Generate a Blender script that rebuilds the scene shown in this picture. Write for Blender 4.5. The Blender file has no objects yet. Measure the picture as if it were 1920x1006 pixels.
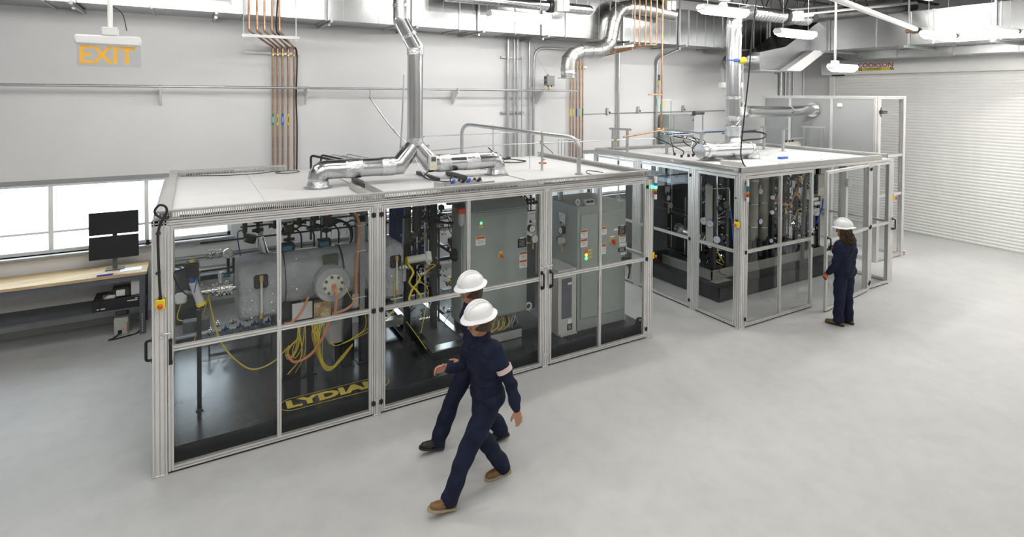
import bpy, math, random
from mathutils import Vector, Matrix
random.seed(7)
S = bpy.context.scene
COL = S.collection
PI = math.pi
# ------------------------------------------------------------------ camera
HCAM, FPX, PY = 3.65, 1045.354, 196.883
_y, _p, _r = math.radians(29.994), math.radians(-1.0691), math.radians(0.36574)
_fw = Vector((math.sin(_y), math.cos(_y), 0)); _rt = Vector((math.cos(_y), -math.sin(_y), 0)); _up = Vector((0, 0, 1))
CF = _fw*math.cos(_p) + _up*math.sin(_p); _u2 = _up*math.cos(_p) - _fw*math.sin(_p)
CR = _rt*math.cos(_r) + _u2*math.sin(_r); CU = _u2*math.cos(_r) - _rt*math.sin(_r)
CC = Vector((0, 0, HCAM))
cam = bpy.data.cameras.new('camera'); camo = bpy.data.objects.new('camera', cam); COL.objects.link(camo)
cam.sensor_width = 36; cam.lens = FPX/1920*36; cam.shift_y = -(503-PY)/1920; cam.clip_start = 0.05; cam.clip_end = 200
camo.matrix_world = Matrix(((CR.x, CU.x, -CF.x, 0), (CR.y, CU.y, -CF.y, 0), (CR.z, CU.z, -CF.z, HCAM), (0, 0, 0, 1)))
S.camera = camo
# ------------------------------------------------------------------ world (even overcast sky outside the windows)
wd = bpy.data.worlds.new('overcast_sky'); S.world = wd; wd.use_nodes = True
wd.node_tree.nodes['Background'].inputs[0].default_value = (0.86, 0.94, 1.0, 1)
wd.node_tree.nodes['Background'].inputs[1].default_value = 4.5
S.view_settings.view_transform = 'Standard'; S.view_settings.look = 'None'
S.view_settings.exposure = 0.69; S.view_settings.gamma = 1.0; S.view_settings.use_curve_mapping = False
LAMP = 33.0          # emission of every lamp diffuser in the hall
S.cycles.transparent_max_bounces = 28
S.cycles.max_bounces = 8; S.cycles.diffuse_bounces = 4; S.cycles.glossy_bounces = 4; S.cycles.caustics_reflective = False; S.cycles.caustics_refractive = False
S.cycles.use_denoising = True; S.cycles.adaptive_threshold = .02

def ray(u, v): return CF + CR*((u-960)/FPX) - CU*((v-PY)/FPX)
def atY(u, v, c): d = ray(u, v); return CC + d*(c/d.y)
def atX(u, v, c): d = ray(u, v); return CC + d*(c/d.x)
def atZ(u, v, c): d = ray(u, v); return CC + d*((c-HCAM)/d.z)
# ------------------------------------------------------------------ materials
M = {}
def newmat(name):
    m = bpy.data.materials.new(name); m.use_nodes = True
    nt = m.node_tree; b = nt.nodes['Principled BSDF']
    return m, nt, b
def pm(name, col, rough=.5, metal=0, var=.08, scale=6, bump=0, bscale=60, rvar=0, spec=.5, coat=0, stretch=None, detail=4, bdist=.01):
    m, nt, b = newmat(name); N, L = nt.nodes, nt.links
    tc = N.new('ShaderNodeTexCoord'); src = tc.outputs['Object']
    if stretch:
        mp = N.new('ShaderNodeMapping'); mp.inputs['Scale'].default_value = stretch; L.new(src, mp.inputs[0]); src = mp.outputs[0]
    nz = N.new('ShaderNodeTexNoise'); nz.inputs['Scale'].default_value = scale; nz.inputs['Detail'].default_value = detail; L.new(src, nz.inputs['Vector'])
    cr = N.new('ShaderNodeValToRGB')
    lo = [max(0, c*(1-var)) for c in col]; hi = [min(1, c*(1+var)) for c in col]
    cr.color_ramp.elements[0].position = .3; cr.color_ramp.elements[1].position = .7
    cr.color_ramp.elements[0].color = (*lo, 1); cr.color_ramp.elements[1].color = (*hi, 1)
    L.new(nz.outputs['Fac'], cr.inputs[0]); L.new(cr.outputs[0], b.inputs['Base Color'])
    b.inputs['Metallic'].default_value = metal; b.inputs['Roughness'].default_value = rough
    b.inputs['Specular IOR Level'].default_value = spec
    if coat: b.inputs['Coat Weight'].default_value = coat; b.inputs['Coat Roughness'].default_value = .15
    if rvar:
        mr = N.new('ShaderNodeMapRange'); mr.inputs[3].default_value = max(.02, rough-rvar); mr.inputs[4].default_value = min(1, rough+rvar)
        L.new(nz.outputs['Fac'], mr.inputs[0]); L.new(mr.outputs[0], b.inputs['Roughness'])
    if bump:
        n2 = N.new('ShaderNodeTexNoise'); n2.inputs['Scale'].default_value = bscale; n2.inputs['Detail'].default_value = 3; L.new(src, n2.inputs['Vector'])
        bp = N.new('ShaderNodeBump'); bp.inputs['Strength'].default_value = bump; bp.inputs['Distance'].default_value = bdist
        L.new(n2.outputs['Fac'], bp.inputs['Height']); L.new(bp.outputs[0], b.inputs['Normal'])
    M[name] = m; return m
def em(name, col, strength):
    m, nt, b = newmat(name)
    nz = nt.nodes.new('ShaderNodeTexNoise'); nz.inputs['Scale'].default_value = 3
    cr = nt.nodes.new('ShaderNodeValToRGB'); cr.color_ramp.elements[0].color = (*[c*.96 for c in col], 1); cr.color_ramp.elements[1].color = (*col, 1)
    nt.links.new(nz.outputs['Fac'], cr.inputs[0]); nt.links.new(cr.outputs[0], b.inputs['Emission Color'])
    b.inputs['Base Color'].default_value = (*[min(c, .8) for c in col], 1); b.inputs['Emission Strength'].default_value = strength
    M[name] = m; return m
pm('wall_paint', (.76, .76, .76), .6, 0, .02, 1.2, .05, 180)
pm('white_trim', (.82, .82, .80), .45, 0, .02, 3)
pm('white_panel', (.70, .70, .695), .4, 0, .03, 1.5)
pm('grey_panel', (.33, .335, .335), .45, 0, .03, 1.5)
pm('deck_dark', (.085, .075, .062), .8, 0, .25, 3)
pm('joist', (.060, .055, .048), .6, 0, .2, 5)
pm('aluminium', (.80, .79, .77), .36, .6, .05, 5, rvar=.05)
pm('aluminium_plate', (.80, .80, .79), .35, .8, .05, 8)
pm('raceway_grey', (.44, .44, .425), .5, 0, .04, 4)
pm('galvanised', (.42, .425, .425), .26, 1, .05, 1.2)
pm('galvanised_round', (.58, .59, .60), .22, 1, .03, 2)
pm('galvanised_dull', (.46, .46, .44), .38, .95, .05, 10, rvar=.05)
pm('foil', (.68, .69, .70), .25, 1, .06, 12, bump=.9, bscale=42)
pm('strut', (.44, .45, .45), .4, .8, .10, 8)
pm('conduit', (.50, .51, .52), .35, .85, .08, 8)
pm('copper', (.50, .30, .19), .38, .85, .30, 9, rvar=.1)
pm('brass', (.68, .48, .18), .3, .9, .15, 9)
pm('chrome', (.80, .80, .80), .15, 1, .06, 9)
pm('stainless', (.62, .62, .61), .26, 1, .12, 4, rvar=.08)
pm('black_steel', (.022, .024, .027), .36, 0, .35, 2.5, bump=.06, bscale=24, rvar=.12)
pm('black_deck', (.030, .033, .038), .20, 0, .45, 1.6, rvar=.10)
pm('black_plastic', (.018, .018, .020), .45, 0, .2, 9)
pm('rubber', (.015, .015, .016), .6, 0, .2, 9)
pm('insulation', (.42, .435, .45), .7, 0, .18, 4, bump=.8, bscale=14, spec=.3, bdist=.04)
pm('cabinet_green', (.335, .375, .350), .42, 0, .04, 2.5, rvar=.05)
pm('cabinet_grey', (.55, .55, .52), .45, 0, .04, 3)
pm('tray_grey', (.34, .34, .31), .45, 0, .08, 4)
pm('machine_grey', (.085, .095, .10), .5, 0, .15, 5)
pm('cast_dark', (.045, .047, .045), .5, .3, .3, 9, bump=.15)
pm('olive_motor', (.12, .13, .085), .5, 0, .2, 6)
pm('blue_paint', (.045, .11, .36), .4, 0, .15, 4)
pm('blue_part', (.03, .12, .52), .4, 0, .1, 8)
pm('orange_hose', (.66, .27, .11), .45, 0, .12, 9)
pm('yellow_cable', (.74, .58, .05), .45, 0, .12, 9)
pm('yellow_plastic', (.86, .70, .03), .4, 0, .05, 9)
pm('red_plastic', (.72, .09, .02), .35, 0, .08, 9)
pm('orange_print', (.82, .25, .03), .5, 0, .03, 9)
pm('yellow_print', (.80, .62, .10), .5, 0, .08, 9)
pm('black_print', (.02, .02, .02), .6, 0, .1, 9)
pm('red_print', (.40, .05, .04), .6, 0, .1, 9)
pm('white_print', (.85, .85, .84), .5, 0, .02, 9)
pm('green_band', (.03, .25, .14), .5, 0, .05, 9)
pm('blue_band', (.05, .09, .55), .5, 0, .05, 9)
pm('teal_tag', (.05, .30, .45), .5, 0, .05, 9)
pm('wood_top', (.58, .43, .25), .45, 0, .25, 3, stretch=(1, 9, 9), bump=.03)
pm('bench_steel', (.13, .14, .16), .45, .2, .1, 6)
pm('screen_black', (.012, .012, .014), .16, 0, .2, 3)
pm('bin_grey', (.10, .11, .115), .55, 0, .1, 5)
pm('cardboard', (.50, .38, .24), .8, 0, .1, 6)
pm('hat_white', (.86, .86, .86), .32, 0, .02, 5, coat=.3)
pm('navy_cloth', (.013, .017, .038), .82, 0, .30, 7, bump=.35, bscale=26, spec=.2)
pm('skin', (.50, .25, .16), .5, 0, .10, 9, spec=.4)
pm('hair_dark', (.055, .030, .014), .5, 0, .4, 20)
pm('leather_brown', (.20, .105, .04), .5, 0, .25, 12, bump=.2)
pm('boot_dark', (.030, .024, .022), .5, 0, .25, 12, bump=.2)
pm('sole_tan', (.42, .34, .22), .7, 0, .1, 9)
pm('glove_black', (.02, .02, .02), .6, 0, .2, 20)
pm('glove_orange', (.75, .17, .05), .6, 0, .1, 20)
pm('gauge_face', (.85, .85, .82), .4, 0, .02, 9)
pm('cream_plastic', (.70, .68, .60), .4, 0, .05, 6)
pm('lamp_housing', (.75, .75, .74), .4, 0, .03, 4)
pm('blue_tray', (.42, .52, .62), .35, .7, .1, 9)
pm('paper', (.84, .84, .83), .7, 0, .02, 9)
pm('reflective_tape', (.70, .55, .52), .4, 0, .1, 12)
pm('timber', (.50, .30, .13), .7, 0, .2, 5)
em('lamp_glow', (1.0, .985, .95), LAMP)
em('green_glow', (.05, 1.0, .45), 5.0)
em('small_green', (.1, 1.0, .3), 1.2)
em('small_red', (.8, .05, .02), .15)
em('small_amber', (1.0, .62, .05), .8)
pm('lens_blue', (.02, .18, .45), .25, 0, .05, 9)
pm('lens_green', (.01, .22, .10), .25, 0, .05, 9)
pm('lens_amber', (.75, .28, .01), .25, 0, .05, 9)
pm('lens_red', (.42, .025, .01), .25, 0, .05, 9)
def glass(name, tint, ior, rough=.0, base=0.0):
    m = bpy.data.materials.new(name); m.use_nodes = True; nt = m.node_tree; N, L = nt.nodes, nt.links
    N.remove(N['Principled BSDF']); out = N['Material Output']
    tr = N.new('ShaderNodeBsdfTransparent'); gl = N.new('ShaderNodeBsdfGlossy'); gl.inputs['Roughness'].default_value = rough
    nz = N.new('ShaderNodeTexNoise'); nz.inputs['Scale'].default_value = 1.5
    cr = N.new('ShaderNodeValToRGB'); cr.color_ramp.elements[0].color = (*[c*.985 for c in tint], 1); cr.color_ramp.elements[1].color = (*tint, 1)
    L.new(nz.outputs['Fac'], cr.inputs[0]); L.new(cr.outputs[0], tr.inputs[0])
    fr = N.new('ShaderNodeFresnel'); fr.inputs[0].default_value = ior
    ge = N.new('ShaderNodeNewGeometry'); om = N.new('ShaderNodeMath'); om.operation = 'SUBTRACT'; om.inputs[0].default_value = 1; L.new(ge.outputs['Backfacing'], om.inputs[1])
    mu = N.new('ShaderNodeMath'); mu.operation = 'MULTIPLY'; L.new(fr.outputs[0], mu.inputs[0]); L.new(om.outputs[0], mu.inputs[1])   # the sheet reflects at its outer face
    mx = N.new('ShaderNodeMixShader'); L.new(mu.outputs[0], mx.inputs[0]); L.new(tr.outputs[0], mx.inputs[1]); L.new(gl.outputs[0], mx.inputs[2]); L.new(mx.outputs[0], out.inputs[0])
    M[name] = m
glass('clear_pane', (.975, .98, .98), 1.45)
glass('window_glass', (.93, .96, .97), 1.45)
glass('acrylic_sign', (.93, .94, .94), 1.45)
# polished concrete
def concrete():
    m, nt, b = newmat('concrete'); N, L = nt.nodes, nt.links
    tc = N.new('ShaderNodeTexCoord')
    a = N.new('ShaderNodeTexNoise'); a.inputs['Scale'].default_value = .55; a.inputs['Detail'].default_value = 7; a.inputs['Roughness'].default_value = .62; L.new(tc.outputs['Object'], a.inputs['Vector'])
    c = N.new('ShaderNodeTexNoise'); c.inputs['Scale'].default_value = 5; c.inputs['Detail'].default_value = 6; L.new(tc.outputs['Object'], c.inputs['Vector'])
    r1 = N.new('ShaderNodeValToRGB'); r1.color_ramp.elements[0].color = (.535, .535, .525, 1); r1.color_ramp.elements[1].color = (.595, .595, .58, 1)
    r1.color_ramp.elements[0].position = .33; r1.color_ramp.elements[1].position = .66; L.new(a.outputs['Fac'], r1.inputs[0])
    r2 = N.new('ShaderNodeValToRGB'); r2.color_ramp.elements[0].color = (.94, .94, .94, 1); r2.color_ramp.elements[1].color = (1, 1, 1, 1)
    r2.color_ramp.elements[0].position = .34; r2.color_ramp.elements[1].position = .58; L.new(c.outputs['Fac'], r2.inputs[0])
    mx = N.new('ShaderNodeMix'); mx.data_type = 'RGBA'; mx.blend_type = 'MULTIPLY'; mx.inputs[0].default_value = 1
    L.new(r1.outputs[0], mx.inputs[6]); L.new(r2.outputs[0], mx.inputs[7]); L.new(mx.outputs[2], b.inputs['Base Color'])
    mr = N.new('ShaderNodeMapRange'); mr.inputs[3].default_value = .42; mr.inputs[4].default_value = .68; L.new(c.outputs['Fac'], mr.inputs[0]); L.new(mr.outputs[0], b.inputs['Roughness'])
    b.inputs['Specular IOR Level'].default_value = .35
    M['concrete'] = m
concrete()
# ------------------------------------------------------------------ mesh builder
class MB:
    def __init__(s): s.v = []; s.f = []
    def add(s, vs, fs):
        o = len(s.v); s.v += [tuple(v) for v in vs]; s.f += [tuple(i+o for i in f) for f in fs]; return s
    def box(s, x0, x1, y0, y1, z0, z1):
        return s.add([(x0, y0, z0), (x1, y0, z0), (x1, y1, z0), (x0, y1, z0), (x0, y0, z1), (x1, y0, z1), (x1, y1, z1), (x0, y1, z1)],
                     [(3, 2, 1, 0), (4, 5, 6, 7), (0, 1, 5, 4), (1, 2, 6, 5), (2, 3, 7, 6), (3, 0, 4, 7)])
    def cbox(s, x0, x1, y0, y1, z0, z1, c=.005):
        c = min(c, (x1-x0)*.45, (y1-y0)*.45, (z1-z0)*.45); X = (x0, x1); Y = (y0, y1); Z = (z0, z1); vs = []; idx = {}
        for i in (0, 1):
            for j in (0, 1):
                for k in (0, 1):
                    sx, sy, sz = (1-2*i)*c, (1-2*j)*c, (1-2*k)*c
                    for a in range(3):
                        idx[i, j, k, a] = len(vs)
                        vs.append((X[i]+(sx if a != 0 else 0), Y[j]+(sy if a != 1 else 0), Z[k]+(sz if a != 2 else 0)))
        fs = []
        def face(l, n):
            p = [Vector(vs[q]) for q in l]; nn = (p[1]-p[0]).cross(p[2]-p[0])
            fs.append(tuple(l) if nn.dot(n) > 0 else tuple(reversed(l)))
        for a in range(3):
            o1, o2 = [q for q in range(3) if q != a]
            for t in (0, 1):
                l = []
                for p, q in ((0, 0), (1, 0), (1, 1), (0, 1)):
                    key = [0, 0, 0]; key[a] = t; key[o1] = p; key[o2] = q; l.append(idx[(*key, a)])
                n = Vector((0, 0, 0)); n[a] = 2*t-1; face(l, n)
            for p in (0, 1):
                for q in (0, 1):
                    k0 = [0, 0, 0]; k0[o1] = p; k0[o2] = q; k1 = list(k0); k0[a] = 0; k1[a] = 1
                    n = Vector((0, 0, 0)); n[o1] = 2*p-1; n[o2] = 2*q-1
                    face([idx[(*k0, o1)], idx[(*k0, o2)], idx[(*k1, o2)], idx[(*k1, o1)]], n)
        for i in (0, 1):
            for j in (0, 1):
                for k in (0, 1): face([idx[i, j, k, 0], idx[i, j, k, 1], idx[i, j, k, 2]], Vector((2*i-1, 2*j-1, 2*k-1)))
        return s.add(vs, fs)
    def lathe(s, prof, o, ax=(0, 0, 1), n=20, close=False):
        ax = Vector(ax).normalized(); t = Vector((1, 0, 0)) if abs(ax.x) < .9 else Vector((0, 1, 0))
        e1 = ax.cross(t).normalized(); e2 = ax.cross(e1); o = Vector(o); vs = []; fs = []
        for r, h in prof:
            for i in range(n):
                a = 2*PI*i/n; vs.append(o+ax*h+(e1*math.cos(a)+e2*math.sin(a))*max(r, 1e-5))
        m = len(prof)
        for j in range(m-1 if not close else m):
            j2 = (j+1) % m
            for i in range(n):
                i2 = (i+1) % n; fs.append((j*n+i, j*n+i2, j2*n+i2, j2*n+i))
        if not close:
            if prof[0][0] > 1e-4: fs.append(tuple(range(n-1, -1, -1)))
            if prof[-1][0] > 1e-4: fs.append(tuple(range((m-1)*n, m*n)))
        return s.add(vs, fs)
    def cyl(s, a, b, r, r2=None, n=16):
        a = Vector(a); b = Vector(b); L = (b-a).length
        return s.lathe([(r, 0), (r if r2 is None else r2, L)], a, b-a, n)
    def ball(s, c, r, n=12, sc=(1, 1, 1)):
        k0 = len(s.v); m = max(4, n//2)
        s.lathe([(r*math.sin(PI*k/m), -r*math.cos(PI*k/m)) for k in range(m+1)], (0, 0, 0), (0, 0, 1), n)
        for k in range(k0, len(s.v)):
            x, y, z = s.v[k]; s.v[k] = (c[0]+x*sc[0], c[1]+y*sc[1], c[2]+z*sc[2])
        return s
    def tube(s, path, r, n=8, cap=True, rs=None):
        P = [Vector(p) for p in path]; m = len(P); T = []
        for i in range(m):
            d = (P[min(i+1, m-1)]-P[max(i-1, 0)]); T.append(d.normalized() if d.length > 1e-9 else Vector((0, 0, 1)))
        t = Vector((0, 0, 1)) if abs(T[0].z) < .9 else Vector((1, 0, 0)); e = T[0].cross(t).normalized(); vs = []; fs = []
        for i in range(m):
            if i: e = (e - T[i]*e.dot(T[i])); e = e.normalized() if e.length > 1e-6 else T[i].cross(Vector((1, .3, .2))).normalized()
            g = T[i].cross(e); rr = rs[i] if rs else r
            # widen at bends so that the tube keeps its diameter
            if 0 < i < m-1:
                c = (P[i]-P[i-1]).normalized().dot((P[i+1]-P[i]).normalized()); k = 1/max(.6, math.sqrt((1+max(-1, min(1, c)))/2))
            else: k = 1
            for q in range(n):
                a = 2*PI*q/n; vs.append(P[i]+(e*math.cos(a)+g*math.sin(a))*rr*(k if k < 1.3 else 1.3))
        for i in range(m-1):
            for q in range(n):
                q2 = (q+1) % n; fs.append((i*n+q, i*n+q2, (i+1)*n+q2, (i+1)*n+q))
        if cap: fs.append(tuple(range(n-1, -1, -1))); fs.append(tuple(range((m-1)*n, m*n)))
        return s.add(vs, fs)
    def ring(s, c, ax, r, t, n=20):        # torus-like square ring
        return s.lathe([(r-t, -t), (r+t, -t), (r+t, t), (r-t, t)], c, ax, n, close=True)
    def prism(s, poly, a, b, ax='y'):
        n = len(poly); vs = []
        for h in (a, b):
            for p, q in poly: vs.append({'y': (p, h, q), 'x': (h, p, q), 'z': (p, q, h)}[ax])
        fs = [tuple(range(n)), tuple(range(2*n-1, n-1, -1))]+[((i+1) % n, i, n+i, n+(i+1) % n) for i in range(n)]
        return s.add(vs, fs)
    def extr(s, ax, a0, a1, c1, c2, w, h, nu=1, nv=1, sw=.0095, sd=.0115):
        # slotted aluminium profile along ax from a0 to a1, centre (c1,c2) in the two other axes (in x,y,z order)
        loop = []
        def side(p, q, n, inw):
            L = math.dist(p, q); d = ((q[0]-p[0])/L, (q[1]-p[1])/L); loop.append(p)
            for k in range(n):
                m = L*(k+.5)/n
                for t, dep in ((m-sw/2, 0), (m-sw/2, .0045), (m-.0075, .0045), (m-.0075, sd), (m+.0075, sd), (m+.0075, .0045), (m+sw/2, .0045), (m+sw/2, 0)):
                    loop.append((p[0]+d[0]*t+inw[0]*dep, p[1]+d[1]*t+inw[1]*dep))
        x0, x1, y0, y1 = c1-w/2, c1+w/2, c2-h/2, c2+h/2
        side((x0, y0), (x1, y0), nu, (0, 1)); side((x1, y0), (x1, y1), nv, (-1, 0)); side((x1, y1), (x0, y1), nu, (0, -1)); side((x0, y1), (x0, y0), nv, (1, 0))
        return s.prism(loop, a0, a1, ax)
    def xf(s, k0, mat):
        for k in range(k0, len(s.v)): s.v[k] = tuple(mat @ Vector(s.v[k]))
        return s
    def mesh(s, name, off=(0, 0, 0), ang=40, smooth=True):
        me = bpy.data.meshes.new(name)
        me.from_pydata([(x-off[0], y-off[1], z-off[2]) for x, y, z in s.v], [], s.f); me.validate()
        import bmesh as _b
        bm = _b.new(); bm.from_mesh(me); _b.ops.recalc_face_normals(bm, faces=bm.faces); bm.to_mesh(me); bm.free()
        if smooth:
            me.polygons.foreach_set('use_smooth', [True]*len(me.polygons)); me.set_sharp_from_angle(angle=math.radians(ang))
        return me
def wloc(o):
    v = Vector((0, 0, 0))
    while o: v += o.location; o = o.parent
    return v
def part(mb, name, mat, parent=None, label=None, smooth=True, kind=None, ang=40):
    """world-space builder -> one mesh object, child of parent (unrotated)"""
    off = wloc(parent) if parent else Vector((0, 0, 0))
    if parent is None and mb.v:
        xs, ys, zs = zip(*mb.v); off = Vector(((min(xs)+max(xs))/2, (min(ys)+max(ys))/2, min(zs)))
    o = bpy.data.objects.new(name, mb.mesh(name, off, ang, smooth)); COL.objects.link(o)
    o.data.materials.append(M[mat])
    if parent: o.parent = parent
    else: o.location = off
    if label: o['label'] = label
    if kind: o['kind'] = kind
    return o
def put(name, me, mat, parent, loc=(0, 0, 0), rot=(0, 0, 0), sc=(1, 1, 1), label=None):
    """shared mesh data placed at a world location under an unrotated parent"""
    o = bpy.data.objects.new(name, me); COL.objects.link(o)
    if mat and not me.materials: me.materials.append(M[mat])
    if parent: o.parent = parent; o.location = Vector(loc)-wloc(parent)
    else: o.location = loc
    o.rotation_euler = rot; o.scale = sc
    if label: o['label'] = label
    return o
def thing(name, label, cat, loc=(0, 0, 0), group=None):
    o = bpy.data.objects.new(name, None); COL.objects.link(o); o.location = loc; o.empty_display_size = .1
    o['label'] = label; o['category'] = cat
    if group: o['group'] = group
    return o
def tag(o, label, cat, group=None):
    o['label'] = label; o['category'] = cat
    if group: o['group'] = group
    return o
def struct(mb, name, mat, parent=None, **k):
    o = part(mb, name, mat, parent, **k)
    if not parent: o['kind'] = 'structure'
    return o
def fillet(pts, r, seg=5):
    P = [Vector(p) for p in pts]; out = [P[0]]
    for i in range(1, len(P)-1):
        a = (P[i-1]-P[i]); b = (P[i+1]-P[i]); la, lb = a.length, b.length; a = a/la; b = b/lb
        c = max(-1, min(1, a.dot(b))); ang = math.acos(c)
        if ang > PI-.02: out.append(P[i]); continue
        d = min(r/math.tan(ang/2), la*.48, lb*.48)
        p0, p1 = P[i]+a*d, P[i]+b*d
        for k in range(seg+1):
            t = k/seg; out.append(p0*(1-t)**2+P[i]*2*t*(1-t)+p1*t*t)
    out.append(P[-1]); return out
def spline(pts, k=6):
    P = [Vector(p) for p in pts]; P = [P[0]*2-P[1]]+P+[P[-1]*2-P[-2]]; out = []
    for i in range(1, len(P)-2):
        for j in range(k):
            t = j/k; a, b, c, d = P[i-1], P[i], P[i+1], P[i+2]
            out.append(.5*((2*b)+(c-a)*t+(2*a-5*b+4*c-d)*t*t+(3*b-a-3*c+d)*t**3))
    out.append(P[-2]); return out
_txt = {}
def text_mesh(body, size=1, ext=.002, bold=0, sx=1, shear=0):
    k = (body, size, ext, bold, sx, shear)
    if k in _txt: return _txt[k]
    cu = bpy.data.curves.new('lettering', 'FONT'); cu.body = body; cu.size = size; cu.extrude = ext; cu.offset = bold; cu.shear = shear; cu.align_x = 'CENTER'; cu.align_y = 'CENTER'; cu.resolution_u = 3
    o = bpy.data.objects.new('lettering', cu); COL.objects.link(o); bpy.context.view_layer.update()
    me = bpy.data.meshes.new_from_object(o.evaluated_get(bpy.context.evaluated_depsgraph_get()))
    bpy.data.objects.remove(o); bpy.data.curves.remove(cu)
    for v in me.vertices: v.co.x *= sx
    _txt[k] = me; return me
def copy_tree(o, parent=None, dloc=None):
    c = o.copy(); COL.objects.link(c); c.parent = parent
    if dloc is not None: c.location = Vector(dloc)
    for ch in o.children: copy_tree(ch, c)
    return c
# ------------------------------------------------------------------ room shell
XL, XR, YN, W, ZC = -8.0, 16.9, -8.0, 10.75, 6.9
struct(MB().box(XL, XR, YN, W, -.12, 0), 'floor', 'concrete')
HEAD, SILL = 2.255, 1.19
WINS = [(-4.3, .60), (2.62, 5.0), (8.25, 11.7)]
wb = MB().box(XL, XR, W, W+.25, 0, SILL).box(XL, XR, W, W+.25, HEAD, ZC)
px = XL
for a, b in WINS+[(XR, XR)]:
    wb.box(px, a, W, W+.25, SILL, HEAD); px = b
struct(wb, 'wall_back', 'wall_paint', smooth=False)
struct(MB().box(XR, XR+.2, YN, W+.25, 0, ZC), 'wall_right', 'wall_paint')
struct(MB().box(XL-.2, XL, YN, W+.25, 0, ZC), 'wall_left', 'wall_paint')
struct(MB().box(XL-.2, XR+.2, YN-.2, YN, 0, ZC), 'wall_front', 'wall_paint')
for i, (a, b) in enumerate(WINS):
    f = MB()
    f.box(a, b, W+.10, W+.16, SILL, SILL+.05).box(a, b, W+.10, W+.16, HEAD-.05, HEAD).box(a, a+.05, W+.10, W+.16, SILL, HEAD).box(b-.05, b, W+.10, W+.16, SILL, HEAD)
    n = max(1, round((b-a)/1.22)); zt = SILL+.30
    wo = struct(f, 'window_%d' % (i+1), 'white_trim')
    for k in range(1, n):
        x = a+(b-a)*k/n; part(MB().box(x-.03, x+.03, W+.10, W+.16, SILL+.05, HEAD-.05), 'mullion', 'white_trim', wo)
    part(MB().box(a+.05, b-.05, W+.105, W+.155, zt, zt+.035), 'transom', 'white_trim', wo)
    for k in range(n):
        x0, x1 = a+(b-a)*k/n+.035, a+(b-a)*(k+1)/n-.035
        part(MB().box(x0, x1, W+.125, W+.133, SILL+.05, zt), 'pane', 'window_glass', wo)
        part(MB().box(x0, x1, W+.125, W+.133, zt+.035, HEAD-.05), 'pane', 'window_glass', wo)
    part(MB().cbox(a-.06, b+.06, W-.09, W+.10, SILL-.035, SILL, .006), 'sill', 'grey_panel', wo)
    part(MB().box(a-.05, b+.05, W-.012, W, HEAD, HEAD+.07), 'lintel', 'grey_panel', wo)
struct(MB().box(XL, XR, W-.012, W, 0, .10), 'baseboard_back', 'raceway_grey')
struct(MB().box(XR-.012, XR, 10.0, W-.012, 0, .10), 'baseboard_right', 'raceway_grey')
# ceiling with open-web joists
ce = struct(MB().box(XL, XR, YN, W, ZC, ZC+.2), 'ceiling', 'deck_dark')
def joist(y, z0=6.05, sl=-.035):
    j = MB(); zt = lambda x: z0+.62+sl*0*x; zb = lambda x: z0
    x = XL+.05
    j.box(XL+.02, XR-.02, y-.045, y-.008, z0, z0+.04).box(XL+.02, XR-.02, y+.008, y+.045, z0, z0+.04)
    j.box(XL+.02, XR-.02, y-.05, y-.008, z0+.74, z0+.78).box(XL+.02, XR-.02, y+.008, y+.05, z0+.74, z0+.78)
    k = 0
    while x < XR-.5:
        j.cyl((x, y, z0+.02), (x+.42, y, z0+.76), .014, n=5); j.cyl((x+.42, y, z0+.76), (x+.84, y, z0+.02), .014, n=5); x += .84
    part(j, 'joist', 'joist', ce)
for y in (10.0, 8.55, 7.1, 5.65, 4.2, 2.75, 1.3): joist(y)
for k, (x, mt) in enumerate(((9.6, 'joist'), (12.4, 'joist'), (14.2, 'timber'), (15.6, 'joist'))):
    part(MB().box(x-.06, x+.06, YN+.1, W-.02, 6.83-.0, 6.89), 'purlin', mt, ce)
# roll-up door on the right wall
DY0, DY1, DZ = 4.7, 9.72, 4.30
d1 = struct(MB().box(XR-.03, XR-.002, DY0, DY1, 0, DZ), 'door_1', 'white_panel')
sl = MB(); hh = .0796
pr = [(-.030, 0), (-.030, .012), (-.046, .028), (-.050, .045), (-.046, .062), (-.030, .0775), (-.028, .0775), (-.028, 0)]
sl.prism([(p, q) for p, q in pr], 0, DY1-DY0-.1, 'x')
for i, (x, y, z) in enumerate(sl.v): sl.v[i] = (y, x, z)
slm = sl.mesh('slat', ang=25)
for k in range(54): put('slat', slm, 'white_trim', d1, (XR-.004, DY0+.05, .005+k*hh))
part(MB().cbox(XR-.11, XR-.002, DY1-.02, DY1+.13, 0, DZ+.02, .008), 'guide', 'white_trim', d1)
part(MB().cbox(XR-.11, XR-.002, DY0-.13, DY0+.02, 0, DZ+.02, .008), 'guide', 'white_trim', d1)
part(MB().prism([(XR-.002, DZ), (XR-.36, DZ), (XR-.42, DZ+.08), (XR-.42, DZ+.34), (XR-.34, DZ+.44), (XR-.002, DZ+.44)], DY0-.2, DY1+.2, 'y'), 'hood', 'white_trim', d1)
part(MB().box(XR-.30, XR-.15, DY1-.35, DY1-.05, DZ-.035, DZ+.0), 'hood_bracket', 'black_plastic', d1)
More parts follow.
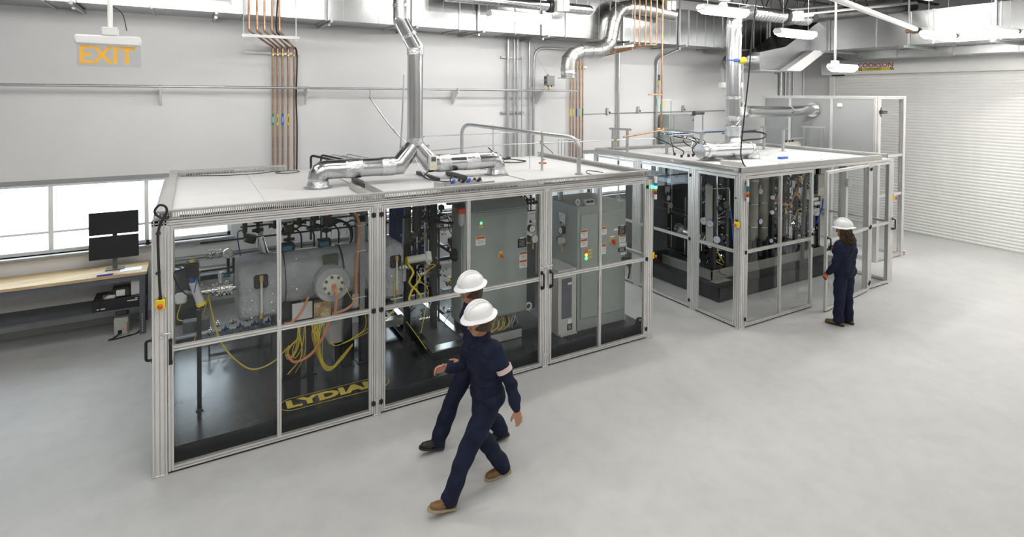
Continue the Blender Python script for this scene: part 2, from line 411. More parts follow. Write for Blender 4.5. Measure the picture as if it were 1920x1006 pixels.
# lettering on the hood
yc = 8.40; hx = XR-.421
tm = text_mesh('COOKSON', .165, .001, .002, 1.12)
put('lettering', tm, 'red_print', d1, (hx-.001, yc-.01, DZ+.23), (PI/2, 0, -PI/2))
cp = part(MB().box(hx-.003, hx, yc-.46, yc+.46, DZ+.085, DZ+.165), 'caution_strip', 'yellow_print', d1)
put('lettering', text_mesh('CAUTION: AUTOMATIC', .036, .0005, .001, 1.1), 'black_print', d1, (hx-.005, yc+.02, DZ+.145), (PI/2, 0, -PI/2))
put('lettering', text_mesh('CLOSING FIRE DOOR', .033, .0005, 0, 1.1), 'black_print', d1, (hx-.005, yc+.02, DZ+.106), (PI/2, 0, -PI/2))
for s in (-1, 1):
    for q in (0, 1):
        y0 = yc+s*.41-q*.05+.02
        part(MB().prism([(y0, DZ+.165), (y0-.022, DZ+.165), (y0-.052, DZ+.085), (y0-.03, DZ+.085)], hx-.006, hx-.003, 'x'), 'stripe', 'black_print', d1)
# ------------------------------------------------------------------ lamps
def lamp(x, y, z, label, hang='wire', group='linear hall lamps', L=.61, top=None):
    t = thing('ceiling_lamp', label, 'lamp', (x, y, z-.09), group)
    h = MB().prism([(y-.08, z), (y-.10, z+.03), (y-.07, z+.085), (y+.07, z+.085), (y+.10, z+.03), (y+.08, z)], x-L, x+L, 'x')
    part(h, 'housing', 'lamp_housing', t)
    g = MB()
    prof = [(y-.078, z), (y-.07, z-.045), (y-.035, z-.075), (y+.035, z-.075), (y+.07, z-.045), (y+.078, z)]
    # tapered diffuser ends
    xs = [(-L+.01, .55), (-L+.07, .95), (-L+.12, 1), (L-.12, 1), (L-.07, .95), (L-.01, .55)]; n = len(prof); vs = []
    for dx, k in xs:
        for p, q in prof: vs.append((x+dx, y+(p-y)*(.8+.2*k), z+(q-z)*k))
    fs = [tuple(range(n-1, -1, -1)), tuple(range((len(xs)-1)*n, len(xs)*n))]
    for i in range(len(xs)-1):
        for j in range(n): fs.append((i*n+j, i*n+(j+1) % n, (i+1)*n+(j+1) % n, (i+1)*n+j))
    g.add(vs, fs); part(g, 'diffuser', 'lamp_glow', t)
    for s in (-1, 1):
        part(MB().box(x+s*(L-.012)-.006, x+s*(L-.012)+.006, y-.085, y+.085, z-.02, z+.05), 'end_clip', 'strut', t)
        if hang == 'wire': part(MB().cyl((x+s*L*.7, y, z+.08), (x+s*L*.7, y, top or ZC), .004, n=5), 'hanging_wire', 'strut', t)
    if hang == 'pipe':
        part(MB().cyl((x-L*.66, y, z+.08), (x-L*.66, y, ZC), .022, n=10), 'stem', 'conduit', t)
        part(MB().cbox(x-L*.66-.06, x-L*.66+.06, y-.06, y+.06, z+.08, z+.15, .01), 'canopy_box', 'lamp_housing', t)
    return t
p = atY(975, 33, 8.4); lamp(p.x, p.y, p.z, 'long glowing hall lamp hanging in front of the wide duct above the first enclosure')
p = atY(1357, 22, 6.9); lamp(p.x, p.y, p.z, 'long glowing lamp at the ceiling above the spiral exhaust stack')
p = atY(1492, 64, 7.1); lamp(p.x, p.y, p.z, 'glowing lamp hanging just right of the spiral exhaust stack')
p = atY(1580, 128, 6.7); lamp(p.x, p.y, p.z, 'low glowing lamp on a pipe stem left of the door hood lettering', 'pipe', L=.43)
p = atY(325, 2, 7.7); lamp(p.x, p.y, p.z, 'large glowing lamp at the top left above the wall', 'wire')
n_ = 0
for x, y in ((15.0, 4.4), (15.0, 2.6), (13.75, 5.75), (13.75, 4.7), (13.75, 3.2), (13.75, 1.6), (13.75, -.4), (13.2, 5.9), (11.2, 7.0), (9.6, 8.2), (7.0, 8.6), (12.2, 3.9), (10.6, 4.7), (8.8, 5.5), (6.5, 6.9), (4.2, 7.0), (2.0, 6.2), (9.0, 1.6), (2.6, 3.4), (.4, 4.0), (-2.0, 5.7), (-1.2, 2.6), (1.4, 1.8), (10.6, -.6), (6.6, -.2), (3.4, 0), (.4, .6), (-2.4, -.6), (7.6, -3.8), (1.6, -3.4), (-4.4, 2.0)):  # extra lamps, added to brighten floor, walls and roll-up door
    n_ += 1; lamp(x, y, 4.35 if x == 15.0 else 4.95 if x == 13.75 else 5.80, 'extra hall lamp added to brighten the floor and walls', group='lamps added to brighten the hall', top=4.855 if x == 15.0 else None)
# ------------------------------------------------------------------ rectangular supply ducts
def duct_seams(mb, x0, x1, y0, y1, z0, z1, step=1.25):
    x = x0+.4
    while x < x1:
        mb.box(x-.012, x+.012, y0-.012, y1, z0-.012, z0).box(x-.012, x+.012, y0-.012, y0, z0, z1); x += step
dt = thing('supply_duct', 'wide galvanised rectangular duct running under the ceiling along the back wall', 'duct', (5, 10.2, 4.9))
YD = 9.86; x = XL+.01; k = 0
while x < 14.6:
    x2 = min(x+1.25, 14.6)
    part(MB().box(x+.004, x2-.004, YD, W-.02, 4.905, 5.78), 'duct_section', 'galvanised', dt, smooth=False)
    part(MB().box(x2-.014, x2+.014, YD-.016, W-.02, 4.889, 5.796), 'joint', 'strut', dt)
    x = x2
bd = MB(); x = XL+.3
while x < 14.5: bd.box(x-.003, x+.003, YD-.003, YD, 4.91, 5.775); x += .3125
part(bd, 'seam_beads', 'strut', dt, kind='stuff', smooth=False)
for i, x in enumerate((-1.4, .35, 2.05, 3.55, 4.9, 6.4, 8.6, 10.4, 12.3, 13.9)):
    part(MB().box(x-.02, x+.02, YD-.06, YD-.02, 4.80, ZC), 'hanger_strap', 'conduit', dt)
    part(MB().box(x-.02, x+.02, YD-.28, W-.02, 4.845, 4.886).box(x-.02, x+.02, YD-.28, W-.02, 4.84, 4.845), 'trapeze_bar', 'strut', dt)
# right side: transition down, second duct along the right wall
td = thing('duct_transition', 'sloping galvanised duct elbow joining the two wall ducts at the room corner', 'duct', (14.5, 9.5, 4.6))
tb = MB()
q = [(12.0, 4.30), (13.3, 4.30), (14.4, 4.86), (14.4, 5.62), (13.0, 4.90), (12.0, 4.72)]
part(MB().prism(q, 8.75, 9.70, 'y'), 'sloping_section', 'galvanised', td)
part(MB().prism([(12.75, 4.29), (13.35, 4.29), (14.42, 4.84), (13.9, 4.84)], 8.55, 8.75, 'y'), 'sloping_lip', 'white_panel', td)
part(MB().tube(fillet([(12.02, 9.22, 4.5), (11.55, 9.22, 4.5), (11.55, 9.22, 3.95)], .3, 6), .27, 20), 'drop_elbow', 'galvanised_round', td)
part(MB().lathe([(.275, 0), (.29, .0), (.29, .12), (.275, .12)], (11.55, 9.22, 3.86), (0, 0, 1), 20), 'outlet_collar', 'white_trim', td)
part(MB().box(12.0, 13.2, 8.72, 9.73, 4.27, 4.30), 'bottom_flange', 'strut', td)
rd = thing('return_duct', 'galvanised rectangular duct running along the wall above the roll-up door', 'duct', (15.2, 7, 4.8))
y = 9.72
while y > -1:
    y2 = y-1.2
    part(MB().box(14.4, 15.5, y2+.004, y-.004, 4.86, 5.62), 'duct_section', 'galvanised', rd, smooth=False)
    part(MB().box(14.386, 15.514, y2-.014, y2+.014, 4.846, 5.634), 'joint', 'strut', rd); y = y2
ld = thing('lower_duct', 'grey rectangular duct hanging in front of the roll-up door hood', 'duct', (15.9, 7, 4.6))
part(MB().prism([(9.55, 4.95), (8.6, 4.66), (8.6, 5.2), (9.55, 5.2)], 15.56, 16.3, 'x'), 'tapered_end', 'galvanised', ld)
y = 8.6
while y > -1:
    y2 = y-1.2
    part(MB().box(15.56, 16.3, y2+.004, y-.004, 4.66, 5.2), 'duct_section', 'galvanised', ld, smooth=False)
    part(MB().box(15.55, 16.31, y2-.014, y2+.014, 4.65, 5.21), 'joint', 'strut', ld); y = y2
for y in (9.3, 8.45, 6.6, 5.0):
    part(MB().box(14.36, 14.385, y-.02, y+.02, 4.8, ZC), 'hanger_strap', 'conduit', rd)
    part(MB().box(14.2, 15.56, y-.02, y+.02, 4.79, 4.845), 'trapeze_bar', 'strut', rd)
# ------------------------------------------------------------------ round ducts
def round_duct(name, label, path, r, seams=(), collars=(), mat='galvanised_round', n=28, bend=.3, extra=None, seg=5, spiral=0):
    P = fillet(path, bend, seg) if bend else [Vector(p) for p in path]
    t = thing(name, label, 'duct', tuple(min(P, key=lambda q: q.z)))
    part(MB().tube(P, r, n), 'tube', mat, t, ang=50)
    # raised seam rings at the path joints
    sm = MB(); L = 0; nxt = .0
    for i in range(1, len(P)):
        d = (P[i]-P[i-1]); l = d.length
        if i < len(P)-1 and l < 1.0 and i % 2 == 0: sm.ring(P[i], (P[i+1]-P[i-1]), r, .006, n)
        if spiral:
            k = spiral
            while k < l: sm.ring(P[i-1]+d*(k/l), d, r+.002, .005, n); k += spiral
    if sm.v: part(sm, 'seams', 'galvanised_round', t, kind='stuff')
    for c, ax, w in collars:
        c = Vector(c); ax = Vector(ax).normalized()
        part(MB().lathe([(r+.001, -w/2), (r+.008, -w/2+.004), (r+.008, w/2-.004), (r+.001, w/2)], c, ax, n), 'foil_tape', 'foil', t)
    return t
# exhaust stack of the first enclosure
mx, my = 2.72, 7.42
st = round_duct('exhaust_stack', 'tall round galvanised exhaust stack rising from the first enclosure roof', [(mx, my, 2.93), (mx, my, 4.30), (mx-.21, my, 4.66), (mx-.21, my, ZC)], .108, bend=.12, seg=3,
    collars=[((mx, my, 4.24), (0, 0, 1), .10), ((mx, my, 2.99), (0, 0, 1), .10), ((mx-.21, my, 4.86), (0, 0, 1), .05), ((mx-.1, my, 4.47), (-.21, 0, .36), .05)])
part(MB().box(mx-.22, mx+.20, my-.04, my-.0, 2.915, 2.935).box(mx-.20, mx+.22, my+.02, my+.06, 2.905, 2.925), 'strut_bar', 'strut', st)
# manifold on the roof
mf = thing('exhaust_manifold', 'round galvanised duct manifold lying on the white roof with taped elbows', 'duct', (mx, my, 2.45))
ml, mr_, r = 1.42, 4.02, .124; zc = 2.665
for x, s in ((ml, 1), (mr_, -1)):
    e = fillet([(x, my-.08*s*0, 2.452), (x, my, zc), (x+s*.5, my, zc)], .24, 4)
    part(MB().tube(e, r, 28), 'elbow', 'galvanised_round', mf, ang=50)
    sm = MB()
    for i in range(1, len(e)-1): sm.ring(e[i], e[i+1]-e[i-1], r+.002, .006, 28)
    part(sm, 'elbow_seams', 'galvanised_round', mf)
    part(MB().lathe([(.02, 0), (r+.055, 0), (r+.055, .008), (.02, .008)], (x, my, 2.445), (0, 0, 1), 28), 'flange', 'strut', mf)
    part(MB().lathe([(r+.001, 0), (r+.022, .004), (r+.004, .075)], (x, my, 2.453), (0, 0, 1), 28), 'foil_tape', 'foil', mf)
    part(MB().lathe([(r+.002, -.11), (r+.006, -.10), (r+.006, .10), (r+.002, .11)], (x+s*.44, my, zc), (1, 0, 0), 28), 'foil_tape', 'foil', mf)
part(MB().cyl((ml+.48, my, zc), (mx-.18, my, zc), r-.002, n=32), 'tube', 'galvanised_round', mf)
part(MB().cyl((mx+.18, my, zc), (mr_-.48, my, zc), r-.002, n=32), 'tube', 'galvanised_round', mf)
part(MB().tube([(mx-.42, my, zc), (mx-.22, my, zc+.02), (mx-.02, my, 2.93)], .116, 24, rs=[.118, .118, .109]), 'wye_branch', 'galvanised_round', mf)
part(MB().tube([(mx+.42, my, zc), (mx+.22, my, zc+.02), (mx+.02, my, 2.93)], .116, 24, rs=[.118, .118, .109]), 'wye_branch', 'galvanised_round', mf)
part(MB().lathe([(r+.003, -.09), (r+.006, -.08), (r+.006, .08), (r+.003, .09)], (mx-.40, my, zc), (1, 0, 0), 28), 'foil_tape', 'foil', mf)
part(MB().lathe([(r+.003, -.09), (r+.006, -.08), (r+.006, .08), (r+.003, .09)], (mx+.42, my, zc), (1, 0, 0), 28), 'foil_tape', 'foil', mf)
for x in (1.95, 3.35):
    part(MB().box(x-.03, x+.03, my-.32, my+.32, 2.444, 2.50), 'support_block', 'black_steel', mf)
vb = thing('airflow_controller', 'small white controller box with wires clipped to the exhaust manifold', 'controller', (mx+.2, my-.2, 2.6))
part(MB().cbox(mx+.14, mx+.24, my-.22, my-.13, 2.60, 2.80, .008), 'housing', 'cream_plastic', vb)
part(MB().box(mx+.155, mx+.225, my-.223, my-.22, 2.72, 2.78), 'display', 'machine_grey', vb)
part(MB().box(mx+.155, mx+.225, my-.223, my-.22, 2.64, 2.655), 'label_strip', 'yellow_print', vb)
part(MB().tube(spline([(mx+.15, my-.18, 2.60), (mx+.04, my-.26, 2.52), (mx+.2, my-.36, 2.47), (mx+.45, my-.5, 2.46)]), .008, 6), 'cable', 'black_plastic', vb)
part(MB().tube(spline([(mx-.04, my-.14, 2.76), (mx-.02, my-.24, 2.66), (mx+.06, my-.2, 2.54), (mx+.14, my-.28, 2.47)]), .006, 6), 'white_wire', 'white_trim', vb)
# swan-neck duct hanging by the wall
sp = [atY(u, v, 9.55) for u, v in ((1066, 146), (1067, 112), (1088, 96), (1122, 95), (1143, 78), (1150, 42), (1163, 17), (1196, 14), (1262, 27))]
P_ = [sp[0], sp[1]*.6+sp[0]*.4]+spline(sp[1:-1], 2)+[sp[-1]]
sd = thing('swan_neck_duct', 'curved galvanised round duct with an open end turned down beside the copper pipes', 'duct', tuple(sp[0]))
part(MB().tube(spline(sp, 2), .155, 28), 'tube', 'galvanised_dull', sd, ang=50)
sm = MB(); Q = spline(sp, 2)
for i in range(1, len(Q)-1): sm.ring(Q[i], Q[i+1]-Q[i-1], .158, .006, 28)
part(sm, 'seams', 'galvanised_round', sd, kind='stuff')
part(MB().lathe([(.14, 0), (.23, 0), (.23, .012), (.15, .012)], sp[0]-Vector((0, 0, .01)), (0, 0, 1), 28), 'flange', 'strut', sd)
part(MB().lathe([(.157, .05), (.165, .06), (.165, .14), (.157, .15)], sp[0], (0, 0, 1), 28), 'foil_tape', 'foil', sd)
# horizontal spiral ducts with dampers
def spiral(label, a, b, r, dm, tail):
    t = round_duct('spiral_duct', label, [a, b], r, bend=0, spiral=.11)
    a, b = Vector(a), Vector(b); d = (b-a).normalized(); c = a+(b-a)*dm
    part(MB().lathe([(r, -.06), (r+.03, -.06), (r+.03, .06), (r, .06)], c, d, 24), 'damper_ring', 'black_steel', t)
    part(MB().cbox(c.x+.02, c.x+.16, c.y-r-.12, c.y-r+.0, c.z-.12, c.z+.10, .008), 'actuator', 'cream_plastic', t)
    part(MB().cbox(c.x+.20, c.x+.33, c.y-r-.10, c.y-r+.02, c.z-.10, c.z+.12, .008), 'actuator', 'white_trim', t)
    part(MB().lathe([(r*math.cos(k*PI/12), r*math.sin(k*PI/12)) for k in range(7)], b, d, 24), 'end_cap', 'galvanised_round', t)
    return t
p0, p1 = atY(836, -8, 9.3), atY(1104, 19, 9.3); spiral('spiral round duct crossing in front of the wide duct above the lamp', p0, p1, .10, .70, 0)
p0, p1 = atY(1205, 8, 9.62), atY(1258, 24, 9.62); spiral('short spiral duct end with damper behind the five copper drops', (p0.x-.6, p0.y, p0.z+.02), (p1.x, p1.y, p0.z), .11, .75, 0)
p1 = atY(1512, 36, 7.9); spiral('spiral duct with damper boxes beneath the roof joists right of the stack', (9.6, 7.9, p1.z), (p1.x, 7.9, p1.z), .15, .72, 0)
# exhaust stack of the second enclosure
SY = 7.25
sx = atY(1374, 250, SY).x
es = round_duct('spiral_stack', 'tall spiral exhaust stack rising from the second enclosure roof', [(sx, SY, 2.74), (sx, SY, 5.2), (sx+1.0, SY+.4, 5.42)], .14, bend=.2, spiral=.115,
    collars=[((sx, SY, 3.22), (0, 0, 1), .09), ((sx, SY, 3.62), (0, 0, 1), .07), ((sx, SY, 5.0), (0, 0, 1), .06)])
part(MB().lathe([(.142, 0), (.155, .012), (.155, .15), (.11, .30), (.10, .34)], (sx, SY, 3.08), (0, 0, -1), 28), 'foil_wrap', 'foil', es)
sn = thing('flow_sensor', 'yellow sensor head on a blue bracket clamped to the spiral stack', 'sensor', (sx+.1, SY-.2, 4.3))
q = atY(1393, 113, SY-.17)
part(MB().lathe([(.0, -.07), (.055, -.065), (.065, -.03), (.062, .03), (.045, .06), (0, .07)], q, (.6, -.75, .2), 18), 'sensor_head', 'yellow_plastic', sn)
part(MB().cbox(q.x-.22, q.x-.03, q.y-.0, q.y+.05, q.z-.03, q.z+.02, .01), 'bracket', 'blue_part', sn)
part(MB().lathe([(.141, -.012), (.148, -.012), (.148, .012), (.141, .012)], (sx, SY, q.z), (0, 0, 1), 24), 'clamp_band', 'blue_paint', sn)
part(MB().tube(spline([q+Vector((0, 0, -.06)), q+Vector((.01, 0, -.5)), (q.x+.03, q.y, 3.42)]), .006, 6), 'cable', 'white_trim', sn)
part(MB().cbox(q.x-.02, q.x+.13, q.y, q.y+.09, 3.28, 3.43, .008), 'junction_box', 'white_trim', sn)
part(MB().tube(spline([(q.x+.05, q.y+.04, 3.42), (q.x+.13, q.y+.04, 3.52), (q.x+.16, q.y+.04, 3.40), (q.x+.05, q.y+.04, 3.24), (sx-.1, SY-.15, 3.1)]), .008, 6), 'white_wire', 'white_trim', sn)
# roof run of the second enclosure
rr = thing('roof_duct', 'shiny taped round duct lying on the second enclosure roof ending in a segmented elbow', 'duct', (9.4, 7, 2.46))
RY = 7.12
path = fillet([(9.46, RY-.06, 2.452), (9.46, RY-.06, 2.635), (8.12, RY+.02, 2.635)], .22, 4)
part(MB().tube(path, .14, 28), 'tube', 'galvanised_round', rr, ang=50)
sm = MB()
for i in range(1, len(path)-1): sm.ring(path[i], path[i+1]-path[i-1], .143, .007, 28)
part(sm, 'seams', 'foil', rr, kind='stuff')
part(MB().lathe([(.142, 0), (.165, .004), (.147, .07)], (9.46, RY-.06, 2.453), (0, 0, 1), 28), 'foil_tape', 'foil', rr)
for x in (9.12, 8.3): part(MB().lathe([(.142, -.08), (.148, -.07), (.148, .07), (.142, .08)], (x, RY-.0, 2.635), (1, -.05, 0), 28), 'foil_tape', 'foil', rr)
part(MB().tube([(sx-.02, RY, 2.66), (sx, SY, 2.82)], .13, 24), 'stack_tee', 'foil', rr)
for x in (8.4, 8.95): part(MB().box(x-.02, x+.02, RY-.25, RY+.25, 2.452, 2.50), 'support_bar', 'strut', rr)
# branch to the tall grey enclosure
br = thing('branch_duct', 'shiny round branch duct bending from the spiral stack into the tall grey panel wall', 'duct', (11, 7.8, 3.3))
bp = [(sx+.08, SY, 3.46), (sx+.5, SY+.12, 3.34), (12.0, 7.95, 3.30), (13.02, 8.05, 3.335)]
bp = fillet(bp, .4, 5); part(MB().tube(bp, .118, 28), 'tube', 'galvanised_round', br, ang=50)
sm = MB()
for i in (1, 2, 3, 4, 5, 6, 7, 8, 9): sm.ring(bp[i], bp[i+1]-bp[i-1], .120, .006, 28)
part(sm, 'seams', 'galvanised_round', br, kind='stuff')
part(MB().lathe([(.12, 0), (.175, 0), (.175, .02), (.12, .02)], (13.03, 8.05, 3.335), (1, 0, 0), 28), 'wall_flange', 'chrome', br)
q = bp[-4]; part(MB().box(11.7, 11.83, 7.79, 7.80, 3.27, 3.30), 'arrow_tag', 'yellow_print', br); part(MB().box(11.83, 11.9, 7.79, 7.80, 3.275, 3.295), 'arrow_head', 'black_print', br)
# ------------------------------------------------------------------ pipes on the back wall
WP = W-.07
bands = ['green_band', 'yellow_print', 'blue_band', 'yellow_print', None]
words = ['with a green band, leftmost of the left copper group', 'with a yellow band, second of the left copper group', 'with a blue band, third of the left copper group', 'with a yellow band, fourth of the left copper group', 'wrapped beside a black cable, rightmost of the left copper group']
for i, (u0, u1) in enumerate(((467, 511.5), (482, 520.5), (496, 530), (510, 540.5), (524, 551.5))):
    a = atY(u0, 30, 9.62); b = atY(u1, 200, WP); zt = 4.62
    t = thing('copper_pipe', 'copper pipe '+words[i], 'pipe', (b.x, WP, 2.0), 'copper pipes of the left wall drop')
    part(MB().tube(fillet([(a.x, 9.62, ZC), (a.x, 9.62, zt), (a.x+.06, 9.75, zt-.02), (b.x, WP, 4.47), (b.x, WP, 1.9)], .05, 3), .0165, 10), 'tube', 'copper', t)
    part(MB().cyl((a.x, 9.62, zt+.03), (a.x, 9.62, zt+.10), .021, n=10), 'fitting', 'copper', t); part(MB().cyl((b.x, WP, 4.36), (b.x, WP, 4.44), .021, n=10), 'fitting', 'copper', t)
    part(MB().lathe([(.016, -.015), (.027, -.015), (.027, .015), (.016, .015)], (b.x, WP, 4.33), (0, 0, 1), 10), 'clamp', 'brass', t)
    if bands[i]:
        part(MB().lathe([(.017, 0), (.0195, 0), (.0195, .20), (.017, .20)], (b.x, WP, 3.08), (0, 0, 1), 10), 'marker_band', bands[i], t)
        part(MB().box(b.x-.006, b.x+.006, WP-.0205, WP-.019, 3.13, 3.23), 'marker_text', 'white_print' if i != 1 and i != 3 else 'black_print', t)
    else:
        part(MB().tube(spline([(a.x-.03, 9.6, ZC-.02), (a.x-.03, 9.6, 5.2), (a.x-.05, 9.6, 4.7), (a.x+.02, 9.72, 4.58), (b.x-.03, WP-.02, 4.5), (b.x+.045, WP-.03, 4.35), (b.x+.03, WP-.03, 3.6), (b.x+.045, WP-.03, 3.0), (b.x+.035, WP-.03, 1.9)], 5), .013, 8), 'black_cable', 'rubber', t)
p0, p1 = atY(453, 63, 9.62), atY(561, 65, 9.62)
t = thing('pipe_trapeze', 'hanging strut bar carrying the five copper pipes', 'pipe hanger', (p0.x, 9.6, p0.z))
part(MB().box(p0.x, p1.x, 9.60, 9.645, p0.z-.045, p0.z), 'bar', 'strut', t)
for x in (p0.x+.03, p1.x-.05): part(MB().cyl((x, 9.62, p0.z-.07), (x, 9.62, ZC), .007, n=6), 'threaded_rod', 'conduit', t)
def strut_bar(label, x0, x1, z, d=.05):
    o = part(MB().box(x0, x1, W-d, W-.002, z-.021, z+.021).box(x0+.02, x1-.02, W-d-.003, W-d, z-.008, z+.008), 'strut_channel', 'strut'); tag(o, label, 'wall strut'); return o
a, b = atY(460, 98, W), atY(561, 103, W); strut_bar('galvanised strut bar behind the left copper pipes', a.x, b.x, (a.z+b.z)/2)
# air rail along the wall
t = thing('air_rail', 'thin horizontal steel air pipe standing off the back wall on brackets', 'pipe', (3, W-.3, 3.7))
part(MB().cyl((XL+.02, W-.30, 3.745), (atY(1085, 170, W-.30).x, W-.30, 3.745), .021, n=10), 'tube', 'conduit', t)
for u in (577, 858, 1018, 300):
    x = atY(u, 168, W-.30).x
    part(MB().prism([(W-.002, 3.73), (W-.34, 3.73), (W-.34, 3.70), (W-.06, 3.45), (W-.002, 3.45)], x-.012, x+.012, 'x'), 'bracket', 'white_trim', t)
    part(MB().ring((x, W-.30, 3.745), (1, 0, 0), .026, .006, 10), 'clamp', 'strut', t)
x = atY(694, 168, W-.3).x
part(MB().cyl((x, W-.30, 3.745), (x, W-.30, 3.58), .02, n=8), 'tee', 'chrome', t)
part(MB().tube(spline([(x, W-.30, 3.58), (x+.05, W-.30, 3.5), (x+.42, W-.45, 2.95), (x+.85, 10.0, 2.45)], 4), .016, 8), 'drop_hose', 'conduit', t)
part(MB().cyl((x+.40, W-.44, 2.99), (x+.45, W-.46, 2.92), .026, n=8), 'coupling', 'conduit', t)
o = part(MB().tube([atY(758, 140, 10.1), atY(754, 232, 10.1), atY(750, 292, 10.1)], .017, 8), 'support_rod', 'conduit'); tag(o, 'slim vertical conduit left of the exhaust stack', 'pipe')
# grey conduits
names = ['thick grey conduit, leftmost of the wall conduit group', 'grey conduit, second of the wall conduit group', 'grey conduit, third of the wall conduit group', 'thin grey conduit, fourth of the wall conduit group', 'tall grey conduit, fifth of the wall conduit group']
for (u, r), nm in zip(((952, .036), (963.5, .022), (970, .02), (978, .012), (992, .026)), names):
    x = atY(u, 200, WP).x
    tag(part(MB().cyl((x, WP, 1.9), (x, WP, 4.88), r, n=10).cyl((x, WP, 4.0), (x, WP, 4.06), r+.005, n=10), 'wall_conduit', 'conduit'), nm, 'conduit', 'conduits on the back wall')
x = atY(1000.5, 200, WP).x
tag(part(MB().tube(fillet([(x, WP, 1.9), (x, WP, 4.72), (x+.85, WP, 4.72)], .3, 6), .026, 10), 'wall_conduit', 'conduit'), 'grey conduit bending right at the top, sixth of the wall group', 'conduit', 'conduits on the back wall')
for u0, u1, v, l in ((938, 980, 107, 'upper'), (938, 980, 211, 'lower')):
    a, b = atY(u0, v, W), atY(u1, v, W); strut_bar(l+' strut bar behind the grey wall conduits', a.x, b.x, a.z)
x = atY(1160, 150, WP).x; tag(part(MB().cyl((x, WP, 1.9), (x, WP, 4.85), .032, n=10), 'wall_conduit', 'conduit'), 'lone grey conduit in the bare wall between the copper groups', 'conduit')
x = atY(1232, 150, WP).x; tag(part(MB().tube(fillet([(x, WP, 2.0), (x, WP, 4.6), (x+.5, WP-.3, 4.86)], .25, 5), .038, 10), 'wall_conduit', 'conduit'), 'grey conduit curving away at its top beside the copper riser', 'conduit')
for k, (u, r) in enumerate(((1464, .05), (1473, .03), (1479, .02), (1488, .025))):
    x = atY(u, 150, WP).x
    tag(part(MB().cyl((x, WP, 1.9), (x, WP, 4.8), r, n=10), 'wall_conduit', 'conduit'), ['thick', 'second', 'third', 'fourth'][k]+' grey conduit from the left, near the far room corner', 'conduit', 'conduits by the far corner')
a, b = atY(1452, 137, W), atY(1476, 137, W); strut_bar('short dark strut bar behind the far corner conduits', a.x, b.x, a.z)
tag(part(MB().cyl((XR-.04, W-.04, 0), (XR-.04, W-.04, 4.84), .03, n=10), 'wall_conduit', 'white_trim'), 'white pipe standing in the far room corner', 'pipe')
# junction box on the air rail
q = atY(1029, 152, W-.28)
t = thing('junction_box', 'grey junction box with black cable glands above the air rail', 'junction box', (q.x, q.y, q.z-.11))
part(MB().cbox(q.x-.09, q.x+.11, W-.36, W-.20, q.z-.10, q.z+.12, .01), 'housing', 'machine_grey' if 0 else 'grey_panel', t)
for dx, dz in ((-.1, .07), (-.1, -.03), (-.03, -.11), (.06, -.11), (-.04, .13)): part(MB().ball((q.x+dx, W-.30, q.z+dz), .022, 8), 'gland', 'black_plastic', t)
part(MB().box(q.x-.02, q.x+.02, W-.31, W-.27, 3.76, q.z-.09), 'stand', 'brass', t)
part(MB().tube(spline([(q.x-.1, W-.3, q.z+.06), (q.x-.3, W-.2, q.z-.1), (q.x-.45, W-.1, q.z-.17)]), .005, 5), 'wire', 'conduit', t)
part(MB().tube(spline([(q.x-.04, W-.3, q.z+.13), (q.x-.2, W-.15, q.z+.5), (q.x-.32, W-.08, q.z+.9)]), .004, 5), 'wire', 'conduit', t)
# second copper group: five drops that run to the wall
bn = ['yellow_print', 'yellow_print', 'blue_band', 'yellow_print', 'green_band']
wd2 = ['first', 'second', 'third', 'fourth', 'fifth']
for i, u in enumerate((1069.5, 1075, 1081, 1087, 1092.5)):
    b = atY(u, 200, WP); yy = 9.30-i*.095; zt = 4.74; xw = 8.30+.06*i; zw = 4.70-.035*i
    xv = atY((1190, 1199, 1210.5, 1220, 1231)[i], 60, yy).x
    t = thing('copper_pipe', wd2[i]+' copper pipe from the left dropping down the wall behind the swan-neck duct', 'pipe', (b.x, WP, 2.0), 'copper pipes of the right wall drop')
    part(MB().tube(fillet([(xv, yy, ZC), (xv, yy, zt), (xw, yy, zt), (xw, WP, zw), (b.x, WP, zw), (b.x, WP, 1.9)], .05, 3), .0165, 10), 'tube', 'copper', t)
    part(MB().lathe([(.016, -.015), (.027, -.015), (.027, .015), (.016, .015)], (b.x, WP, 4.31), (0, 0, 1), 10), 'clamp', 'brass', t)
    part(MB().lathe([(.017, 0), (.0195, 0), (.0195, .18), (.017, .18)], (b.x, WP, 3.15), (0, 0, 1), 10), 'marker_band', bn[i], t)
a, b = atY(1062, 125, W), atY(1098, 125, W); strut_bar('strut bar clamping the right copper group to the wall', a.x, b.x, a.z)
a, b = atY(1165, 99, 9.2), atY(1175, 101, 9.2)
t = thing('pipe_trapeze', 'small white strut trapeze under the right copper run', 'pipe hanger', (a.x, 9.7, 4.68))
part(MB().box(a.x, a.x+.04, 8.85, 9.45, 4.67, 4.715), 'bar', 'white_trim', t)
for y in (8.88, 9.42): part(MB().cyl((a.x+.02, y, 4.55), (a.x+.02, y, ZC), .006, n=6), 'threaded_rod', 'conduit', t)
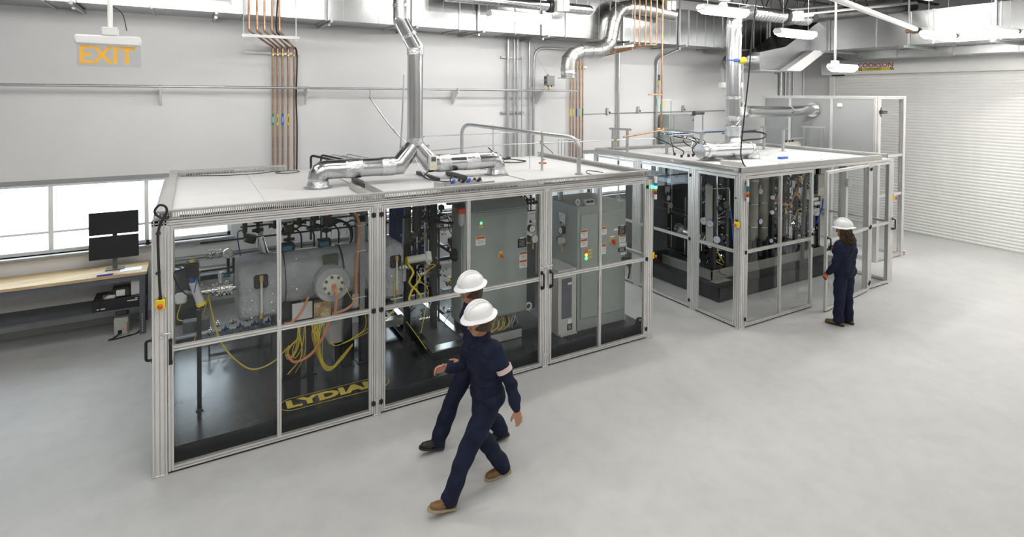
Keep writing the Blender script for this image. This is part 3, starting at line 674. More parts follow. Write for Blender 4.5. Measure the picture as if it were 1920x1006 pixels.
# copper riser with tee, in front of them
xr = atY(1241, 150, 8.72).x
t = thing('copper_riser', 'tall single copper riser with tee, valve and tags coming down to the second roof', 'pipe', (xr, 8.72, 2.9))
part(MB().cyl((xr, 8.72, 2.92), (xr, 8.72, ZC), .019, n=10), 'tube', 'copper', t)
z = atY(1220, 177, 8.72).z; xa = atY(1216, 177, 8.72).x
part(MB().cyl((xa, 8.72, z), (xr, 8.72, z), .017, n=10).cyl((xr-.1, 8.72, z), (xr-.1, 8.72, z+.2), .015, n=8), 'tee_branch', 'copper', t)
part(MB().cyl((xr-.1, 8.72, z+.2), (xr-.1, 8.72, z+.30), .022, n=8), 'valve', 'brass', t)
part(MB().box(xr-.13, xr-.07, 8.695, 8.71, z+.3, z+.42), 'black_tag', 'black_plastic', t)
part(MB().box(xr-.17, xr-.14, 8.712, 8.72, z-.24, z-.08).box(xr-.045, xr-.018, 8.70, 8.712, z-.36, z-.2), 'green_tag', 'green_band', t)
zz = atY(1245, 188, 8.72).z
part(MB().tube(fillet([(xr, 8.72, zz), (xr+.28, 8.72, zz+.01), (xr+.28, 8.72, 2.92)], .04, 3), .009, 8), 'side_loop', 'conduit', t)
part(MB().box(xr+.05, xr+.08, 8.695, 8.703, zz-.16, zz-.04), 'yellow_tag', 'yellow_print', t)
part(MB().tube([(xr-1.05, 8.72, 2.80), (xr+.25, 8.72, 2.93)], .02, 10), 'roof_branch', 'copper', t)
part(MB().cyl((xr+.05, 8.88, 2.93), (xr+.2, 8.72, 2.94), .027, n=10), 'union', 'brass', t)
# wall outlets joined by thin conduit, and the grey control panel
xs = []
for k, (u, v) in enumerate(((1138, 209), (1195, 206), (1279, 204))):
    p = atY(u, v, W); xs.append(p.x)
    t = thing('wall_outlet', ['left', 'middle', 'right'][k]+' small outlet box on the bare wall above the second enclosure', 'outlet', (p.x, W, p.z-.09), 'outlet boxes on the back wall')
    part(MB().cbox(p.x-.035, p.x+.035, W-.05, W-.002, p.z-.08, p.z+.09, .006), 'cover', 'strut', t); part(MB().ball((p.x+.05, W-.04, p.z-.02), .026, 8), 'plug', 'black_plastic', t)
tag(part(MB().tube(fillet([(xs[0]-.75, W-.02, 2.55), (xs[0]-.75, W-.02, 3.20), (xs[2]+2.2, W-.02, 3.24)], .03, 2), .009, 6), 'thin_conduit', 'conduit'), 'thin conduit line linking the wall outlets', 'conduit')
a, b = atY(1257, 215, 10.3), atY(1303, 260, 10.3)
t = thing('electrical_box', 'grey steel control panel box on the wall behind the second enclosure roof', 'electrical box', (a.x, 10.3, b.z-.3))
part(MB().cbox(a.x, b.x, 10.34, 10.70, b.z-.1, a.z, .01), 'housing', 'cabinet_green', t); part(MB().cbox(a.x+.16, b.x-.01, 10.32, 10.338, b.z-.08, a.z-.02, .006), 'door', 'cabinet_grey' if 0 else 'grey_panel', t); part(MB().ball((b.x-.06, 10.315, a.z-.15), .02, 8), 'latch', 'black_plastic', t)
part(MB().box(a.x+.1, a.x+.14, 10.45, 10.65, 0.0, b.z-.1).box(b.x-.14, b.x-.1, 10.45, 10.65, 0, b.z-.1), 'stand', 'strut', t)
# loop of conduit over the first enclosure
y0 = 9.0
a = atZ(866, 312, 2.45); b = atZ(1085, 327, 2.45)
A = Vector((atY(866, 240, 9.1).x, 9.1, 2.44)); B = Vector((5.05, 6.75, 2.44)); B = atZ(1085, 327, 2.44)
ta, tb = atY(868, 232, 9.1).z, 2.90
tb = CC.z + (atX(1078, 258, B.x).z-CC.z); 
t = thing('conduit_arch', 'bent steel conduit arching across the first enclosure roof', 'conduit', (A.x, A.y, 2.44))
part(MB().tube(fillet([A, (A.x, A.y, ta), (B.x, B.y, tb), B], .20, 6), .032, 12), 'tube', 'conduit', t)
part(MB().cyl((B.x, B.y, 2.445), (B.x, B.y, 2.46), .06, n=12), 'foot_flange', 'strut', t)
for k in (.3, .62, .72):
    p = Vector((A.x, A.y, ta)).lerp(Vector((B.x, B.y, tb)), k); part(MB().cyl((p.x, p.y, 2.445), p, .006 if k != .72 else .02, n=6), 'drop_rod', 'conduit', t)
    part(MB().ring(p, B-A, .036, .006, 10), 'clamp', 'strut', t)
# long thin gas lines above both roofs
t = thing('gas_line', 'thin horizontal gas tube with brass fittings running from the stack to the second roof', 'pipe', (4, 9.2, 2.6))
pz = [atY(795, 284, 9.15), atY(935, 271, 9.15), atY(1090, 265, 9.15), atY(1228, 259, 9.15)]
zl = sum(p.z for p in pz)/4
part(MB().tube([pz[0], pz[1], pz[2], pz[3], (pz[3].x, pz[3].y, 2.5)], .011, 8), 'tube', 'conduit', t)
for p in (pz[1]+Vector((.95, 0, 0)), pz[2]+Vector((.9, 0, 0))): part(MB().cbox(p.x-.03, p.x+.03, p.y-.02, p.y+.02, p.z-.03, p.z+.04, .005), 'fitting', 'brass', t)
part(MB().tube(spline([pz[1]+Vector((.95, 0, 0)), pz[1]+Vector((1.15, -.1, -.2)), pz[1]+Vector((1.1, -.3, -.33)), (pz[1].x+.6, 8.6, 2.46)]), .008, 6), 'loop_wire', 'black_plastic', t)
t = thing('gas_line', 'upper thin gas tube ending at the right side of the stack', 'pipe', (4, 9.15, 2.9))
p0, p1 = atY(795, 256, 9.15), atY(978, 247, 9.15)
part(MB().tube(fillet([p0, p1, (p1.x, p1.y, 2.45)], .05, 3), .010, 8), 'tube', 'conduit', t)
part(MB().ball(p0, .02, 8), 'end_fitting', 'strut', t)
for k, u in enumerate((1047, 1053, 1059, 1066)):
    p = atY(u, 263, 9.9); tag(part(MB().tube(fillet([(p.x, 9.9, 1.4), (p.x, 9.9, p.z+.03), (p.x+.35, 9.9, p.z)], .05, 4), .009, 6), 'bent_tube', 'conduit'), ['first', 'second', 'third', 'fourth'][k]+' thin hooked tube from the left, behind the right end of the first roof', 'pipe', 'hooked tubes behind the first roof')
for k, (u, v, r) in enumerate(((583, 291, .02), (602, 290, .016), (621, 289, .007), (638, 291, .007), (650, 288, .007))):
    p = atY(u, v, 9.75); tag(part(MB().tube(fillet([(p.x, 9.75, 1.2), (p.x, 9.75, p.z), (p.x+.42, 9.3, p.z-.09), (p.x+.55, 9.15, 2.3)], .05, 4), r, 8), 'bent_tube', 'cast_dark' if k < 2 else 'conduit'), ['thick black', 'second black', 'first thin grey', 'second thin grey', 'third thin grey'][k]+' tube hooking over the back edge of the first roof', 'pipe', 'tubes over the back roof edge')
# exit sign on its pipe
q = atY(230, 106, 5.75)
t = thing('exit_sign', 'clear edge-lit EXIT sign with orange letters hanging on a white pipe', 'exit sign', (q.x-.05, 5.75, q.z-.1))
part(MB().cbox(q.x-.32, q.x+.13, 5.70, 5.80, q.z+.09, q.z+.17, .012), 'housing', 'lamp_housing', t)
part(MB().box(q.x-.31, q.x+.13, 5.742, 5.750, q.z-.09, q.z+.09), 'acrylic_panel', 'acrylic_sign', t)
put('lettering', text_mesh('EXIT', .205, .001, .004, .92), 'orange_print' if 0 else 'yellow_print', t, (q.x-.105, 5.738, q.z), (PI/2, 0, 0))
M['exit_orange'] = pm('exit_orange', (.86, .45, .04), .5, 0, .03, 9)
t.children[-1].data.materials.clear(); t.children[-1].data.materials.append(M['exit_orange'])
part(MB().cyl((q.x-.085, 5.75, q.z+.22), (q.x-.085, 5.75, ZC), .019, n=12), 'stem', 'white_trim', t)
part(MB().cbox(q.x-.14, q.x-.03, 5.70, 5.80, q.z+.17, q.z+.24, .006), 'canopy_box', 'lamp_housing', t)
part(MB().tube(spline([(q.x+.03, 5.75, q.z+.22), (q.x+.0, 5.75, q.z+.36), (q.x-.07, 5.75, q.z+.42)]), .004, 6), 'wire', 'black_plastic', t)
# overhead conduits at the upper right
a, b = atY(1556, -6, 5.0), atY(1715, 54, 6.4)
t = thing('sloping_pipe', 'white sloping pipe crossing beneath the roof joists at the upper right', 'pipe', tuple(b))
part(MB().cyl(a-(b-a)*.4, b+(b-a)*.02, .05, n=12), 'tube', 'white_trim', t); part(MB().cyl(b, b+Vector((.12, .2, -.03)), .055, n=12), 'end_cap', 'copper', t)
for k, (u0, v0, u1, v1, y, r, mt) in enumerate(((1505, 29, 1713, 6, 7.6, .05, 'white_trim'), (1530, 32, 1713, 14, 7.2, .07, 'cast_dark'), (1480, 18, 1713, -3, 8.1, .04, 'conduit'))):
    a, b = atY(u0, v0, y), atY(u1, v1, y*.93)
    tag(part(MB().cyl(a, b+(b-a)*.02, r, n=12), 'overhead_pipe', mt), ['white', 'dark', 'thin grey'][k]+' pipe under the roof deck at the upper right', 'pipe', 'pipes under the roof deck')
t = thing('hanging_pole', 'slim vertical white pole dropping from the roof near the far wall', 'pipe', (12.5, 6.7, 4.4))
p = atY(1690, 60, 7.2); part(MB().box(p.x-.02, p.x+.02, p.y-.02, p.y+.02, p.z-.3, ZC), 'channel', 'strut', t)
# black cable hanging from the ceiling to the second roof
P_ = [atY(u, v, y) for u, v, y in ((1420, -12, 6.0), (1411, 60, 6.0), (1403, 150, 6.0), (1393, 240, 6.0), (1389, 285, 6.0), (1393, 305, 6.0), (1398, 312, 5.95))]
tag(part(MB().tube(spline(P_, 5), .011, 8), 'hanging_cable', 'rubber'), 'long black cable hanging from the roof to the corner of the second enclosure', 'cable')
# ------------------------------------------------------------------ enclosures
def hinge_mesh():
    m = MB(); m.cbox(-.024, -.002, -.011, 0, -.024, .024, .003); m.cbox(.002, .024, -.011, 0, -.024, .024, .003); m.cyl((0, -.012, -.03), (0, -.012, .03), .008, n=8)
    return m.mesh('hinge')
HINGE = hinge_mesh()
def handle_mesh(L=.19):
    m = MB(); m.tube(fillet([(0, 0, -L/2), (0, -.055, -L/2), (0, -.055, L/2), (0, 0, L/2)], .025, 4), .013, 8)
    m.cbox(-.016, .016, -.012, 0, -L/2-.03, -L/2+.02, .004); m.cbox(-.016, .016, -.012, 0, L/2-.02, L/2+.03, .004); return m.mesh('handle')
HANDLE = handle_mesh()
def latch_mesh():
    m = MB(); m.cbox(-.045, .045, -.014, 0, -.010, .010, .003); m.box(-.05, -.03, -.02, 0, -.028, -.008); m.cyl((-.015, -.016, 0), (-.015, -.012, 0), .006, n=8); m.cyl((.02, -.016, 0), (.02, -.012, 0), .006, n=8)
    return m.mesh('latch')
LATCH = latch_mesh()
def fin(me, nm): me.materials.append(M[nm]); return me
fin(HINGE, 'black_plastic'); fin(HANDLE, 'black_plastic'); fin(LATCH, 'chrome')
FR = .045
def leaf(root, org, w, z0, z1, rotz, mull=True, rail=1.20, handle=None, hinges=None, sweep=True, hz=None, latch=None, name='door'):
    """door leaf: local x from 0 to w, outside is local -y; org = world position of local (0,0)"""
    m = MB(); d = FR
    m.extr('z', z0, z1, d/2, d/2, d, d).extr('z', z0, z1, w-d/2, d/2, d, d)
    m.extr('x', d, w-d, d/2, z0+d/2, d, d).extr('x', d, w-d, d/2, z1-d/2, d, d)
    if rail: m.extr('x', d, w-d, d/2, rail, d, d)
    xs = [(d, w-d)]
    if mull:
        c = w/2; m.extr('z', z0+d, (rail-d/2) if rail else z1-d, c, d/2, .04, d)
        if rail: m.extr('z', rail+d/2, z1-d, c, d/2, .04, d)
        xs = [(d, c-.02), (c+.02, w-d)]
    o = bpy.data.objects.new(name, m.mesh(name)); COL.objects.link(o); o.data.materials.append(M['aluminium'])
    o.parent = root; o.location = Vector(org)-wloc(root); o.rotation_euler = (0, 0, rotz)
    def sub(mb, nm, mat): 
        s = bpy.data.objects.new(nm, mb if not isinstance(mb, MB) else mb.mesh(nm)); COL.objects.link(s); s.parent = o
        if isinstance(mb, MB): s.data.materials.append(M[mat])
        return s
    zs = [(z0+d, rail-d/2), (rail+d/2, z1-d)] if rail else [(z0+d, z1-d)]
    for a, b in xs:
        for p, q in zs: sub(MB().box(a-.006, b+.006, d/2-.003, d/2+.003, p-.006, q+.006), 'pane', 'clear_pane')
    if mull and rail: sub(MB().box(w/2-.016, w/2+.016, -.004, 0, rail-.10, rail+.10), 'joint_plate', 'aluminium_plate')
    if sweep: sub(MB().box(.01, w-.01, d*.3, d*.7, .004, z0), 'floor_sweep', 'rubber')
    if handle is not None: s = sub(HANDLE, 'handle', None); s.location = (handle, 0, hz or rail-.02)
    if latch is not None: s = sub(LATCH, 'latch', None); s.location = (latch, -.002, (hz or rail)+.16)
    for hx in (hinges or []):
        for z in (z0+.12, rail, z1-.10): s = sub(HINGE, 'hinge', None); s.location = (hx, 0, z)
    return o
def raceway(root, a0, a1, fixed, z0, h, w, axis='x', slots='both', nm='raceway', pitch=.020, lid=True):
    """slotted wiring duct; runs along axis from a0 to a1, from fixed to fixed+w in the other axis"""
    def bx(m, p, q, r, s, t, u): (m.box(p, q, r, s, t, u) if axis == 'x' else m.box(r, s, p, q, t, u))
    b = MB(); bx(b, a0, a1, fixed, fixed+w, z0, z0+.004)
    for f in (fixed, fixed+w-.003): bx(b, a0, a1, f, f+.003, z0, z0+.018); bx(b, a0, a1, f, f+.003, z0+h-.016, z0+h)
    if lid: bx(b, a0, a1, fixed-.002, fixed+w+.002, z0+h, z0+h+.004)
    o = part(b, nm, 'raceway_grey', root, smooth=False)
    f = MB(); n = int((a1-a0)/pitch)
    for fy, use in ((fixed, slots in ('both', 'near')), (fixed+w-.003, slots in ('both', 'far'))):
        if use:
            for k in range(n): bx(f, a0+k*pitch, a0+k*pitch+pitch*.42, fy, fy+.003, z0+.018, z0+h-.016)
        else: bx(f, a0, a1, fy, fy+.003, z0+.018, z0+h-.016)
    part(f, 'finger_wall', 'raceway_grey', o, smooth=False, kind='stuff')
    w_ = MB()
    for k in range(3):
        pts = []; a = a0+.1
        while a < a1-.05:
            off = random.uniform(.012, w-.012); zz = z0+random.uniform(.012, .035); pts.append((a, fixed+off, zz) if axis == 'x' else (fixed+off, a, zz)); a += .35
        if len(pts) > 2: w_.tube(spline(pts, 3), .007, 5)
    if w_.v: part(w_, 'cables', 'black_plastic', o, kind='stuff')
    return o
def ex(root, nm, *a, **k): return part(MB().extr(*a, **k), nm, 'aluminium', root, ang=20)
def estop(root_label, x, y, z, ang, cable=None):
    t = thing('emergency_stop', root_label, 'stop button', (x, y, z-.045), 'emergency stop boxes')
    c, s = math.cos(ang), math.sin(ang)
    R = Matrix.Translation((x, y, z)) @ Matrix.Rotation(ang, 4, 'Z')
    def P(mb, nm, mt): mb.xf(0, R); part(mb, nm, mt, t)
    P(MB().cbox(-.040, .040, -.055, -.004, -.045, .045, .006), 'box', 'yellow_plastic')
    P(MB().cbox(-.042, .042, -.006, 0, -.047, .047, .003), 'backplate', 'black_plastic')
    P(MB().lathe([(.012, .055), (.012, .075), (.023, .078), (.024, .088), (.016, .096), (0, .098)], (0, 0, -.006), (0, -1, 0), 16), 'button', 'red_plastic')
    P(MB().cyl((0, -.028, .045), (0, -.028, .075), .015, n=10), 'gland', 'black_plastic')
    if cable: part(MB().tube(spline(cable, 5), .011, 8), 'cable', 'rubber', t)
    return t
def tower(label, x, y, z, lit, seg=.034, r=.022):
    t = thing('signal_tower', label, 'signal light', (x, y, z), 'signal towers')
    mats = ['hat_white', 'lens_red', 'lens_amber', 'green_glow' if lit else 'lens_green', 'lens_blue', 'hat_white']
    hs = [.075, .045, .040, .042, .045, .095]; q = z
    for nm, mt, h in zip(['base', 'red_lens', 'amber_lens', 'green_lens', 'blue_lens', 'cap'], mats, hs):
        part(MB().lathe([(.0, 0), (r, 0), (r, h-.003), (r-.003, h), (0, h)], (x, y, q), (0, 0, 1), 16), nm, mt, t); q += h
    part(MB().box(x-.008, x+.008, y+.018, y+.05, z+.02, z+.05).box(x-.008, x+.008, y+.018, y+.05, q-.08, q-.05), 'bracket', 'black_plastic', t)
    return t
# ============ first enclosure
EX0, EX1, EY0, EY1, EH = -.321, 6.047, 6.19, 9.40, 2.433
e1 = thing('glass_enclosure', 'long aluminium-framed glass enclosure nearest the camera, with a white roof', 'enclosure', (2.86, 7.8, 0))
for x0, x1, nu in ((EX0, EX0+.12, 3), (1.789, 1.869, 2), (4.075, 4.155, 2), (EX1-.12, EX1, 3)):
    ex(e1, 'post', 'z', .012, EH-.04 if nu == 2 else EH, (x0+x1)/2, EY0+.04, x1-x0, .08, nu, 2)
    part(MB().cbox(x0-.004, x1+.004, EY0-.004, EY0+.084, 0, .012, .003), 'foot_plate', 'aluminium_plate', e1)
for x0, x1 in ((EX0, EX0+.12), (.885, .965), (2.4, 2.48), (4.2, 4.28), (EX1-.12, EX1)):
    ex(e1, 'post', 'z', 0, EH-.04, (x0+x1)/2, EY1-.04, x1-x0, .08, 2, 2)
for y in (7.75,):
    ex(e1, 'post', 'z', 0, EH-.04, EX1-.04, y, .08, .08, 2, 2); ex(e1, 'post', 'z', 0, EH-.04, EX0+.04, y, .08, .08, 2, 2)
ex(e1, 'beam', 'x', EX0, EX1, EY0+.04, EH-.02, .08, .04, 2, 1); ex(e1, 'beam', 'x', EX0, EX1, EY1-.04, EH-.02, .08, .04, 2, 1)
ex(e1, 'beam', 'y', EY0+.08, EY1-.08, EX0+.06, EH-.02, .12, .04, 3, 1); ex(e1, 'beam', 'y', EY0+.08, EY1-.08, EX1-.06, EH-.02, .12, .04, 3, 1)
for x in (1.83, 4.115): ex(e1, 'beam', 'y', EY0+.08, EY1-.08, x, EH-.02, .08, .04, 2, 1)
ex(e1, 'beam', 'x', EX0+.12, EX1-.12, EY1-.04, .06, .08, .08, 2, 2); ex(e1, 'beam', 'x', EX0+.12, EX1-.12, EY1-.04, 1.2, .04, .045, 1, 1)
for x in (1.79, 4.075):
    part(MB().box(x-.002, x+.082, EY0-.006, EY0, EH-.075, EH-.035), 'joint_plate', 'aluminium_plate', e1); part(MB().box(x, x+.08, EY0-.005, EY0, .14, .19), 'joint_plate', 'aluminium_plate', e1)
for x0, x1 in ((EX0+.12, .885), (.965, 2.4), (2.48, 4.2), (4.28, EX1-.12)):
    part(MB().box(x0, x1, EY1-.045, EY1-.039, .10, 1.18), 'pane', 'clear_pane', e1); part(MB().box(x0, x1, EY1-.045, EY1-.039, 1.222, EH-.04), 'pane', 'clear_pane', e1)
DZ0, DZ1 = .024, EH-.048
leaf(e1, (EX0+.128, EY0, 0), 1.782-EX0-.128, DZ0, DZ1, 0, handle=.022, latch=-.012, hinges=[1.785-EX0-.128])
leaf(e1, (1.876, EY0, 0), 4.068-1.876, DZ0, DZ1, 0, handle=4.068-1.876-.022, latch=4.068-1.876-.01, hinges=[-.004])
leaf(e1, (4.162, EY0, 0), EX1-.126-4.162, DZ0, DZ1, 0, handle=.022, latch=.01, hinges=[EX1-.124-4.162])
# end walls
leaf(e1, (EX1, EY0+.09, 0), 7.70-EY0-.09, DZ0, DZ1, PI/2, mull=False, handle=1.35, hinges=[0])
leaf(e1, (EX1, 7.80, 0), EY1-.09-7.80, DZ0, DZ1, PI/2, mull=False)
leaf(e1, (EX0, 7.70, 0), 7.70-EY0-.09, DZ0, DZ1, -PI/2, mull=False, handle=7.70-EY0-.09-.03, hinges=[0])
leaf(e1, (EX0, EY1-.09, 0), EY1-.09-7.80, DZ0, DZ1, -PI/2, mull=False)
# roof
for x0, x1 in ((EX0+.12, .72), (.724, 1.80), (1.86, 4.09), (4.14, EX1-.12)):
    part(MB().box(x0, x1, EY0+.08, 7.62, EH-.012, EH+.008), 'roof_panel', 'white_panel', e1); part(MB().box(x0, x1, 7.624, EY1-.08, EH-.012, EH+.008), 'roof_panel', 'white_panel', e1)
RZ = EH+.001
raceway(e1, EX0+.02, EX0+.12, EY0+.02, RZ, .088, .06, 'x', 'both')
raceway(e1, EX0+.125, 1.83, EY0+.02, RZ, .088, .06); raceway(e1, 1.835, 4.0, EY0+.02, RZ, .088, .06); raceway(e1, 4.005, EX1-.13, EY0+.02, RZ, .088, .06); raceway(e1, EX1-.127, EX1-.025, EY0+.02, RZ, .088, .06)
raceway(e1, EX0+.16, 1.30, EY1-.10, RZ, .088, .06); raceway(e1, 3.35, 4.9, EY1-.10, RZ, .088, .06)
raceway(e1, EY0+.09, EY1-.12, EX1-.10, RZ, .088, .06, 'y', 'near')
part(MB().box(EX0+.07, EX0+.16, EY0+.085, EY1-.42, RZ+.003, RZ+.092), 'raceway_lid', 'raceway_grey', e1); part(MB().box(EX0+.065, EX0+.165, EY1-.42, EY1-.03, RZ+.003, RZ+.099), 'raceway_lid', 'raceway_grey', e1)
for x in (1.755, 1.935):
    part(MB().box(x-.003, x+.003, 6.29, 7.16, RZ+.006, RZ+.085).box(x-.003 if x < 1.8 else x-.05, x+.05 if x < 1.8 else x+.003, 6.29, 7.16, RZ+.006, RZ+.012), 'roof_angle', 'raceway_grey', e1)
w_ = thing('wiring_trough', 'open grey wiring trough with blue connectors on the first enclosure roof', 'wiring trough', (2.95, 6.55, RZ+.01))
part(MB().box(2.72, 3.42, 6.36, 6.362, RZ+.01, RZ+.10).box(2.72, 3.42, 6.36, 6.72, RZ+.009, RZ+.013).box(2.72, 2.722, 6.36, 6.72, RZ+.01, RZ+.10).box(2.72, 3.42, 6.718, 6.72, RZ+.01, RZ+.07), 'tray', 'raceway_grey', w_)
for k in range(6): part(MB().cyl((2.95+k*.075, 6.66, RZ+.06), (2.95+k*.075, 6.60, RZ+.10), .022, n=10), 'connector', ['blue_part', 'chrome', 'black_plastic'][k % 3], w_)
part(MB().tube(spline([(2.9, 6.6, RZ+.09), (2.86, 6.5, RZ+.15), (2.95, 6.55, RZ+.18), (3.1, 6.62, RZ+.1)]), .008, 6), 'cable', 'black_plastic', w_)
w_ = thing('roof_cables', 'thin black cable running along the back of the first roof into a loop', 'cable', (.5, 9.2, RZ))
part(MB().tube(spline([(-.12, 9.27, RZ+.02), (.15, 9.22, RZ+.015), (.5, 9.1, RZ+.014), (.9, 9.12, RZ+.014), (1.1, 9.25, RZ+.014)]+[(1.28+.17*math.cos(a*.7), 9.05+.13*math.sin(a*.7), RZ+.014+.0005*a) for a in range(3, 13)]), .006, 6), 'cable', 'black_plastic', w_)
w_ = thing('roof_cables', 'black hoses coiled by the back right corner of the first roof', 'cable', (4.6, 8.6, RZ))
part(MB().tube(spline([(3.9, 8.2, RZ+.02), (4.2, 8.5, RZ+.03), (4.6, 8.5, RZ+.05), (4.9, 8.6, RZ+.1), (5.0, 8.8, RZ+.05), (4.7, 8.9, RZ+.03), (4.4, 9.1, RZ+.05)]), .016, 6), 'hose', 'rubber', w_)
part(MB().tube(spline([(4.3, 8.9, RZ+.03), (4.6, 8.65, RZ+.03), (4.9, 8.4, RZ+.03), (5.2, 8.5, RZ+.03), (5.1, 8.7, RZ+.04), (4.8, 8.75, RZ+.1), (4.7, 9.0, RZ+.25)]), .010, 6), 'hose', 'rubber', w_)
for k, (x0, y0, x1, y1) in enumerate(((4.05, 8.95, 4.72, 8.02), (2.95, 8.0, 3.0, 7.2))):
    tag(part(MB().cbox(x0, x0+.06, y1, y0, RZ+.009, RZ+.055, .004), 'roof_strut', 'black_steel'), ['long black steel bar lying on the first roof near its back right corner', 'short black bar lying under the roof manifold'][k], 'bar')
tag(part(MB().cbox(5.30, 5.42, 8.15, 8.25, RZ+.009, RZ+.035, .01), 'putty_knife', 'red_plastic'), 'small red tool left lying on the first roof', 'tool')
w_ = thing('coiled_wire', 'thin black wire loop and adapter lying on the front right of the first roof', 'cable', (5.4, 6.6, RZ))
part(MB().tube(spline([(5.45, 6.62, RZ+.02), (5.30, 6.62, RZ+.015), (5.22, 6.74, RZ+.03), (5.32, 6.86, RZ+.05), (5.5, 6.7, RZ+.03)]), .007, 6), 'wire', 'black_plastic', w_)
part(MB().cbox(5.46, 5.62, 6.58, 6.64, RZ+.009, RZ+.035, .006), 'adapter', 'raceway_grey', w_)
# cable and stop box on the left post
q = Vector((EX0+.060, EY0, 1.86)); q = atY(301, 568, EY0)
cab = [atY(u, v, EY0-.045) for u, v in ((302, 556), (299, 530), (297, 480), (296, 450), (297, 432), (303, 415), (312, 400), (311, 388), (300, 384), (291, 392), (291, 400), (300, 407), (312, 409), (317, 405))]
estop('yellow stop box with black cable on the first enclosure left front post', q.x, EY0, q.z, 0, [Vector((q.x, EY0-.028, q.z+.07))]+cab[1:])
for v in (436, 510): 
    p = atY(297, v, EY0); part(MB().cbox(p.x-.02, p.x+.02, EY0-.06, EY0-.0, p.z-.008, p.z+.008, .003), 'cable_clip', 'black_plastic', e1)
q = atY(1222, 480, EY0); estop('yellow and red stop box on the right front post of the first enclosure', EX1+.0, EY0+.05, q.z, PI/2*.35, [(EX1+.02, EY0+.03, q.z+.07), (EX1+.03, EY0+.03, q.z+.25), (EX1+.02, EY0+.03, q.z+.6), (EX1+.02, EY0+.04, 2.05)])
q = atY(1222, 373, EY0); tower('signal tower glowing green on the right post of the first enclosure', EX1+.012, EY0-.03, q.z, True)
# ============ second enclosure
FX0, FX1, FY0, FY1, FH = 7.42, 11.95, 5.70, 9.38, 2.444
e2 = thing('glass_enclosure', 'darker square glass enclosure at the back with an opened door', 'enclosure', (9.7, 7.5, 0))
for x0, x1, nu in ((FX0, FX0+.12, 3), (11.02, 11.14, 3), (FX1-.12, FX1, 3)):
    ex(e2, 'post', 'z', .012, FH-.04, (x0+x1)/2, FY0+.04, x1-x0, .08, nu, 2); part(MB().cbox(x0-.004, x1+.004, FY0-.004, FY0+.084, 0, .012, .003), 'foot_plate', 'aluminium_plate', e2)
for x in (FX0+.04, 9.3, FX1-.04): ex(e2, 'post', 'z', 0, FH-.04, x, FY1-.04, .08, .08, 2, 2)
for y in (6.66, 8.05):
    ex(e2, 'post', 'z', 0, FH-.04, FX0+.04, y, .08, .12, 2, 3); ex(e2, 'post', 'z', 0, FH-.04, FX1-.04, y, .08, .08, 2, 2)
ex(e2, 'beam', 'x', FX0, FX1, FY0+.04, FH-.02, .08, .04, 2, 1); ex(e2, 'beam', 'x', FX0, FX1, FY1-.04, FH-.02, .08, .04, 2, 1)
ex(e2, 'beam', 'y', FY0+.08, FY1-.08, FX0+.04, FH-.02, .08, .04, 2, 1); ex(e2, 'beam', 'y', FY0+.08, FY1-.08, FX1-.04, FH-.02, .08, .04, 2, 1)
ex(e2, 'beam', 'x', FX0+.08, FX1-.08, FY1-.04, .05, .08, .08, 2, 2)
ex(e2, 'beam', 'y', FY0+.08, FY1-.08, 9.3, FH-.02, .08, .04, 2, 1)
for x0, x1 in ((FX0+.08, 9.26), (9.34, FX1-.08)): part(MB().box(x0, x1, FY1-.045, FY1-.039, .09, FH-.04), 'pane', 'clear_pane', e2)
leaf(e2, (FX0+.128, FY0, 0), 1.76, DZ0, FH-.05, 0, handle=1.76-.022, hinges=[-.004], latch=1.75)
od = leaf(e2, (11.013, FY0, 0), 1.745, DZ0, FH-.05, PI+math.radians(7), mull=False, sweep=True)
for ch in list(od.children): pass
# the opened leaf: local x runs from the hinge to the free edge, its inner side is local -y after the half turn, so handle and hinges sit on local +y
for z in (DZ0+.12, 1.20, FH-.15):
    s = bpy.data.objects.new('hinge', HINGE); COL.objects.link(s); s.parent = od; s.location = (-.003, FR, z); s.rotation_euler = (0, 0, PI)
s = bpy.data.objects.new('handle', HANDLE); COL.objects.link(s); s.parent = od; s.location = (1.745-.022, FR, 1.17); s.rotation_euler = (0, 0, PI)
od.location.y += .0
leaf(e2, (11.147, FY0, 0), FX1-.126-11.147, DZ0, FH-.05, 0, mull=False, hinges=[-.004])
s = bpy.data.objects.new('handle', HANDLE); COL.objects.link(s); s.parent = e2; s.location = Vector((FX1-.03, FY0, 1.17))-wloc(e2)
# left wall leaves
leaf(e2, (FX0, 6.595, 0), 6.595-FY0-.085, DZ0, FH-.05, -PI/2, mull=False)
leaf(e2, (FX0, 7.985, 0), 7.985-6.725, DZ0, FH-.05, -PI/2, mull=False, hinges=[7.985-6.725+.004])
leaf(e2, (FX0, FY1-.085, 0), FY1-.085-8.115, DZ0, FH-.05, -PI/2, mull=False)
for y0, y1 in ((FY0+.085, 6.615), (6.705, 8.005), (8.095, FY1-.085)): leaf(e2, (FX1, y0, 0), y1-y0, DZ0, FH-.05, PI/2, mull=False)
for x0, x1 in ((FX0+.08, 9.26), (9.34, FX1-.08)):
    for y0, y1 in ((FY0+.08, 7.6), (7.604, FY1-.08)): part(MB().box(x0, x1, y0, y1, FH-.012, FH+.006), 'roof_panel', 'white_panel', e2)
raceway(e2, FY0+.09, 7.2, FX0+.02, FH, .085, .06, 'y', 'both'); raceway(e2, 7.205, FY1-.03, FX0+.02, FH, .085, .06, 'y', 'far')
raceway(e2, FX0+.12, FX0+1.8, FY1-.10, FH, .085, .06, 'x', 'both'); raceway(e2, FX0+1.8, FX1, FY1-.10, FH, .085, .06, 'x', 'near')
raceway(e2, FX0+.02, 11.55, FY0+.02, FH, .085, .06, 'x', 'none'); raceway(e2, FY0+.09, FY1-.12, FX1-.10, FH, .085, .06, 'y', 'near')
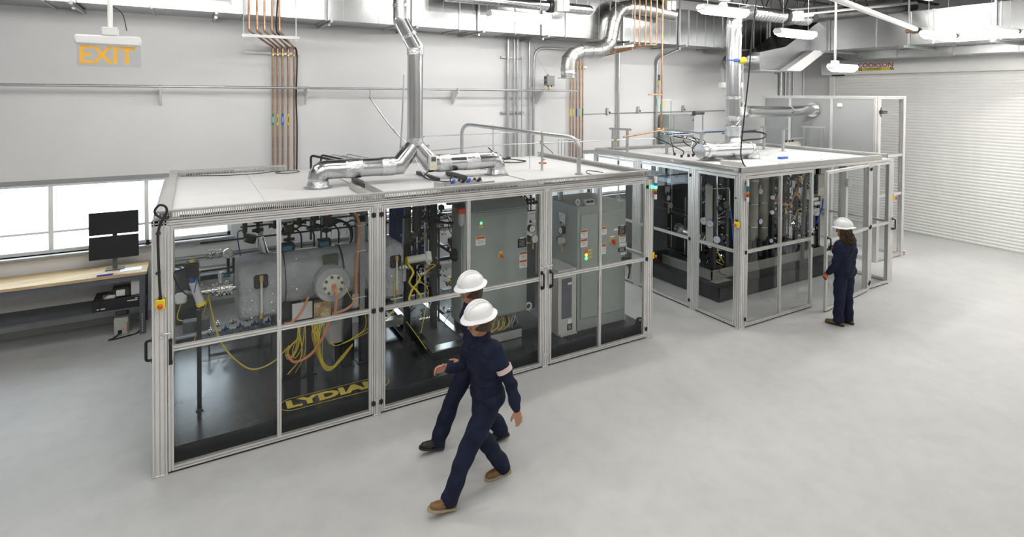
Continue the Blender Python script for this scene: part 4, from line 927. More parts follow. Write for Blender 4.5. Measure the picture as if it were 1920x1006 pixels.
part(MB().box(8.9, 10.95, 5.95, 6.10, FH+.006, FH+.05), 'roof_channel', 'aluminium', e2); part(MB().box(8.9, 10.95, 5.90, 5.905, FH+.006, FH+.07), 'roof_channel', 'aluminium_plate', e2)
q = atX(1384, 420, FX0); estop('yellow and red stop box on the left face of the second enclosure corner post', FX0, FY0+.05, q.z, -PI/2)
q = atY(1676, 370, FY0); estop('yellow and red stop box on the far right post of the second enclosure', FX1, FY0+.04, q.z, PI/2*.4)
q = atY(1399, 375, FY0); tower('unlit signal tower on the corner post of the second enclosure', q.x-.01, FY0-.032, q.z-.02, False)
for k, y in enumerate((5.95, 6.05)): part(MB().ball((FX0-.005, FY0+.10, 2.05-.35*k), .014, 8), 'clip', 'black_plastic', e2)
tag(part(MB().cbox(8.02, 8.14, 6.2, 6.6, FH+.006, FH+.09, .004), 'roof_block', 'raceway_grey'), 'small grey duct piece standing on the second roof behind the corner', 'duct piece')
# strut frames, cable trays and bundles on the second roof
def goal(label, pa, pb, h):
    t = thing('roof_pipe_stand', label, 'strut frame', (pa[0], pa[1], FH+.006), 'strut frames on the second roof')
    for p in (pa, pb): 
        part(MB().box(p[0]-.021, p[0]+.021, p[1]-.021, p[1]+.021, FH+.006, FH+h), 'upright', 'strut', t); part(MB().box(p[0]-.05, p[0]+.05, p[1]-.05, p[1]+.05, FH+.006, FH+.012), 'base_plate', 'strut', t)
    v = Vector(pb)-Vector(pa); n = v.normalized()*.08
    m = MB(); a, b = Vector(pa)-n, Vector(pb)+n; w = Vector((-n.y, n.x, 0)).normalized()*.021
    z0, z1 = FH+h, FH+h+.042
    m.add([(a+w).to_tuple()[:2]+(z0,), (b+w).to_tuple()[:2]+(z0,), (b-w).to_tuple()[:2]+(z0,), (a-w).to_tuple()[:2]+(z0,), (a+w).to_tuple()[:2]+(z1,), (b+w).to_tuple()[:2]+(z1,), (b-w).to_tuple()[:2]+(z1,), (a-w).to_tuple()[:2]+(z1,)],
          [(3, 2, 1, 0), (4, 5, 6, 7), (0, 1, 5, 4), (1, 2, 6, 5), (2, 3, 7, 6), (3, 0, 4, 7)])
    part(m, 'crossbar', 'strut', t); return t
g = lambda u, v: atZ(u, v, FH+.01)
def G(label, a, b, vt):
    pa, pb = g(*a), g(*b); h = atY(a[0], vt, pa.y).z-FH; goal(label, (pa.x, pa.y, 0), (pb.x, pb.y, 0), h)
G('strut goal frame at the back left corner of the second roof', (1149, 284), (1176, 286), 243)
G('strut goal frame left of the taped roof duct', (1250, 288), (1315, 301), 244)
G('strut goal frame behind the taped elbow', (1432, 280), (1468, 283), 240)
G('strut goal frame at the right of the second roof', (1508, 275), (1541, 277), 239)
def tray(label, a, b, w=.22, mat='blue_tray'):
    t = thing('cable_tray', label, 'cable tray', tuple(a)); a, b = Vector(a), Vector(b); d = (b-a).normalized(); s = Vector((-d.y, d.x, 0)).normalized()*w/2; L = (b-a).length
    m = MB()
    for k, z in ((-1, 0), (-1, .05), (1, 0), (1, .05), (0, 0), (-.5, 0), (.5, 0)): m.tube([a+s*k+Vector((0, 0, z)), b+s*k+Vector((0, 0, z))], .005, 5)
    q = 0
    while q < L:
        p = a+d*q; m.tube([p-s+Vector((0, 0, .05)), p-s, p+s, p+s+Vector((0, 0, .05))], .004, 4); q += .1
    part(m, 'wire_basket', mat, t, kind='stuff')
    for k in range(4): part(MB().tube(spline([a+s*(-.6+.4*k)+Vector((0, 0, .015)), (a+b)/2+s*(-.5+.35*k)+Vector((0, 0, .02)), b+s*(-.6+.4*k)+Vector((0, 0, .015))]), .012, 6), 'cable', ['rubber', 'blue_part', 'conduit', 'rubber'][k], t)
    return t
tray('wire basket tray with blue cables spanning the left part of the second roof', (8.3, 8.2, 2.86), (10.3, 8.3, 2.86))
tray('wire basket tray with cables spanning the right part of the second roof', (10.3, 8.35, 2.80), (12.0, 8.9, 2.80))
t = thing('cable_bundle', 'tangle of black cables and plugs standing on the second roof', 'cables', (8.6, 7.3, FH))
c0 = g(1262, 292)
for k in range(12):
    x = c0.x+random.uniform(-.1, .75); y = c0.y+random.uniform(-.3, .2)
    part(MB().tube(spline([(x, y, FH+.008), (x+random.uniform(-.1, .1), y, FH+.12), (x+random.uniform(-.25, .2), y+.1, FH+random.uniform(.2, .3)), (x+random.uniform(-.2, .3), y+.4, FH+.36)]), .010, 6), 'cable', random.choice(['rubber', 'conduit', 'rubber', 'chrome']), t)
    if k < 8: part(MB().cyl((x, y, FH+.006), (x, y, FH+.06), .024, n=8), 'plug', 'black_plastic', t)
t = thing('black_conduit_hose', 'thick black hose sweeping across the second roof to the stack', 'hose', (9, 8, FH))
part(MB().tube(spline([(8.75, 7.35, FH+.12), (9.1, 7.5, FH+.22), (9.6, 7.35, FH+.32), (10.0, 7.2, FH+.36), (10.2, 7.3, FH+.44), (10.1, 7.5, FH+.47), (9.6, 7.7, FH+.45)]), .017, 8), 'hose', 'rubber', t)
tag(part(MB().cbox(9.75, 9.98, 6.62, 6.70, FH+.008, FH+.05, .006), 'blue_tool', 'blue_part'), 'small blue tool lying beside the segmented roof elbow', 'tool')
q = g(1490, 275); 
t = thing('power_strip', 'pale power strip box with black plugs at the back of the second roof', 'power strip', (q.x, q.y, FH))
part(MB().cbox(q.x-.35, q.x+.25, q.y, q.y+.10, FH+.006, FH+.12, .008), 'box', 'cream_plastic', t)
for k in range(3): part(MB().cyl((q.x-.25+k*.12, q.y+.05, FH+.12), (q.x-.25+k*.12, q.y+.05, FH+.17), .022, n=8), 'plug', 'black_plastic', t)
part(MB().tube(fillet([(q.x-.3, q.y-.1, FH+.22), (q.x+.3, q.y-.1, FH+.22), (q.x+.3, q.y-.1, FH+.008)], .08, 4), .018, 8), 'guard_pipe', 'conduit', t)
q = atY(1345, 214, 9.6); t = thing('pipe_bracket', 'grey nozzle on a bent stand on the wall right of the control panel', 'pipe', (q.x, 9.6, 2.9))
part(MB().cyl((q.x-.1, W-.5, q.z), (q.x+.25, W-.5, q.z), .035, n=10), 'nozzle', 'machine_grey', t); part(MB().cyl((q.x+.22, W-.5, q.z), (q.x+.22, W-.5, 1.5), .02, n=8), 'stem', 'conduit', t)
part(MB().cyl((q.x-.12, W-.5, q.z), (q.x-.09, W-.5, q.z), .06, n=12), 'flange', 'machine_grey', t)
# ============ tall grey enclosure at the far right
GX0, GX1, GY0, GY1, GH = 13.06, 14.22, 6.556, 9.46, 3.66
e3 = thing('panel_enclosure', 'tall enclosure with solid grey panels and an open front frame at the far right', 'enclosure', (13.6, 8, 0))
for x, y in ((GX0+.05, GY0+.05), (GX1-.05, GY0+.05), (GX0+.05, GY1-.05), (GX1-.05, GY1-.05)): ex(e3, 'post', 'z', 0, GH, x, y, .10, .10, 2, 2)
for y in (7.6, 8.65): ex(e3, 'post', 'z', 0, GH-.05, GX0+.04, y, .08, .06, 2, 1)
for z in (GH-.03, 2.33, 1.45, .05): ex(e3, 'beam', 'x', GX0+.1, GX1-.1, GY0+.04, z, .05, .05, 1, 1)
for z in (GH-.03, 2.30, .05):
    ex(e3, 'beam', 'y', GY0+.1, GY1-.1, GX0+.04, z, .05, .05, 1, 1); ex(e3, 'beam', 'y', GY0+.1, GY1-.1, GX1-.04, z, .05, .05, 1, 1)
for y0, y1 in ((GY0+.1, 7.57), (7.63, 8.62), (8.68, GY1-.1)):
    part(MB().box(GX0+.03, GX0+.045, y0, y1, 2.325, GH-.055), 'panel', 'grey_panel', e3); part(MB().box(GX0+.034, GX0+.040, y0, y1, .075, 2.275), 'pane', 'clear_pane', e3)
    part(MB().box(GX1-.045, GX1-.030, y0, y1, 2.325, GH-.055), 'panel', 'white_panel', e3) if y0 > 8 else None
part(MB().box(GX0+.0, GX1, GY0, GY1, GH, GH+.012), 'roof_panel', 'white_panel', e3)
part(MB().box(GX0-.005, GX0+.03, 7.36, 7.46, 3.42, 3.50), 'paper_note', 'paper', e3)
q = atY(1654, 210, GY0); part(MB().cbox(GX0+.02, GX0+.10, GY0-.05, GY0, q.z-.04, q.z+.04, .005).tube([(GX0+.02, GY0-.03, q.z+.04), (GX0-.02, GY0-.06, q.z+.10)], .01, 6).tube([(GX0+.02, GY0-.03, q.z-.04), (GX0-.02, GY0-.06, q.z-.10)], .01, 6).tube([(GX0+.08, GY0-.03, q.z+.015), (GX0+.28, GY0-.03, q.z+.015)], .014, 6).tube([(GX0+.08, GY0-.03, q.z-.02), (GX0+.28, GY0-.03, q.z-.02)], .014, 6), 'door_hinge', 'black_plastic', e3)
t = thing('spray_bottle', 'small bottle with a red label on the floor by the tall enclosure foot', 'bottle', (14.36, 6.62, 0))
part(MB().lathe([(0, .012), (.032, .012), (.032, .09), (.014, .12), (.012, .14), (0, .14)], (14.36, 6.62, 0), (0, 0, 1), 14), 'bottle', 'white_trim', t); part(MB().lathe([(.0325, .035), (.033, .036), (.033, .075), (.0325, .076)], (14.36, 6.62, 0), (0, 0, 1), 14), 'red_label', 'red_plastic', t); part(MB().lathe([(0, 0), (.034, 0), (.034, .014), (0, .014)], (14.36, 6.62, .0), (0, 0, 1), 14), 'base', 'black_plastic', t)
# ------------------------------------------------------------------ equipment helpers
def gauge(root, c, ax, r=.045, body='chrome', nm='gauge'):
    ax = Vector(ax).normalized(); c = Vector(c)
    o = part(MB().lathe([(0, -.03), (r*.9, -.03), (r, -.02), (r, .006), (r*.9, .01), (r*.88, .002), (0, .002)], c, ax, 18), nm, body, root)
    d = part(MB().lathe([(0, .003), (r*.86, .003), (r*.86, .0045), (0, .0045)], c, ax, 18), 'dial', 'gauge_face', root)
    s = ax.cross(Vector((0, 0, 1))).normalized()
    part(MB().tube([c+ax*.006-s*r*.1-Vector((0, 0, r*.1)), c+ax*.006+s*r*.5+Vector((0, 0, r*.45))], r*.05, 4), 'needle', 'red_plastic', root)
def valve(root, c, s=1, mat='cast_dark', wheel=True, nm='valve'):
    x, y, z = c; m = MB()
    m.ball((x, y, z), .042*s, 10, (1, .9, 1.1)); m.cyl((x-.07*s, y, z), (x+.07*s, y, z), .024*s, n=8)
    for k in (-1, 1): m.cyl((x+k*.062*s, y, z), (x+k*.076*s, y, z), .036*s, n=10)
    m.cyl((x, y, z), (x, y, z+.10*s), .013*s, n=8); m.cyl((x, y, z+.03*s), (x, y, z+.055*s), .03*s, n=8)
    if wheel: m.ring((x, y, z+.105*s), (0, 0, 1), .038*s, .006*s, 12).cyl((x-.038*s, y, z+.105*s), (x+.038*s, y, z+.105*s), .004*s, n=4).cyl((x, y-.038*s, z+.105*s), (x, y+.038*s, z+.105*s), .004*s, n=4)
    return part(m, nm, mat, root)
def actuator(root, c, s=1, knob='yellow_print'):
    x, y, z = c
    part(MB().cbox(x-.05*s, x+.05*s, y-.045*s, y+.045*s, z, z+.085*s, .008).cyl((x, y, z-.05*s), (x, y, z), .022*s, n=10).cyl((x-.06*s, y, z-.09*s), (x+.06*s, y, z-.09*s), .02*s, n=8).ball((x, y, z-.09*s), .036*s, 8), 'actuated_valve', 'cast_dark', root)
    part(MB().lathe([(0, 0), (.022*s, 0), (.02*s, .018*s), (0, .02*s)], (x, y, z+.085*s), (0, 0, 1), 12), 'indicator', knob, root)
def pipe(root, pts, r=.012, mat='chrome', bend=.05, nm='pipe', n=8): return part(MB().tube(fillet(pts, bend, 4), r, n), nm, mat, root)
def cable(root, pts, r=.006, mat='yellow_cable', nm='cable', k=5): return part(MB().tube(spline(pts, k), r, 6), nm, mat, root)
def col(root, x, y, z0, z1, w=.1, d=.1, mat='black_steel', nm='column'):
    return part(MB().cbox(x-w/2, x+w/2, y-d/2, y+d/2, z0+.012, z1, .004).box(x-w*.8, x+w*.8, y-d*.8, y+d*.8, z0, z0+.012), nm, mat, root)
def sticker(root, c, w, h, kind='warn', ax='y', tilt=0):
    """flat printed label standing proud of a face looking towards -y"""
    x, y, z = c
    if kind == 'warn':
        o = part(MB().box(x-w/2, x+w/2, y-.002, y, z-h/2, z+h/2), 'warning_label', 'white_print', root)
        part(MB().box(x-w/2+.004, x+w/2-.004, y-.003, y-.002, z+h*.18, z+h/2-.004), 'label_header', 'orange_print', root)
        put('lettering', text_mesh('WARNING', .022, .0003, .0006), 'black_print', root, (x, y-.0035, z+h*.33), (PI/2, 0, 0), (w/.125, 1, 1))
        m = MB()
        for k in range(3): m.box(x-w*(.38-.05*k), x+w*(.38-.06*k), y-.0026, y-.002, z+h*(.06-.15*k)-.002, z+h*(.06-.15*k)+.002)
        part(m, 'label_text', 'black_print', root)
    elif kind == 'black':
        part(MB().box(x-w/2, x+w/2, y-.002, y, z-h/2, z+h/2), 'black_placard', 'black_print', root); m = MB()
        for k in range(5): m.box(x-w*.32, x+w*(.32-.04*(k % 3)), y-.0026, y-.002, z+h*(.3-.15*k)-.0015, z+h*(.3-.15*k)+.0015)
        part(m, 'placard_text', 'white_print', root)
    elif kind == 'white': part(MB().box(x-w/2, x+w/2, y-.002, y, z-h/2, z+h/2), 'name_plate', 'white_print', root)
    elif kind == 'yellow': part(MB().box(x-w/2, x+w/2, y-.002, y, z-h/2, z+h/2), 'name_plate', 'yellow_print', root)
def pilot(root, c, mat, r=.013):
    part(MB().lathe([(r*1.4, 0), (r*1.4, .008), (r, .010), (r*.8, .018), (0, .022)], c, (0, -1, 0), 14), 'pilot_light', mat, root)
def purge(label, c, ax, s=1):
    """purge pressure panel: plate, chart, knobs, round gauge, valve; ax = outward x or y direction"""
    ax = Vector(ax); sd = Vector((-ax.y, ax.x, 0)); c = Vector(c); t = thing('purge_gauge_panel', label, 'gauge panel', tuple(c-Vector((0, 0, .3))))
    def pl(a0, a1, b0, b1, d0, d1, nm, mt):
        m = MB().box(a0, a1, b0, b1, d0, d1); m.v = [tuple(c+sd*x+Vector((0, 0, y))+ax*z) for x, y, z in m.v]; part(m, nm, mt, t, smooth=False)
    pl(-.09, .09, -.24, .24, 0, .012, 'plate', 'stainless'); pl(-.055, .065, .07, .21, .012, .014, 'chart', 'paper')
    for k, (a, b, r) in enumerate(((-.02, .09, .018), (.045, .09, .022))): part(MB().cyl(c+sd*a+Vector((0, 0, b))+ax*.012, c+sd*a+Vector((0, 0, b))+ax*.035, r, n=12), 'knob', ['black_plastic', 'chrome'][k], t)
    gauge(t, c+Vector((0, 0, -.02))+ax*.04, ax, .058, 'black_plastic')
    part(MB().cyl(c+sd*.03+Vector((0, 0, -.17))+ax*.01, c+sd*.03+Vector((0, 0, -.17))+ax*.08, .055, n=16), 'relief_valve', 'aluminium', t)
    part(MB().cyl(c+sd*-.05+Vector((0, 0, -.17))+ax*.01, c+sd*-.05+Vector((0, 0, -.17))+ax*.05, .05, n=16), 'vent_body', 'black_plastic', t)
    part(MB().cyl(c+sd*.02+Vector((0, 0, -.33))+ax*.03, c+sd*.02+Vector((0, 0, -.22))+ax*.03, .014, n=8), 'drain', 'brass', t)
    return t
# ------------------------------------------------------------------ first enclosure: skid
DK = .18
sk = thing('equipment_skid', 'black steel skid with a yellow LYDIAN logo on its deck', 'skid', (2.9, 7.6, 0))
part(MB().box(-.19, 5.97, 6.327, 9.05, DK-.012, DK), 'deck_plate', 'black_deck', sk)
part(MB().box(-.19, 5.97, 6.34, 6.35, .012, DK-.012).box(-.19, 5.97, 6.327, 6.43, 0, .012), 'front_beam', 'black_steel', sk)
part(MB().box(-.19, 5.97, 9.03, 9.04, 0, DK-.012), 'back_beam', 'black_steel', sk)
for x in (-.19, 5.955): part(MB().box(x, x+.015, 6.35, 9.03, 0, DK-.012), 'end_beam', 'black_steel', sk)
lg = MB().prism([(5.86, DK-.01), (5.975, DK-.01), (5.975, DK+.07), (5.95, DK+.085), (5.89, DK+.08)], 6.335, 6.36, 'y'); part(lg, 'lifting_lug', 'black_steel', sk); part(MB().cyl((5.94, 6.33, DK+.045), (5.94, 6.336, DK+.045), .018, n=12), 'lug_eye', 'white_print', sk)
part(MB().box(4.62, 5.78, 6.40, 6.50, DK, DK+.003), 'slot_cover', 'black_plastic', sk)
# logo
lx, ly = 1.46, 6.555; o = text_mesh('LYDIAN', .215, .0006, .011, 1.45); put('logo_lettering', o, 'yellow_print', sk, (lx, ly, DK+.0015), (0, 0, 0))
m = MB(); R, Lh = .135, .485
def race(r): 
    pts = []
    for k in range(13): a = PI/2+PI*k/12; pts.append((lx-Lh+r*math.cos(a), ly+r*math.sin(a)))
    for k in range(13): a = -PI/2+PI*k/12; pts.append((lx+Lh+r*math.cos(a), ly+r*math.sin(a)))
    return pts
ra, rb = race(R), race(R-.010); n = len(ra); m.add([(x, y, DK+.002) for x, y in ra]+[(x, y, DK+.002) for x, y in rb], [(i, (i+1) % n, n+(i+1) % n, n+i) for i in range(n)]); part(m, 'logo_outline', 'yellow_print', sk)
# ------------------------------------------------------------------ reactor vessel
vs = thing('insulated_vessel', 'grey insulated horizontal vessel with a bolted white port in the first enclosure', 'vessel', (1.5, 7.4, DK))
ay, az = 7.38, 1.35
VR = .325
prof = [(r*VR/.372, x) for r, x in [(.0, .60), (.30, .60), (.355, .63), (.37, .70), (.372, .85), (.366, .98), (.376, 1.10), (.368, 1.3), (.374, 1.5), (.364, 1.62), (.378, 1.75), (.370, 2.0), (.374, 2.3), (.345, 2.42), (.0, 2.44)]]
part(MB().lathe(prof, (0, ay, az), (1, 0, 0), 32), 'shell_jacket', 'insulation', vs, ang=60)
def pad(x0, x1, y0, y1, z0, z1, nm, c=.08):
    m = MB(); poly = [(y0+c, z0), (y1-c, z0), (y1, z0+c), (y1, z1-c*1.6), (y1-c, z1-c*.3), (y0+c*1.3, z1), (y0+.02, z1-c), (y0, z0+c*.8)]
    N = 5
    for a, b in zip(range(N), range(1, N+1)): pass
    rings = [(x0, .94), (x0+.03, 1), ((x0+x1)/2, 1.02), (x1-.03, 1), (x1, .94)]; vsx = []; cy, cz = (y0+y1)/2, (z0+z1)/2; n = len(poly)
    for x, k in rings:
        for p, q in poly: vsx.append((x, cy+(p-cy)*k, cz+(q-cz)*k))
    fs = [tuple(range(n-1, -1, -1)), tuple(range((N-1)*n, N*n))]
    for i in range(N-1):
        for j in range(n): fs.append((i*n+j, i*n+(j+1) % n, (i+1)*n+(j+1) % n, (i+1)*n+j))
    m.add(vsx, fs); return part(m, nm, 'insulation', vs, ang=50)
pad(.47, .90, 6.98, 7.76, 1.03, 1.66, 'end_jacket'); pad(2.14, 2.42, 6.98, 7.76, .98, 1.69, 'end_jacket')
for x, h in ((.70, .0), (2.30, .0)):
    part(MB().cbox(x-.075, x+.075, 6.955, 7.0, 1.40, 1.56, .02), 'sight_glass_recess', 'cast_dark', vs)
    part(MB().cyl((x, 6.93, 1.10), (x, 6.93, 1.53), .013, n=8), 'sight_glass_tube', 'cream_plastic', vs)
    for z in (1.10, 1.53): part(MB().cyl((x, 6.93, z-.03), (x, 6.93, z+.03), .022, n=8).cyl((x, 6.94, z), (x, 7.0, z), .014, n=8), 'sight_glass_cock', 'brass', vs)
for x, z in ((.58, 1.40), (.60, 1.28), (.80, 1.45), (.82, 1.32), (.585, 1.18), (.81, 1.22), (.83, 1.12), (.60, 1.08), (2.22, 1.45), (2.24, 1.3), (2.35, 1.4), (1.1, 1.30), (1.12, 1.62), (1.95, 1.25), (1.97, 1.2), (2.05, 1.35)):
    yy = 6.972 if x < .95 or x > 2.1 else ay-math.sqrt(max(0, VR**2-(z-az)**2))-.004
    part(MB().cyl((x, yy+.01, z), (x, yy-.004, z), .011, n=8), 'lacing_pin', 'chrome', vs)
for x in (1.18, 1.80):
    part(MB().cbox(x-.028, x+.028, ay-.382, ay-.36, 1.38, 1.52, .005), 'jacket_tag', 'grey_panel', vs) if 0 else None
for x, w in ((.98, .008), (1.66, .02), (2.06, .008)):
    part(MB().lathe([(VR, -w/2), (VR+.008, -w/2), (VR+.008, w/2), (VR, w/2)], (x, ay, az), (1, 0, 0), 32), 'jacket_strap', 'cast_dark', vs)
part(MB().lathe([(.30, -.1), (.372, -.09), (.374, .09), (.30, .1)], (1.52, ay, az), (1, 0, 0), 32), 'bare_band', 'olive_motor', vs) if 0 else None
part(MB().cbox(1.42, 1.60, 7.10, 7.16, 1.50, 1.645, .01), 'bare_patch', 'olive_motor', vs)
nx, nz = 1.485, 1.345
part(MB().lathe([(.0, .50), (.20, .50), (.215, .46), (.19, .30), (.205, .1), (.21, 0)], (nx, 7.36, nz), (0, -1, 0), 24), 'port_jacket', 'insulation', vs, ang=60)
part(MB().lathe([(0, .53), (.05, .53), (.06, .525), (.125, .515), (.128, .49), (.0, .49)], (nx, 7.36, nz), (0, -1, 0), 28), 'port_flange', 'cream_plastic', vs)
for k in range(8): a = PI*k/4+.2; part(MB().cyl((nx+.103*math.cos(a), 6.85, nz+.103*math.sin(a)), (nx+.103*math.cos(a), 6.815, nz+.103*math.sin(a)), .017, n=6), 'bolt', 'olive_motor', vs)
part(MB().cyl((nx, 6.83, nz), (nx, 6.76, nz-.02), .028, .022, n=10), 'port_plug', 'orange_hose', vs)
for u, w in ((537, .10), (552, .13), (581, .09), (650, .11), (683, .13)):
    p = atY(u, 640, 7.2); col(vs, p.x, 7.2+random.uniform(-.03, .03), DK, 1.16, w, .10)
part(MB().box(.85, 2.3, 7.10, 7.70, .86, .92), 'cradle_beam', 'black_steel', vs)
part(MB().box(1.05, 1.28, 7.06, 7.075, .92, 1.12), 'gusset', 'white_panel', vs)
part(MB().box(1.30, 1.50, 7.05, 7.07, .90, 1.09), 'terminal_plate', 'brass', vs)
for i in range(3):
    for j in range(3): part(MB().ring((1.34+.055*i, 7.045, .94+.055*j), (0, 1, 0), .016, .005, 10), 'terminal_ring', 'chrome', vs)
# left flange stack and pipes of the vessel
fl = thing('flange_assembly', 'chrome flange and valve assembly at the left end of the insulated vessel', 'fittings', (.25, 7.4, 1.4))
fz = 1.36; fy = 7.3
part(MB().cyl((.02, fy, fz), (.50, fy, fz), .035, n=14), 'nozzle_pipe', 'stainless', fl)
for x, r in ((.28, .085), (.31, .085), (.36, .085), (.39, .085), (.22, .06), (.16, .045)): part(MB().lathe([(.03, -.011), (r, -.011), (r, .011), (.03, .011)], (x, fy, fz), (1, 0, 0), 20), 'flange', 'stainless', fl)
for k in range(8): a = PI*k/4; part(MB().cyl((.25, fy+.066*math.cos(a), fz+.066*math.sin(a)), (.42, fy+.066*math.cos(a), fz+.066*math.sin(a)), .009, n=6), 'stud', 'chrome', fl)
part(MB().cyl((.18, fy, fz+.02), (.10, fy-.05, fz+.10), .022, n=8).cyl((.3, fy, fz+.08), (.3, fy, fz+.2), .03, n=10).cyl((.42, fy, fz+.05), (.42, fy-.03, fz+.16), .025, n=10), 'side_nozzle', 'stainless', fl)
pipe(fl, [(.02, fy, fz), (-.06, fy, fz+.02), (-.14, fy-.1, fz-.02)], .02, 'chrome'); part(MB().ball((-.05, fy, fz+.01), .034, 10), 'fitting', 'chrome', fl)
part(MB().cbox(-.155, -.04, fy-.15, fy-.05, fz-.06, fz+.05, .02), 'sensor_head', 'white_trim', fl)
cable(fl, [(-.10, fy-.12, fz-.06), (-.13, fy-.14, fz-.22), (.0, fy-.14, fz-.28), (.09, fy-.14, fz-.45), (.09, fy-.13, fz-.62)], .006)
cable(fl, [(.18, fy-.05, fz-.02), (.13, fy-.06, fz-.2), (.03, fy-.1, fz-.5), (.01, fy-.12, fz-.62)], .005)
cable(fl, [(.17, fy-.05, fz-.04), (.22, fy-.06, fz-.3), (.28, fy-.08, fz-.55), (.42, fy-.08, fz-.8), (.62, fy-.1, fz-.98), (.85, fy-.1, fz-.95), (1.02, 7.1, fz-.75)], .009)
# left column with control valve
cv = thing('control_valve_post', 'slim black post with a box-topped control valve at the left of the vessel', 'valve', (.07, 6.95, DK))
col(cv, .075, 6.95, DK, 1.28, .045, .06); part(MB().cbox(-.08, .18, 6.99, 7.12, 1.02, 1.14, .01), 'mount_box', 'machine_grey', cv)
part(MB().cyl((.09, 6.92, 1.36), (.02, 6.92, 1.60), .042, n=16), 'sensor_tube', 'aluminium', cv); part(MB().cyl((.10, 6.92, 1.335), (.087, 6.92, 1.37), .047, n=16), 'tube_end', 'yellow_plastic', cv)
part(MB().cyl((.02, 6.92, 1.60), (.01, 6.92, 1.66), .025, n=10), 'neck', 'blue_paint', cv)
part(MB().cbox(-.05, .075, 6.86, 6.98, 1.665, 1.82, .01), 'actuator_box', 'cast_dark', cv); part(MB().lathe([(0, 0), (.03, 0), (.024, .03), (0, .03)], (.01, 6.92, 1.82), (0, 0, 1), 12), 'indicator', 'yellow_print', cv)
cable(cv, [(-.05, 6.92, 1.76), (-.16, 6.92, 1.72), (-.10, 6.9, 1.55), (.0, 6.88, 1.45)], .008, 'rubber'); cable(cv, [(.06, 6.9, 1.68), (.05, 6.88, 1.6), (.03, 6.87, 1.5)], .006, 'blue_part')
# pipes and manifold valves above and behind the vessel
pv = thing('valve_manifold', 'row of dark valves and tubing above the insulated vessel', 'valves', (1.2, 7.8, 1.8))
part(MB().cyl((-.18, 8.35, 1.50), (2.3, 8.35, 1.50), .028, n=10), 'header_pipe', 'conduit', pv); part(MB().cyl((.05, 8.1, 1.40), (.75, 8.1, 1.40), .04, n=12), 'cylinder', 'stainless', pv)
part(MB().box(.10, .72, 8.0, 8.1, 1.28, 1.34), 'tube_block', 'cast_dark', pv); part(MB().cbox(.30, .45, 7.985, 8.0, 1.29, 1.33, .003), 'tag', 'teal_tag', pv)
part(MB().cyl((.55, 7.9, 1.93), (2.5, 7.9, 1.93), .012, n=8).cyl((.1, 7.9, 1.78), (2.5, 7.9, 1.78), .012, n=8), 'rail_pipe', 'cast_dark', pv)
gauge(pv, (.40, 7.70, 1.66), (0, -1, 0), .062); part(MB().cyl((.40, 7.72, 1.4), (.40, 7.72, 1.62), .018, n=8).cyl((.46, 7.72, 1.2), (.46, 7.72, 1.6), .016, n=8), 'gauge_stem', 'cast_dark', pv)
for k, (x, y, z, s) in enumerate(((.95, 7.8, 1.93, 1.0), (1.06, 7.75, 1.84, 1.1), (1.24, 7.75, 1.95, 1.1), (1.42, 7.72, 1.86, 1.0), (1.62, 7.75, 1.88, 1.1), (.22, 7.9, 1.60, .7), (.30, 7.9, 1.60, .7))): valve(pv, (x, y, z), s, 'cast_dark' if k < 5 else 'stainless')
for x, y, z in ((.74, 7.75, 2.0), (1.10, 7.65, 1.86), (1.40, 7.6, 2.0), (1.56, 7.62, 1.93)): actuator(pv, (x, y, z), 1.1, random.choice(['yellow_print', 'red_plastic', 'yellow_print']))
for k in range(6):
    x = 1.0+k*.16; cable(pv, [(x, 7.7, 1.86), (x+.12, 7.66, 1.92), (x+.24, 7.66, 1.82), (x+.26, 7.7, 1.62)], .012, 'rubber')
for k in range(3): cable(pv, [(1.6, 7.6+.03*k, 1.92+.03*k), (1.78, 7.6, 1.93), (1.9, 7.62, 1.8-.03*k), (1.88, 7.66, 1.6)], .013, 'rubber')
for x in (1.05, 1.5): part(MB().cbox(x-.085, x+.085, 7.42, 7.54, 1.66, 1.76, .01), 'solenoid_block', 'cast_dark', pv); part(MB().box(x-.06, x+.05, 7.412, 7.42, 1.68, 1.735), 'block_label', 'teal_tag', pv)
part(MB().cyl((.58, 7.62, 1.92), (.58, 7.62, 2.06), .03, n=10).cyl((.58, 7.62, 1.85), (.58, 7.62, 1.92), .018, n=8), 'regulator', 'cast_dark', pv); cable(pv, [(.58, 7.62, 1.95), (.50, 7.62, 1.92), (.53, 7.62, 1.65), (.55, 7.6, 1.55)], .009, 'blue_paint')
part(MB().cyl((.80, 7.60, 1.64), (.76, 7.62, 1.84), .05, .035, n=12), 'elbow_body', 'stainless', pv); part(MB().cyl((.64, 7.75, 1.76), (.67, 7.75, 1.85), .07, n=14), 'vent_disc', 'cast_dark', pv)
mt = thing('stirrer_motor', 'dark hanging motor with a round face above the vessel', 'motor', (1.5, 7.5, 2.1))
part(MB().lathe([(0, 0), (.10, 0), (.11, .02), (.11, .20), (.0, .21)], (1.62, 8.0, 2.10), (0, 0, 1), 18), 'motor_body', 'machine_grey', mt); part(MB().box(1.60, 1.68, 7.885, 7.895, 2.14, 2.20), 'name_plate', 'paper', mt)
part(MB().cyl((1.62, 8.0, 2.3), (1.62, 8.0, 2.38), .02, n=8), 'hanger', 'cast_dark', mt)
mt2 = thing('round_blower', 'olive blower with a dark ring standing behind the vessel', 'motor', (2.05, 7.9, 2.0))
part(MB().cyl((2.08, 8.1, 2.12), (2.08, 7.86, 2.12), .13, n=20), 'blower_body', 'olive_motor', mt2); part(MB().ring((2.08, 7.86, 2.12), (0, 1, 0), .125, .022, 20), 'blower_ring', 'cast_dark', mt2)
part(MB().cbox(2.0, 2.2, 7.9, 8.2, 1.5, 2.05, .01), 'pedestal', 'cabinet_green', mt2)
gp = thing('perforated_post', 'grey perforated strut post with a top arm carrying the orange hose', 'post', (1.86, 7.0, DK))
